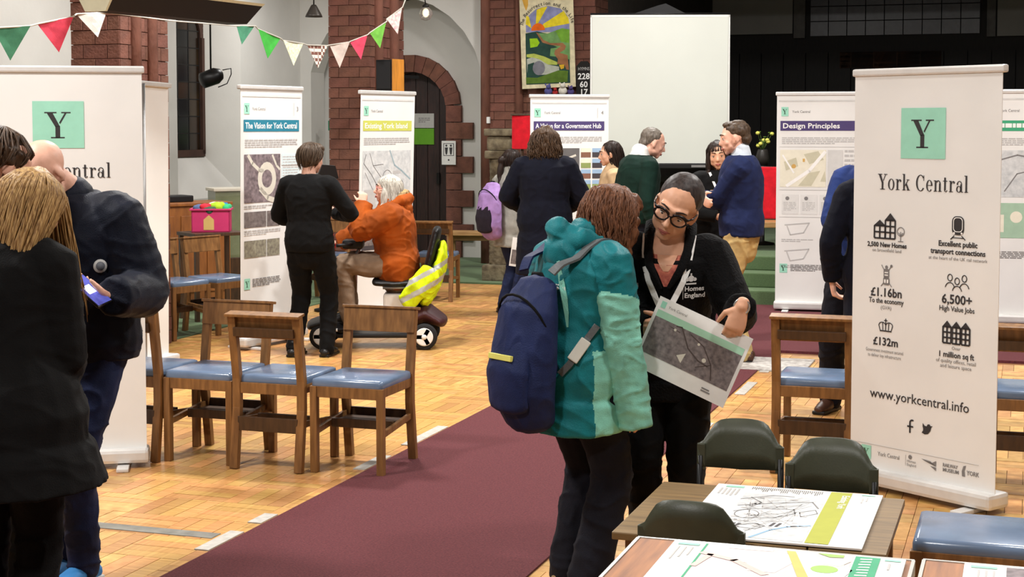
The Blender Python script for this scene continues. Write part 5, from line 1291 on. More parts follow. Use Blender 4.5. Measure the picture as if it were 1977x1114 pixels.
# ---- rider of the mobility scooter
SX, SY = -.89, 12.02
J5 = person('white haired woman in a rust coat riding the mobility scooter', (SX, SY, 0), R(90), 1.60, dict(m=RUST, hem=.875, ease=1.22, name='coat', fold=.016, ff=9, collar=True, sleeve=(.088, .088, .076, .072, .062)), dict(m=TAUPE, ease=1.12), SHOEB, SK3, lean=R(6), head=(R(6), R(-4), 0),
   pelvis=(0, .0, .685), ankles=[(.10, .40, .27), (-.10, .40, .27)], wr=(.20, .58, .80), wl=(-.07, .27, 1.17), er=(.6, -.2, -1), el=(-.6, .3, -1), hr=((.1, 1, 0), (0, 0, -1), (-1, 0, 0), .5, .3), hl=((.2, .05, .98), (.9, .4, .1), (0, 1, 0), .7, .4), bw=1.12, bd=1.2, face=True, sitting=True)
hair(J5, HWH, [(.10, .05, .06, -.015), (.06, .086, .100, -.018), (0, .092, .095, -.035), (-.10, .100, .075, -.045), (-.20, .095, .055, -.045)], n=130, wave=.008, extra=[((.07, .02, -.07), (.028, .035, .10)), ((-.07, .02, -.07), (.028, .035, .10)), ((-.085, .04, -.19), (.025, .03, .07))])
k = J5['k']; nb = J5['nb']
fuse('fur_hood', [tube([nb+Vector((-.09, .0, .0))*k, nb+Vector((-.08, -.09, .045))*k, nb+Vector((0, -.135, .06))*k, nb+Vector((.08, -.09, .045))*k, nb+Vector((.09, .0, .0))*k], [.035*k, .05*k, .055*k, .05*k, .035*k], 12, rcap=True), ell(nb+Vector((0, -.12, -.03))*k, (.09*k, .06*k, .08*k))], .008, RUST, J5['root'], 3, fold(.008, 16, 1, 2))
fuse('fur_trim', [tube([nb+Vector((-.07, -.08, .085))*k, nb+Vector((0, -.125, .11))*k, nb+Vector((.07, -.08, .085))*k], [.022*k, .03*k, .022*k], 12, rcap=True)], .006, mat('fur_tan', (170, 140, 96), .9, scale=40, var=.3), J5['root'], 1, lambda c, n: .010*mnoise.noise(c*90))
c = J5['hc']; Mh = J5['Mh']
for sx in (-1, 1):
    MB().tube([c+Mh @ (Vector((sx*.032+.024*math.cos(a), .097-.1*abs(math.cos(a)*.1), .004+.018*math.sin(a)))*k) for a in [2*math.pi*i/16 for i in range(16)]], .0022, 6, closed=True).build('glasses_rim', flat('rose_frame', (190, 110, 110), .3), J5['root'])
MB().tube([c+Mh @ (Vector(p)*k) for p in ((-.056, .093, .01), (-.078, 0, .012))], .0022, 6).build('glasses_arm', flat('rose_frame', (190, 110, 110), .3), J5['root'])
# ---- the three at the left front
def loc3(u, v, Y):
    p = D(u, v, Y)-Vector((-1.60, 5.76, 0)); return tuple((Matrix.Rotation(-R(160), 3, 'Z') @ p)*(1.70/1.75))
WL3 = loc3(226, 572, 5.42)
J3 = person('bald man in a navy quilted jacket looking down at his phone', (-1.60, 5.76), R(160), 1.75, dict(m=NAVYJ, hem=.82, ease=1.14, name='jacket', fold=.009, ff=9, sleeve=(.084, .082, .076, .070, .058), vox=.008), dict(m=JEANS, ease=1.0, r=(.10, .09, .068, .062, .056)), SHOEL, SK3, lean=R(6), head=(R(-10), R(46), R(6)), hoff=(0, .04, -.01),
   wr=(.04, .36, 1.03), wl=WL3, er=(1, -.3, -.8), el=(-.25, -.5, -1), hl=((.85, .35, .15), (.1, .1, 1), (-.4, .9, .3), .45, .5), hr=((-.8, .3, .1), (0, .2, 1), (.3, .9, .3), .5, .3), bw=1.10, bd=1.15, vox=.0065, sleeve_ext=.035, face=True, ankles=[(.10, -.02, .075), (-.03, .06, .075)])
k = J3['k']; rt = J3['root']
Qb = lambda p: J3['pel']+J3['T'] @ (Vector(p)*k)
p_, n_ = stick(J3['top'], Qb((-.165, .6, .30)), (0, -1, 0), .002)
MB().add(*tube([p_, p_+n_*.005], [.024*k, .024*k], 20), True).build('sleeve_badge', flat('badge_white', (206, 206, 204), .5), rt)
MB().add(*tube([p_+n_*.004, p_+n_*.007], [.016*k, .016*k], 16), True).build('badge_ring', flat('badge_grey', (110, 114, 122), .5), rt)
fuse('stand_collar', [tube([J3['nb']+Vector((-.0, .0, -.08))*k, J3['nb']+Vector((0, .01, -.01))*k], [(.098*k, .10*k), (.088*k, .090*k)], 16, rcap=True)], .008, NAVYJ, rt, 2)
MB().tube([stick(J3['top'], Qb((0, .6, z)), (0, -1, 0), .002)[0] for z in (-.1, .0, .1, .2, .3, .4)], .006, 6).build('zip', flat('zip_metal', (110, 112, 118), .35, metal=.7), rt)
wj = J3['arms']['l'][2]
MB().tube([wj+Vector((.0, .033*math.cos(a), .033*math.sin(a))) for a in [2*math.pi*i/18 for i in range(18)]], .005, 6, closed=True).build('bracelet', flat('pearl', (222, 220, 214), .3), rt)
MB().tube([Qb((-.13, .10, -.15)), Qb((-.13, .115, -.19))], .006, 8).build('drawcord_toggle', flat('toggle', (150, 152, 154), .4), rt)
J2 = person('dark haired man at the left edge, bending his head behind the blond woman', (-1.75, 5.18), R(-30), 1.74, dict(m=BLACKC, hem=.7, ease=1.1, name='coat'), dict(m=BLKTR), SHOEB, SK3, head=(R(-20), R(14), 0), vox=.009, wr=(.05, .18, 1.0), wl=(-.05, .18, .98))
hair(J2, HCU, [(.10, .05, .06, -.015), (.06, .092, .106, -.018), (.02, .092, .10, -.03), (-.02, .078, .07, -.045)], n=90, wave=.01, disp=hairdisp(.006, 40, 30, .008))
J1 = person('woman with long blond hair in a black wool coat at the left edge', (-1.535, 4.62), R(2), 1.63, dict(m=BLACKC, hem=.655, ease=1.14, name='wool_coat', flare=1.8, swing=2.3, fold=.008, vox=.008, collar=True, sleeve=(.080, .074, .068, .066, .060)), dict(m=BLKTR, ease=1.05), SHOEB, SK3, lean=R(4), tilt=R(0), head=(R(-30), R(20), R(6)), hoff=(.055, .02, -.01), wr=(.12, .24, .95), wl=(-.16, .2, .9), bw=.94, bd=1.1, vox=.009)
hair(J1, HBL, [(.11, .05, .06, -.015), (.06, .092, .108, -.018), (0, .100, .105, -.03), (-.08, .106, .090, -.045), (-.18, .10, .07, -.055), (-.28, .085, .05, -.06)], n=420, wave=.006, wf=22, r=.0036)
k = J1['k']
hb = [o for o in J1['root'].children if o.name.startswith('hair')][0]; rg = random.Random(11); mb = MB()
h0 = J1['hc']+Vector((.075, .05, -.02))
for i in range(110):
    dx, dy = rg.uniform(-.035, .03), rg.uniform(-.03, .03); L_ = rg.uniform(.24, .36); ph = rg.uniform(0, 6)
    P = [h0+Vector((dx*(.8+.5*t)+.022*t+.006*math.sin(ph+t*5)-.02*(1-t), dy*(1-.4*t)+.02*t, .05*(1-t)-L_*t)) for t in [j/8 for j in range(9)]]
    mb.add(*tube(P, [.0034*(1.1-.9*t) for t in [j/8 for j in range(9)]], 4), True)
mb.build('hair_locks', HBL, hb)
# ---- two people mostly behind the icon banner
J14 = person('man in a blue jumper with folded arms, half hidden behind the icon banner', (2.075, 9.12), R(146), 1.76, dict(m=BLUES, hem=.90, ease=1.08, name='jumper'), dict(m=DKTR, ease=1.08), SHOEN, SK3, wr=(-.08, .26, 1.12), wl=(.07, .20, 1.10), er=(1, .1, -.9), el=(-1, .1, -.9), hr=((-.9, -.2, .1), (.1, -1, 0), (0, .1, 1), .3, .3), hl=((.45, -.7, .3), (0, -1, .2), (0, .3, 1), .5, .3), tilt=R(-5), ankles=[(.20, -.02, .075), (-.12, .04, .075)])
hair(J14, HMB, None, strand=False)
wj = J14['arms']['r'][2]
MB().tube([wj+Vector((.0, .034*math.cos(a), .034*math.sin(a))) for a in [2*math.pi*i/18 for i in range(18)]], .008, 8, closed=True).build('watch', flat('watch_white', (214, 214, 212), .3), J14['root'])
J15 = person('person in a dark coat with one hand hanging, hidden behind the icon banner', (2.0, 8.45), R(-20), 1.70, dict(m=NAVYC, hem=.62, ease=1.08, name='coat'), dict(m=DKTR), SHOEB, SK3, wl=(-.255, .03, .86), hl=((.1, .25, -1), (1, .2, 0), (0, 1, .2), .55, .4), wr=(.22, .06, .86))
hair(J15, HMB, None, strand=False)
# ================================================================ things held and carried
def frame_of(p00, p10, p01):
    """matrix of a sheet with origin p00, x along p10, z along p01"""
    x = (p10-p00).normalized(); z = (p01-p00); z = (z-x*z.dot(x)).normalized(); y = z.cross(x)
    M = Matrix((x, y, z)).transposed().to_4x4(); M.translation = p00; return M
tl, tr_, bl = D(1253, 563, 5.63), D(1431, 646, 5.50), D(1219, 702, 5.63)
Mp = frame_of(bl, bl+(tr_-tl), tl)
pw, ph = (tr_-tl).length, (tl-bl).length
sheet = thing('printed_map', 'sheet with a grey aerial map held by the woman in the fleece', 'paper'); sheet.matrix_world = Mp
MB().box(0, pw, -.001, .001, 0, ph).build('paper', flat('card_white', (226, 226, 224), .5), sheet)
polys('aerial_picture', [rect(.012, pw-.012, .06, ph-.055)], mat('aerial_print_fine', (134, 124, 124), .6, scale=60, rgb2=(84, 76, 78), detail=10), sheet, -.0016)
polys('mint_band', [rect(.012, pw-.012, ph-.072, ph-.046)], flat('print_sage_band', (160, 204, 178), .6), sheet, -.0019)
polys('map_roads', line([(.10, ph-.075), (.12, .20), (.17, .14), (.22, .115), (.26, .11)], .005)+line([(.16, .19), (.22, .17), (.27, .12), (.29, .07)], .004)+line([(.12, .18), (.08, .185)], .003)+line([(.27, .12), (.22, .09)], .003), flat('print_road_dark', (76, 66, 64), .6), sheet, -.0019)['kind'] = 'stuff'
polys('map_pale', [[(.14, .10), (.17, .12), (.165, .08)], disc(.24, .125, .008), disc(.2, .17, .005), disc(.10, ph-.09, .005)], ROADP, sheet, -.0020)['kind'] = 'stuff'
polys('logo_square', [rect(.015, .034, ph-.036, ph-.012)], MINT, sheet, -.0019)
text('lettering', 'York Central', .014, INKG, sheet, .045, ph-.03, -.0019)
polys('small_print', greek(pw-.10, pw-.04, .022, .036, .005, .004, 13), INKG, sheet, -.0019)['kind'] = 'stuff'
# phone in the bald man's hand
wj = J3['root'].matrix_basis @ J3['arms']['l'][2]
ph_ = thing('phone', 'mobile phone with a lit screen in the hand of the bald man', 'phone', D(174, 562, 5.36), R(20))
ph_.rotation_euler = (R(38), R(-12), R(64))
MB().box(-.038, .038, -.075, .075, -.005, .005, bev=.004).build('phone_body', flat('phone_black', (20, 20, 24), .3), ph_)
link('screen', mesh('screen', [(-.034, -.07, .0056), (.034, -.07, .0056), (.034, .07, .0056), (-.034, .07, .0056)], [(0, 1, 2, 3)]), mat('phone_screen', (90, 96, 190), .2, scale=20, rgb2=(20, 22, 60), emit=.5), ph_)
link('screen_glow', mesh('screen_glow', [(-.02, -.015, .0058), (.016, -.015, .0058), (.016, .025, .0058), (-.02, .025, .0058)], [(0, 1, 2, 3)]), mat('screen_bright', (220, 224, 250), .2, emit=1.2), ph_)
# leaflet in the girl's hand
lf = thing('leaflet', 'printed leaflet hanging from the hand of the girl in grey', 'paper', D(998, 487, 13.9), R(-8)); lf.rotation_euler = (0, R(8), R(-8))
MB().box(-.055, .055, -.001, .001, -.13, .13).build('paper', flat('card_white', (226, 226, 224), .5), lf)
polys('picture', [rect(-.045, .045, -.11, .02)], AERIAL2, lf, -.0016)
# ---- rucksacks
def rucksack(name, label, J, m, m2, w_, h_, d_, zc, back, cat='rucksack', strip=None, tilt=0):
    k = J['k']; root = J['root']; MW = Matrix.Translation(root.location) @ Matrix.Rotation(root.rotation_euler.z, 4, 'Z')
    o = thing(name, label, cat); o.matrix_world = MW @ Matrix.Translation(Vector((0, back, zc))*k) @ Matrix.Rotation(tilt, 4, 'X')
    hx, hz, hy = w_/2, h_/2, d_/2
    P = [tube([Vector((0, .01, -hz+.02)), Vector((0, -.02, -hz*.6)), Vector((0, -.02, 0)), Vector((0, -.01, hz*.55)), Vector((0, .02, hz*.9))], [(hx*.86, hy*.8), (hx, hy), (hx, hy*.98), (hx*.92, hy*.85), (hx*.66, hy*.5)], 20, side=(1, 0, 0), rcap=True)]
    fuse('body', P, .008, m, o, 3, fold(.007, 11, .7, 4))
    P = [tube([Vector((0, -hy*.85, -hz*.78)), Vector((0, -hy*.98, -hz*.3)), Vector((0, -hy*.82, hz*.12))], [(hx*.72, .035), (hx*.76, .04), (hx*.66, .028)], 16, side=(1, 0, 0), rcap=True)]
    pk = fuse('front_pocket', P, .008, m2, o, 3, fold(.004, 12, .7, 6))
    MB().tube([Vector((-hx*.9*math.cos(a), -hy*.72*math.sin(a)-.02, hz*.25+hz*.55*math.sin(a))) for a in [math.pi*i/12 for i in range(13)]], .005, 6).build('zip', BLKTR, o)
    MB().tube([(-.04, .03, hz*.95), (-.02, .02, hz*1.1), (.02, .02, hz*1.1), (.04, .03, hz*.95)], .009, 8).build('grab_handle', BLKTR, o)
    if strip: MB().box(-hx*.50, hx*.35, -hy*1.36, -hy*1.22, -.035, -.015, bev=.002).build('reflective_strip', strip, o)
    return o
BAGN = cloth('navy_nylon', (30, 40, 78), .6, sheen=0); BAGL = cloth('lavender_nylon', (158, 126, 182), .6, sheen=0)
b1 = rucksack('rucksack', 'navy rucksack with a yellow strip on the back of the teal jacket', J12, BAGN, BAGN, .30, .49, .18, 1.0, -.232, strip=flat('strip_yellow', (214, 210, 110), .5), tilt=R(-4))
k = J12['k']
STG = cloth('grey_webbing', (96, 100, 102), .7)
def strapseg(pts, wd, m, par, nm='strap'):
    V, F = tube(pts, [(wd/2, .006)]*len(pts), 10, side=None); return MB().add(V, F, True).build(nm, m, par)
INV = b1.matrix_world.inverted(); MW12 = Matrix.Translation(J12['root'].location) @ Matrix.Rotation(J12['root'].rotation_euler.z, 4, 'Z')
def l12(p): return INV @ (MW12 @ (Vector(p)*k))
BP = lambda p: Vector(p)*k
LOC = lambda p: INV @ (MW12 @ p)
MBL = (INV @ MW12).to_3x3()
JB12 = [o for o in JK12 if o.name.startswith('jacket')]
def strap(P, Nn, wd, m, nm='strap'):
    n_ = len(P); V = []; F = []
    for i in range(n_):
        t = (P[min(i+1, n_-1)]-P[max(i-1, 0)]).normalized(); s_ = t.cross(Nn[i]).normalized(); q = s_.cross(t).normalized()
        for a_, b_ in ((-.5, 0), (.5, 0), (.5, 1), (-.5, 1)): V.append(P[i]+s_*wd*a_+q*.008*b_)
    for i in range(n_-1):
        for r_ in range(4): F.append((i*4+r_, i*4+(r_+1) % 4, (i+1)*4+(r_+1) % 4, (i+1)*4+r_))
    F += [(3, 2, 1, 0), tuple(4*(n_-1)+r_ for r_ in range(4))]
    return MB().add([LOC(v) for v in V], F).build(nm, m, b1)
for sx in (-1, 1):
    q = [stick(JK12, BP((sx*x, y, 1.8)), (0, 0, -1), .004)[0] for x, y in ((.110, -.08), (.116, -.03), (.120, .02), (.122, .07))]
    q = [BP((sx*.085, -.185, 1.30)), BP((sx*.10, -.15, q[0].z/k-.02))]+q+[stick(JB12, BP((sx*.125, .6, z)), (0, -1, 0), .006)[0] for z in (1.26, 1.16)]
    q2, _ = resample(q, [1]*len(q), 4); Nn = [Vector((0, math.sin(a), math.cos(a))) for a in [R(-60+150*i/(len(q2)-1)) for i in range(len(q2))]]
    strap(q2, Nn, .045, STG if sx > 0 else BAGN)
q = [stick(JB12, BP((.5, y0, z)), (-.8, .45, 0), .006) for y0, z in ((-.22, 1.10), (-.26, 1.05), (-.30, 1.0), (-.34, .95), (-.38, .91))]
strap([p for p, n in q], [n for p, n in q], .024, STG)
p_, n_ = q[2]; Mbk = INV @ MW12 @ facing(p_+n_*.012, n_) @ Matrix.Rotation(R(35), 4, 'Y')
MB().box(-.02, .02, -.006, .006, -.045, .045, Mbk, bev=.004).build('buckle', flat('buckle_grey', (196, 196, 186), .5), b1)
b2 = rucksack('rucksack', 'lavender rucksack on the back of the girl in grey', J6, BAGL, cloth('dark_mesh', (40, 34, 44)), .30, .46, .17, 1.06, -.24)
# ---------------------------------------------------------------- mobility scooter
scooter = thing('mobility_scooter', 'black mobility scooter with silver tiller and white wheels', 'scooter', (SX, SY, 0), R(90))
BLKP = flat('black_plastic', (20, 20, 22), .45); RUB = flat('tyre_rubber', (26, 26, 27), .8); SIL = flat('silver_tube', (206, 206, 206), .25, metal=.7); WHP = flat('white_plastic', (220, 220, 218), .4); MAR = flat('maroon_shroud', (58, 26, 30), .45)
for (x, y) in ((-.22, -.22), (.22, -.22), (-.2, .56), (.2, .56)):
    wh = MB(); Mw = Matrix.Translation((x, y, .10)) @ Matrix.Rotation(math.pi/2, 4, 'Y')
    wh.lathe([(.068, -.028), (.092, -.028), (.100, -.018), (.100, .018), (.092, .028), (.068, .028)], 28, M=Mw); t_o = wh.build('tyre', RUB, scooter)
    sg = 1 if x > 0 else -1; mb = MB(); mb.lathe([(.060, .020*sg), (.069, .020*sg), (.069, .031*sg), (.060, .031*sg)], 28, M=Mw); mb.lathe([(.004, .018*sg), (.02, .018*sg), (.02, .034*sg), (.004, .034*sg)], 16, M=Mw)
    for a in (90, 210, 330): mb.bar(Mw @ Vector((.015*math.cos(R(a)), .015*math.sin(R(a)), .026*sg)), Mw @ Vector((.064*math.cos(R(a)), .064*math.sin(R(a)), .026*sg)), .03, .01, (1, 0, 0))
    mb.build('wheel_hub', WHP, t_o)
    MB().lathe([(.0, -.01*sg), (.066, -.01*sg), (.066, .012*sg), (.0, .012*sg)], 24, M=Mw).build('wheel_disc', BLKP, t_o)
MB().box(-.20, .20, -.16, .46, .085, .12, bev=.012).build('deck', BLKP, scooter)
fuse('front_shroud', [tube([Vector((0, .42, .14)), Vector((0, .54, .21)), Vector((0, .66, .17))], [(.24, .04), (.25, .045), (.22, .04)], 16, side=(1, 0, 0), rcap=True)], .01, BLKP, scooter, 3)
fuse('rear_shroud', [tube([Vector((0, -.10, .22)), Vector((0, -.22, .27)), Vector((0, -.34, .20))], [(.22, .07), (.23, .08), (.2, .05)], 16, side=(1, 0, 0), rcap=True)], .01, MAR, scooter, 3)
MB().box(-.15, .15, -.16, .10, .26, .42, bev=.02).build('battery_box', WHP, scooter)
MB().box(-.155, .155, -.17, .0, .24, .33, bev=.02).build('battery_base', BLKP, scooter)
for x in (-.035, .035): MB().tube([(x, .60, .22), (x, .28, .78)], .013, 10).build('tiller_tube', SIL, scooter)
MB().box(-.055, .055, -.03, .03, -.02, .02, Matrix.Translation((0, .53, .34)) @ Matrix.Rotation(R(30), 4, 'X'), bev=.006).build('tiller_clamp', BLKP, scooter)
MB().box(-.09, .09, .26, .42, .76, .83, bev=.02).build('control_head', BLKP, scooter)
MB().tube([(-.26, .44, .80), (-.18, .36, .80), (0, .33, .80), (.18, .36, .80), (.26, .44, .80)], .013, 10).build('handlebar', BLKP, scooter)
MB().tube([(-.16, .46, .79), (-.20, .50, .82), (-.16, .54, .80), (-.13, .50, .78), (-.16, .46, .79)], .014, 8).build('delta_lever', flat('red_lever', (196, 34, 52), .4), scooter)
MB().tube([(.20, .52, .72), (.20, .545, .80), (.20, .53, .86)], [.02, .024, .016], 8).build('delta_lever', flat('red_lever', (196, 34, 52), .4), scooter)
fuse('seat', [tube([Vector((0, -.24, .515)), Vector((0, 0, .50)), Vector((0, .16, .505))], [(.20, .035), (.215, .04), (.2, .034)], 18, side=(1, 0, 0), rcap=True)], .01, flat('black_vinyl', (18, 18, 19), .5), scooter, 3)
MB().tube([(0, -.05, .3), (0, -.05, .5)], .03, 12).build('seat_post', BLKP, scooter)
fuse('seat_back', [tube([Vector((0, -.23, .56)), Vector((0, -.27, .72)), Vector((0, -.31, .90))], [(.19, .035), (.205, .04), (.17, .035)], 18, side=(1, 0, 0), rcap=True)], .01, flat('black_vinyl', (18, 18, 19), .5), scooter, 3)
MB().tube([(-.15, -.2, .47), (-.17, .1, .47)], .012, 8).build('seat_rail', POLEM, scooter)
vest = thing('hi_vis_vest', 'yellow hi-vis vest draped over the back of the scooter seat', 'vest', (SX, SY, 0), R(90))
HV = cloth('hi_vis_yellow', (206, 232, 30), .6, sheen=0); RFL = flat('reflective_grey', (170, 174, 172), .4)
def hv_zone(c, n): 
    q = c.z+.55*(c.y+.3); return 1 if (.49 < q < .535 or .60 < q < .64) else 0
fuse('vest_cloth', [tube([Vector((0, -.22, .36)), Vector((0, -.27, .46)), Vector((0, -.32, .60)), Vector((0, -.35, .72)), Vector((0, -.355, .80))], [(.20, .045), (.225, .055), (.225, .055), (.20, .04), (.15, .02)], 18, side=(1, 0, 0), rcap=True), tube([Vector((-.19, -.08, .36)), Vector((-.225, -.17, .47)), Vector((-.225, -.27, .60))], [(.03, .07), (.03, .09), (.03, .08)], 12, side=(1, 0, 0), rcap=True)], .008, [HV, RFL], vest, 3, fold(.016, 9, 1, 3), hv_zone)
stick = thing('walking_stick', 'walking stick with a yellow tip lying along the scooter deck', 'stick', (SX, SY, 0), R(90))
MB().tube([(-.245, .44, .155), (-.245, -.03, .19)], .009, 10).build('shaft', flat('dark_metal', (54, 54, 60), .35, metal=.5), stick)
MB().tube([(-.245, -.03, .19), (-.245, -.10, .195)], .013, 10).build('tip', flat('tip_yellow', (222, 200, 40), .5), stick)
MB().tube([(-.245, .44, .155), (-.245, .46, .153)], .012, 10).build('tip', WHP, stick)
# ---------------------------------------------------------------- bunting
flags = [((-14, 54), (58, 50), (20, 117), 9.4, (74, 132, 102), 'green bunting flag at the far left, over the banner'), ((73, 46), (142, 32), (114, 101), 9.9, (214, 72, 92), 'red bunting flag left of the twisted white one'), ((148, 27), (206, 24), (189, 72), 10.5, (218, 208, 200), 'twisted white bunting flag before the brick pier'),
 ((457, 50), (493, 50), (467, 86), 13.3, (84, 150, 120), 'teal green bunting flag under the end of the heater'), ((498, 56), (542, 74), (517, 113), 13.7, (70, 170, 70), 'bright green bunting flag right of the teal one'), ((546, 78), (585, 84), (567, 127), 14.1, (196, 200, 160), 'floral cream bunting flag with a faded print'), ((593, 87), (632, 88), (614, 132), 14.5, (128, 84, 70), 'brown checked bunting flag left of the second pier'),
 ((637, 87), (675, 81), (656, 131), 14.7, (214, 196, 186), 'blush white bunting flag on the second pier'), ((676, 80), (710, 67), (697, 115), 14.9, (220, 78, 104), 'pink red bunting flag on the second pier'), ((714, 63), (747, 41), (734, 93), 15.1, (120, 190, 80), 'lime green bunting flag on the second pier'), ((746, 37), (777, 14), (768, 66), 15.3, (196, 150, 158), 'pink patterned bunting flag near the bracket lamp')]
strp = []; bunt = thing('bunting', 'string of coloured triangular bunting flags hung across the arcade', 'bunting')
def check_mat(nm, c1, c2, sc):
    m = mat(nm, c1, .8); nt = m.node_tree; ch = nt.nodes.new('ShaderNodeTexChecker'); ch.inputs['Scale'].default_value = sc; ch.inputs[1].default_value = (*lin(c1), 1); ch.inputs[2].default_value = (*lin(c2), 1)
    tc = nt.nodes.new('ShaderNodeTexCoord'); nt.links.new(tc.outputs['Object'], ch.inputs[0]); nt.links.new(ch.outputs[0], nt.nodes['Principled BSDF'].inputs['Base Color']); return m
for i, (a, b, c_, dd, col, lab) in enumerate(flags):
    pa, pb = D(a[0], a[1], dd), D(b[0], b[1], dd+.16); pc = D(c_[0], c_[1], dd+.08); strp += [pa, pb]
    if i in (5, 6, 10): m = mat('flag_%d' % i, col, .8, scale=60 if i == 5 else 40, rgb2=(230, 226, 214), detail=2)
    if i == 6: m = check_mat('flag_gingham', (118, 74, 62), (226, 220, 208), 34)
    elif i not in (5, 10): m = cloth('flag_%d' % i, col, .8, sheen=0)
    n = 5; V = []; F = []
    nrm = (pb-pa).cross(pc-pa).normalized()
    for f in (0, 1):
        for r_ in range(n+1):
            for q in range(r_+1):
                t = 1-r_/n; p = (pa.lerp(pb, q/r_) if r_ else pa.lerp(pb, .5))*(1) if False else None
                u_ = (q/r_ if r_ else .5); base = pa.lerp(pb, u_); p = pc.lerp(base, r_/n)+nrm*(.008*math.sin(u_*5+i)*(r_/n)+(.0015 if f else 0)); V.append(p-pa)
    n1 = (n+1)*(n+2)//2; ix = lambda r_, q: r_*(r_+1)//2+q
    for f in (0, 1):
        for r_ in range(n):
            for q in range(r_+1):
                T3 = [(ix(r_, q), ix(r_+1, q), ix(r_+1, q+1))]+([(ix(r_, q), ix(r_+1, q+1), ix(r_, q+1))] if q < r_ else [])
                for t3 in T3: F.append(tuple(v+f*n1 for v in (t3 if f else t3[::-1])))
    o = link('flag', mesh('flag', V, F), m, bunt); o.location = pa; o['label'] = lab
cord = MB()
cord.tube([D(-60, 58, 9.2)]+strp[:6]+[D(330, 40, 11.9)]+strp[6:]+[D(786, -10, 15.5)], .006, 6)
cord.build('cord', flat('cord_white', (200, 196, 186), .8), bunt)
# ---------------------------------------------------------------- hanging heater / light trough
hp0 = st(D(206, 20, 10.0)); hp1 = st(D(474, 47, 11.35))
ht = thing('trough_heater', 'dark hanging trough heater with pale rim in front of the brick pier', 'heater', H(hp0[0], hp0[1], hp0[2]), HROT)
Lh = hp1[0]-hp0[0]; dt = hp1[1]-hp0[1]
DKH = flat('heater_dark', (26, 22, 24), .55); CRH = flat('heater_cream', (206, 206, 180), .5)
rzh = -math.atan2(dt, Lh); ht.rotation_euler.z = HROT+rzh; Lh = math.hypot(Lh, dt)
def trough(x0, x1, z0, z1): return [(x0, z0), (x1, z0), (x1, z1), (x0, z1)]
My = Matrix(((0, 1, 0, 0), (1, 0, 0, 0), (0, 0, 1, 0), (0, 0, 0, 1)))
# profile across (x) and up (z), run along y
prof = [(0, 0), (.012, 0), (.07, .135), (.062, .14)]
def run(prof, y0, y1, m, nm):
    n = len(prof); V = [(x, y0, z) for x, z in prof]+[(x, y1+.10*(z/.14), z) for x, z in prof]
    MB().add(V, [tuple(range(n)), tuple(range(2*n-1, n-1, -1))]+[(i, (i+1) % n, (i+1) % n+n, i+n) for i in range(n)]).build(nm, m, ht)
run([(0, 0), (.012, 0), (.085, .135), (.070, .140)], 0, Lh, DKH, 'side_plate')
run([(.070, .136), (.085, .132), (.10, .150), (.07, .152)], 0, Lh, CRH, 'rim')
run([(-.16, 0), (-.148, 0), (-.235, .14), (-.25, .135)], 0, Lh, DKH, 'side_plate')
run([(-.15, 0), (.005, 0), (.005, .01), (-.15, .01)], 0, Lh, DKH, 'base_plate')
run([(-.235, .138), (.07, .138), (.07, .146), (-.235, .146)], 0, Lh, CRH, 'reflector')
MB().prism([(-.25, .14), (-.16, -.005), (.005, -.005), (.09, .14)], -.02, 0).build('end_cap', CRH, ht)
for yy in (.3, Lh-.3): MB().tube([(-.08, yy, .14), (-.08, yy, 6.57-hp0[2])], .006, 6).build('suspension_rod', BLKM, ht)
# ---------------------------------------------------------------- second pier: loudspeaker, bracket lamps
sp = onT(752, 175, T_ARC+.10); o = thing('loudspeaker', 'black loudspeaker with an orange wooden side on the second pier', 'loudspeaker', Vector((D(752, 176, 15.55).x, 15.55, D(752, 176, 15.55).z)), R(-32))
MB().box(-.10, .10, -.09, .09, 0, .31, bev=.006).build('cabinet', flat('speaker_black', (22, 22, 24), .7), o)
MB().box(.10, .112, -.095, .095, -.004, .314, bev=.003).build('side_panel', mat('orange_wood', (196, 128, 44), .45, scale=5, stretch=(6, 6, 1)), o)
MB().box(-.085, .085, -.10, -.09, .02, .29, bev=.003).build('grille', mat('speaker_cloth', (30, 30, 33), .9, scale=200, var=.3), o)
MB().bar((0, .09, .15), (.05, .42, .15), .03, .03).build('bracket', BLKM, o)
IRON = flat('iron', (35, 33, 32), .5, metal=.6)
lp = D(606, 33, 15.3); o = thing('bracket_lamp', 'dark conical lamp shade on a bracket left of the second pier', 'lamp', lp)
MB().lathe([(.085, 0), (.078, .02), (.035, .10), (.022, .12)], 24).build('shade', flat('shade_metal', (62, 58, 54), .4, metal=.5), o)
MB().tube([(0, 0, .12), (0, 0, .2), (.06, .02, .24), (.17, .05, .22)], .007, 8).build('arm', IRON, o)
lp = D(822, 40, 15.5); o = thing('bracket_lamp', 'clear glass lamp globe on a curled bracket right of the second pier', 'lamp', lp)
MB().lathe([(.01, 0), (.045, .015), (.068, .06), (.062, .10), (.03, .135)], 24).build('globe', mat('clear_glass', (240, 244, 244), .04, trans=.9, alpha=.55), o)
MB().ell((0, 0, .075), (.022, .022, .032)).build('bulb', mat('bulb_glow', (255, 240, 205), .3, emit=1.6), o)
MB().lathe([(.03, .13), (.034, .15), (.012, .165)], 16).build('cap', IRON, o)
MB().tube([(0, 0, .16), (-.01, 0, .22), (-.06, .0, .245), (-.13, 0, .215), (-.19, 0, .20)], .006, 8).build('arm', IRON, o)
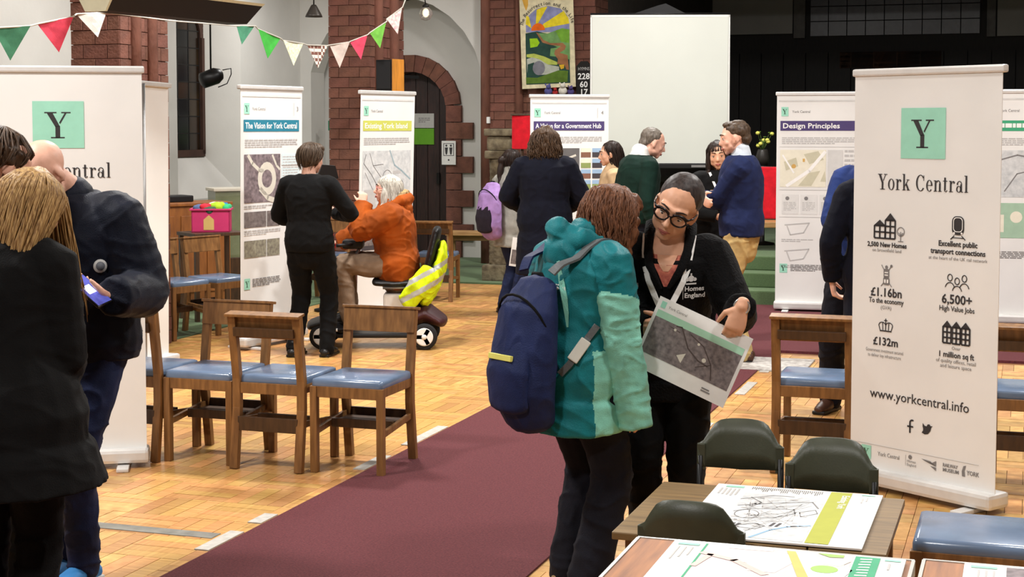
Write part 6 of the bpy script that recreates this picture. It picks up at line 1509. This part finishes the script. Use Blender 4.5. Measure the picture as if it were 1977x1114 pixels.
# ---------------------------------------------------------------- projection screen
o = thing('projection_screen', 'large white projection screen on a stand before the dark chancel', 'screen', Vector((D(1273, 318, 17.2).x, 17.2, .42)), R(-2))
a_, b_ = D(1138, 315, 17.2), D(1408, 28, 17.2); hw = (b_.x-a_.x)/2; z0, z1 = a_.z-.42, b_.z-.42
MB().box(-hw+.02, hw-.02, -.004, .0, z0, z1-.02).build('screen_cloth', mat('screen_cloth', (200, 203, 196), .85, scale=1.5, var=.02), o)
mb = MB().box(-hw, -hw+.018, -.006, .002, z0, z1); mb.box(hw-.018, hw, -.006, .002, z0, z1); mb.box(-hw, hw, -.006, .002, z1-.03, z1); mb.build('border', flat('screen_border', (214, 214, 210), .6), o)
MB().box(-hw-.02, hw+.02, -.03, .03, z0-.06, z0, bev=.01).build('case', BLKP, o)
MB().box(.35, .6, -.036, -.03, z0-.045, z0-.02).build('case_badge', POLEM, o)
MB().tube([(-hw-.0, 0, z1+.006), (hw, 0, z1+.006)], .012, 8).build('top_bar', BLKP, o)
MB().prism([(-.32, z1), (.30, z1), (.06, z1+.12), (-.02, z1+.10)], -.01, .01).build('hanger', BLKP, o)
MB().tube([(0, .05, 0.25), (0, .05, z1+.06)], .016, 10).build('mast', BLKP, o)
for a in (90, 210, 330): MB().tube([(0, .05, .45), (.42*math.cos(R(a)), .05+.42*math.sin(R(a)), .01)], .012, 8).build('leg', BLKP, o)
# ---------------------------------------------------------------- things on and before the third pier
def hang(u0, u1, v0, v1, s): 
    p, q = st(onS(u0, v1, s)), st(onS(u1, v0, s)); return p[1], q[1], p[2], q[2]
t0, t1, z0, z1 = hang(1008, 1112, -30, 170, 18.05)
o = thing('embroidered_banner', 'cream embroidered hanging with a sunrise, hills and a winding path', 'hanging', H(18.06, (t0+t1)/2, z0), HROT); o.rotation_euler.y = R(-2)
bw_, bh = (t1-t0)/2, z1-z0
FELT = lambda n, c: cloth('felt_'+n, c, .9, sheen=.1)
MB().box(-bw_, bw_, -.006, .006, 0, bh, bev=.002).build('cloth', FELT('cream', (216, 206, 172)), o)
MB().tube([(-bw_-.03, 0, bh), (bw_+.03, 0, bh)], .012, 8).build('rod', OAKD, o)
py = -.0075; sx_ = lambda u: (u-669)/545*bw_*1.92*.5/.5*.98; 
# picture drawn in the proportions of the photo (crop of 1225 x 1114)
def fp(pts): return [((x-445)/305*bw_, (945-y)/945*bh*.85+.0) for x, y in pts]
polys('sky', [fp([(205, 330), (205, 260), (240, 150), (330, 80), (460, 55), (600, 90), (680, 170), (700, 260), (700, 350)])], FELT('periwinkle', (136, 140, 180)), o, py)
for pts in ([(270, 290), (205, 240), (215, 150), (245, 160)], [(320, 240), (335, 90), (390, 70), (460, 62), (345, 240)], [(400, 250), (640, 120), (690, 200), (700, 260), (410, 295)]): polys('sun_ray', [fp(pts)], FELT('yellow', (226, 206, 50)), o, py-.001)
polys('sun', [fp([(345+78*math.cos(R(a)), 315-78*math.sin(R(a))) for a in range(0, 181, 12)])], FELT('orange', (224, 104, 30)), o, py-.002)
polys('hill', [fp([(200, 340), (330, 325), (445, 355), (520, 480), (690, 600), (690, 900), (190, 900)])], FELT('forest', (42, 70, 62)), o, py-.0025)
polys('hill', [fp([(345, 345), (450, 355), (600, 310), (700, 320), (695, 650), (540, 610), (470, 600), (480, 520), (560, 510), (500, 480), (400, 430)])], FELT('sage', (110, 150, 92)), o, py-.003)
polys('hill', [fp([(540, 330), (620, 305), (700, 330), (690, 470), (600, 450)])], FELT('leaf', (112, 160, 56)), o, py-.0035)
polys('field', [fp([(245, 400), (330, 400), (358, 450), (330, 490), (250, 500)])], FELT('lime', (150, 196, 36)), o, py-.0035)
polys('path', [fp([(320, 335), (345, 345), (400, 420), (480, 460), (620, 465), (655, 500), (640, 540), (580, 570), (670, 600), (680, 760), (650, 755), (630, 700), (550, 690), (560, 640), (520, 580), (530, 540), (600, 500), (480, 480), (390, 450)])], FELT('tan', (150, 104, 72)), o, py-.004)
polys('field', [fp([(205, 570), (290, 565), (400, 600), (550, 670), (550, 700), (430, 690), (330, 620), (205, 600)])], FELT('pale_lime', (178, 190, 92)), o, py-.004)
polys('river', [fp([(205, 620), (270, 605), (350, 630), (440, 690), (570, 720), (570, 760), (420, 800), (340, 800), (270, 740), (290, 660), (215, 680), (205, 780)])], FELT('pale_grey', (176, 180, 168)), o, py-.0045)
polys('stone', [fp([(340+70*math.cos(R(a)), 725+78*math.sin(R(a))) for a in range(0, 360, 20)])], FELT('stone', (120, 120, 128)), o, py-.005)
polys('field', [fp([(190, 820), (320, 830), (560, 760), (670, 770), (660, 890), (190, 890)])], FELT('moss', (88, 116, 44)), o, py-.005)
polys('flower', [fp([(570, 700), (630, 700), (625, 740), (590, 750)])], FELT('gold', (214, 170, 50)), o, py-.0055)
wds = 'The Resurrection and the Life'
for i, ch in enumerate(wds):
    if ch == ' ': continue
    a = R(172-164*i/(len(wds)-1)); x = 275*math.cos(a)+450; y = 290-235*math.sin(a)-10; (X, Z), = fp([(x, y)])
    Ml = Matrix.Translation((X, py-.002, Z)) @ Matrix.Rotation(-(a-math.pi/2)*.8, 4, 'Y')
    text('lettering', ch, .062, INK, o, 0, 0, 0, 'CENTER', .0005, Ml)
polys('cross_motif', [fp([(165, -60), (240, -60), (240, 30), (215, 95), (190, 30)])], FELT('amber', (204, 158, 70)), o, py-.001)
t0, t1, z0, z1 = hang(1113, 1142, 118, 186, 18.05)
o = thing('hymn_board', 'black hymn number board beside the projection screen', 'board', H(18.06, (t0+t1)/2, z0), HROT); hw = (t1-t0)/2; hh = z1-z0
MB().prism([(-hw, 0), (hw, 0), (hw, hh*.86), (hw*.4, hh), (-hw*.4, hh), (-hw, hh*.86)], -.02, .02).build('board', flat('board_black', (18, 15, 14), .5), o)
text('lettering', 'HYMNS', .055, INKL, o, 0, hh*.74, -.022, 'CENTER', 0, None, fit=hw*1.5)
for s_, z_ in (('228', hh*.49), ('60', hh*.26), ('17', hh*.04)): text('lettering', s_, .10, WHITEI, o, 0, z_, -.022, 'CENTER', .002)
# shelf with knitted toys
t0, t1, z0, z1 = hang(1046, 1112, 160, 182, 17.85)
sh_ = thing('wall_shelf', 'small dark shelf carrying soft toys under the embroidered hanging', 'shelf', H(18.0, (t0+t1)/2, z0-.03), HROT); hw = (t1-t0)/2
MB().box(-hw, hw, -.2, .19, 0, .02, bev=.003).build('board', OAKD, sh_); 
for sx in (-.7, .7): MB().box(sx*hw-.01, sx*hw+.01, -.02, .19, -.12, 0).build('shelf_bracket', OAKD, sh_)
for x, col, lab, r_ in ((-.14, (92, 92, 150), 'purple blue knitted toy on the small shelf', .05), (-.055, (176, 52, 52), 'red knitted toy on the small shelf', .034), (.04, (226, 222, 210), 'white knitted sheep on the small shelf', .055), (.14, (84, 74, 130), 'violet knitted toy next to the hymn board', .042)):
    o = thing('knitted_toy', lab, 'toy', H(17.88, (t0+t1)/2+x, z0-.0095), HROT); m = cloth('knit_%d' % int(x*1000), col, .95, bs=80, bump=.5)
    MB().ell((0, 0, r_*.9), (r_, r_*.8, r_*.9)).build('toy_body', m, o); MB().ell((.01, -.03, r_*2), (r_*.6, r_*.6, r_*.55)).build('toy_head', m, o)
    for sx in (-1, 1): MB().ell((sx*r_*.5, -.03, r_*2.5), (r_*.2, r_*.15, r_*.25)).build('toy_ear', m, o)
# carved stone pedestal, white box, red pulpit fall
o = thing('stone_pedestal', 'carved weathered stone pedestal in front of the third pier', 'pedestal', Vector((D(968, 238, 17.2).x, 17.2, 0)), R(-15)); STN = mat('weathered_stone', (132, 122, 98), .9, scale=14, rgb2=(84, 74, 58), bump=.6, bscale=30)
MB().box(-.18, .18, -.18, .18, 0, .18, bev=.02).build('base', STN, o)
fuse('shaft', [tube([Vector((0, 0, .15)), Vector((0, 0, .5)), Vector((0, 0, .9)), Vector((0, 0, 1.35))], [.14, .12, .11, .135], 12), tube([Vector((-.08, -.08, .2)), Vector((-.07, -.07, 1.3))], [.04, .04], 8), tube([Vector((.08, -.08, .2)), Vector((.07, -.07, 1.3))], [.04, .04], 8)], .012, STN, o, 2, fold(.012, 22, 1, 1))
MB().box(-.155, .155, -.155, .155, 1.35, 1.44, bev=.02).build('capital', STN, o); MB().box(-.135, .135, -.135, .135, 1.44, 1.60, bev=.03).build('capital_block', STN, o); MB().box(-.16, .16, -.16, .16, 1.60, 1.68, bev=.015).build('abacus', STN, o)
p = onS(941, 232, 18.17); o = tag(MB().box(-.035, .035, -.02, .02, -.04, .04, bev=.005).build('switch_box', WHP, None, p, HROT), 'small white switch box on the third pier above the pedestal', 'switch')
o = thing('pulpit_fall', 'red cloth hanging on a wooden stand beside the stone pedestal', 'cloth stand', Vector((D(1006, 282, 16.7).x, 16.7, 0)), R(-10)); REDV = cloth('red_velvet', (200, 16, 34), .8, sheen=.3)
zt = D(1006, 223, 16.7).z; V, F = bevbox(.20, .02, .36, .006); MB().add([(v.x, v.y+.008*math.sin(v.x*50), v.z+zt-.18) for v in V], F).build('fall', REDV, o)
MB().box(-.11, .11, -.02, .08, zt, zt+.02, bev=.003).build('stand_top', OAKD, o); MB().tube([(0, .05, .03), (0, .05, zt)], .02, 10).build('stand_post', OAKD, o); MB().box(-.15, .15, -.1, .2, 0, .03, bev=.006).build('stand_foot', OAKD, o)
# bench by the aisle arch
o = thing('bench', 'light wooden bench in front of the plastered arch', 'bench', Vector((-.42, 18.6, .006)), HROT+R(10)); LOAK = mat('light_oak', (188, 148, 96), .5, scale=5, stretch=(1, 6, 6), rgb2=(156, 116, 70))
MB().box(-.36, .30, -.15, .15, .40, .445, bev=.004).build('seat', LOAK, o)
for sx in (-.31, .25):
    for sy in (-.11, .11): MB().box(sx-.03, sx+.03, sy-.03, sy+.03, 0, .40, bev=.004).build('leg', LOAK, o)
MB().box(-.28, .22, -.01, .01, .33, .395).build('rail', LOAK, o)
# ---------------------------------------------------------------- chancel furniture
CZ = .42
p = D(1310, 340, 18.0); o = thing('communion_table', 'dark table with pale legs under the projection screen', 'table', Vector((p.x, 18.0, CZ)), HROT)
zt = p.z-CZ; MB().box(-.55, .55, -.25, .25, zt-.06, zt, bev=.006).build('top', CHANW, o)
for sx in (-.48, -.0, .12, .48): MB().box(sx-.035, sx+.035, -.2, -.14, 0, zt-.06, bev=.004).build('leg', LOAK, o)
MB().box(-.5, .5, .1, .14, .1, zt-.06).build('back_panel', CHANW, o)
p = D(1484, 322, 16.4); o = thing('red_backed_chair', 'tall chair with a red upholstered back on the chancel floor', 'chair', Vector((p.x, 16.4, CZ)), R(170)); zt = p.z-CZ
MB().box(-.24, .24, -.03, .03, zt-.55, zt, bev=.02).build('backrest', REDV, o); MB().box(-.26, .26, -.03, .42, .0+zt-.62, zt-.56, bev=.01).build('seat', LOAK, o)
for sx in (-.22, .22):
    for sy in (0, .36): MB().box(sx-.025, sx+.025, sy-.025, sy+.025, 0, max(.05, zt-.62)).build('leg', OAKD, o)
p = D(1476, 288, 16.9); o = thing('flower_stand', 'pedestal with yellow green flowers behind the man in the navy jumper', 'flowers', Vector((p.x-.02, 16.9, CZ)), 0)
zt = p.z-CZ; MB().lathe([(.14, 0), (.14, .02), (.03, .04), (.025, zt-.22), (.10, zt-.2), (.10, zt-.18)], 20).build('pedestal', IRON, o)
MB().lathe([(.05, zt-.18), (.08, zt-.1), (.06, zt-.02), (.05, zt)], 20).build('vase', flat('vase_dark', (40, 38, 36), .4), o)
rg = random.Random(4)
for i in range(16):
    a, r_, z_ = rg.uniform(0, 6.28), rg.uniform(.02, .12), zt+rg.uniform(.03, .20); q = Vector((r_*math.cos(a), r_*math.sin(a), z_))
    MB().tube([(0, 0, zt-.02), tuple(q)], .003, 5).build('stem', flat('stem_green', (70, 92, 40), .7), o)
    if i % 2: MB().ell(q, (.024, .024, .02), n=(10, 6)).build('bloom', flat('bloom_yellow', (206, 204, 96), .6), o)
    else: MB().add(*ell(q, (.012, .035, .006), Matrix.Rotation(a, 3, 'Z'), (8, 5)), True).build('leaf', flat('leaf_green', (92, 122, 50), .6), o)
# ---------------------------------------------------------------- side aisle: toy crate, panelled chest, glass case, lectern, signs
p = D(340, 450, 14.6); o = thing('panelled_chest', 'low wooden panelled chest against the side aisle wall', 'chest', Vector((D(348, 450, 14.6).x, 14.6, .006)), R(40)); PINE = mat('orange_pine', (150, 92, 40), .5, scale=5, rgb2=(118, 68, 28), stretch=(5, 5, 1))
zt = D(348, 390, 14.6).z-.006; MB().box(-.42, .42, -.2, .2, .05, zt-.03, bev=.006).build('body', PINE, o); MB().box(-.44, .44, -.22, .22, zt-.03, zt, bev=.006).build('lid', PINE, o)
for x in (-.27, 0, .27): MB().box(x-.1, x+.1, -.212, -.2, .15, zt-.12, bev=.004).build('panel', PINE, o)
MB().box(-.40, .40, -.18, .18, 0, .05).build('plinth', OAKD, o)
zc = D(348, 446, 14.0).z
tb = thing('side_table', 'dark side table under the pink toy crate', 'table', Vector((D(409, 446, 13.7).x, 13.7, .006)), R(36)); zt = D(409, 447, 13.7).z-.006
MB().box(-.25, .25, -.19, .19, zt-.03, zt, bev=.004).build('top', OAKD, tb)
for sx in (-.22, .22):
    for sy in (-.16, .16): MB().box(sx-.018, sx+.018, sy-.018, sy+.018, 0, zt-.03).build('leg', OAKD, tb)
cr_ = thing('toy_crate', 'pink plastic crate full of toys behind the aisle chairs', 'crate', Vector((D(409, 447, 13.7).x, 13.7, zt+.008)), R(6)); PINKP = flat('pink_plastic', (204, 60, 112), .4)
mb = MB(); mb.box(-.165, .165, -.12, -.112, 0, .20); mb.box(-.165, .165, .112, .12, 0, .20); mb.box(-.165, -.157, -.12, .12, 0, .20); mb.box(.157, .165, -.12, .12, 0, .20); mb.box(-.165, .165, -.12, .12, 0, .01); mb.build('crate_body', PINKP, cr_)
mb = MB(); mb.box(-.18, .18, -.135, -.112, .19, .205, bev=.003); mb.box(-.18, .18, .112, .135, .19, .205, bev=.003); mb.box(-.18, -.157, -.12, .12, .19, .205); mb.box(.157, .18, -.12, .12, .19, .205); mb.build('crate_rim', PINKP, cr_)
MB().prism([(-.06, .02), (.03, .02), (.03, .11), (-.015, .15), (-.06, .11)], -.124, -.1205).build('crate_picture', flat('sticker_cream', (214, 180, 110), .6), cr_)
for i, (x, y, z_, r_, col, lab) in enumerate(((-.10, -.03, .20, .055, (92, 110, 150), 'blue grey soft toy in the pink crate'), (-.05, -.06, .215, .045, (214, 50, 66), 'red ball in the pink crate'), (.05, -.03, .215, .06, (170, 210, 50), 'lime toy in the pink crate'), (.12, -.02, .205, .05, (60, 180, 120), 'green toy in the pink crate'), (.02, .05, .22, .05, (226, 222, 214), 'white soft toy in the pink crate'), (.10, .06, .225, .035, (50, 120, 190), 'blue ball in the pink crate'), (-.01, -.085, .185, .05, (64, 92, 72), 'dark green soft toy hanging over the crate rim'))):
    o = tag(fuse('toy', [ell((0, 0, 0), (r_, r_*.9, r_*.8)), ell((r_*.7, 0, r_*.3), r_*.5), ell((-r_*.6, -r_*.3, r_*.2), r_*.45)], .006, cloth('toy_%d' % i, col, .8, sheen=.1), None, 2), lab, 'toy', 'toys in the pink crate'); Mx = Matrix.Translation(cr_.location) @ Matrix.Rotation(R(6), 4, 'Z'); o.location = Mx @ Vector((x, y, z_))
o = thing('glass_case', 'greenish glass display case against the aisle wall', 'case', Vector((D(452, 450, 15.3).x, 15.3, .006)), R(25)); z1_ = D(452, 362, 15.3).z-.006
MB().box(-.24, .24, -.17, .17, 0, .42, bev=.006).build('cabinet', OAKD, o); MB().box(-.22, .22, -.15, .15, .42, z1_-.03).build('glass', mat('green_glass', (128, 136, 100), .15, alpha=.7, var=.1), o); MB().box(-.24, .24, -.17, .17, z1_-.03, z1_, bev=.006).build('lid', flat('pale_lid', (196, 190, 176), .6), o)
p = D(345, 382, 14.9); o = tag(MB().box(-.16, .16, -.12, .12, 0, .06, bev=.01).build('black_case', BLKP, None, Vector((p.x, 14.62, D(348, 390, 14.6).z+.001)), R(40)), 'flat black case lying on the panelled chest', 'case')
o = thing('reading_lamp', 'black lectern lamp head against the second pier', 'lamp', Vector((D(632, 345, 14.3).x, 14.3, 0)), R(10)); zt = D(632, 345, 14.3).z
MB().lathe([(.13, 0), (.13, .02), (.02, .035), (.012, .06)], 20).build('base', BLKM, o); MB().tube([(0, 0, .03), (0, 0, zt+.02)], .011, 8).build('pole', BLKM, o)
MB().prism([(-.10, 0), (.10, 0), (.07, .12), (-.05, .13)], -.08, .08, Matrix.Translation((0, 0, zt))).build('shade', flat('lamp_black', (24, 18, 16), .5), o)
# spotlight hanging before the window
p = D(407, 150, 16.6); o = thing('spotlight', 'black stage spotlight hanging before the aisle window', 'spotlight', p, R(30))
MB().lathe([(.05, -.12), (.085, -.10), (.09, .06), (.06, .12), (.02, .14)], 20, M=Matrix.Rotation(R(70), 4, 'Y')).build('housing', BLKM, o)
MB().tube([(.10, -.09, .08), (.20, -.07, .10), (.22, -.02, .04), (.18, .0, -.06), (.08, 0, -.10)], .006, 6).build('yoke', BLKM, o)
MB().tube([(0, 0, .08), (0, 0, 2.6)], .010, 8).build('drop_pole', BLKM, o)
def wallsign(u0, u1, v0, v1, s, m, label, cat='sign', name='sign', th=.006):
    p, q = st(onS(u0, v1, s)), st(onS(u1, v0, s)); o = thing(name, label, cat, H(s, (p[1]+q[1])/2, (p[2]+q[2])/2), HROT); hw, hh = (q[1]-p[1])/2, (q[2]-p[2])/2
    MB().box(-hw, hw, -th, th, -hh, hh, bev=.002).build('plate', m, o); return o, hw, hh
o, hw, hh = wallsign(801, 838, 219, 247, 19.10, flat('notice_grey', (170, 170, 166), .6), 'grey paper notice pinned high on the dark door'); polys('small_print', greek(-hw*.6, hw*.6, -hh*.4, hh*.4, .012, .012, 3), INKG, o, -.0066)['kind'] = 'stuff'
o, hw, hh = wallsign(800, 838, 248, 279, 19.10, flat('notice_green', (92, 150, 34), .6), 'green paper notice on the dark door below the grey one')
o, hw, hh = wallsign(853, 880, 272, 318, 18.86, flat('notice_white', (206, 206, 202), .5), 'white toilet sign on the brick door surround')
polys('sign_border', quads([(-hw*.75, -hh*.25), (hw*.75, -hh*.25), (hw*.75, hh*.8), (-hw*.75, hh*.8), (-hw*.75, -hh*.25)], [(-hw*.66, -hh*.2), (hw*.66, -hh*.2), (hw*.66, hh*.75), (-hw*.66, hh*.75), (-hw*.66, -hh*.2)]), DKP, o, -.0066)
for sx in (-1, 1):
    x = sx*hw*.32; polys('pictogram', [disc(x, hh*.6, .014), [(x-.022, hh*.45), (x+.022, hh*.45), (x+.014, hh*.0), (x+.008, -hh*.15), (x-.008, -hh*.15), (x-.014, hh*.0)]], INK, o, -.0067)['kind'] = 'stuff'
polys('pictogram', [disc(0, -hh*.6, .012)], INK, o, -.0067)
o, hw, hh = wallsign(634, 650, 233, 252, 18.30, flat('exit_green', (20, 110, 80), .5), 'green emergency exit sign peeping out behind the second pier'); polys('pictogram', [rect(-hw*.6, -hw*.2, -hh*.6, hh*.6), [(0, -hh*.2), (hw*.6, 0), (0, hh*.2)]], WHITEI, o, -.0066)['kind'] = 'stuff'
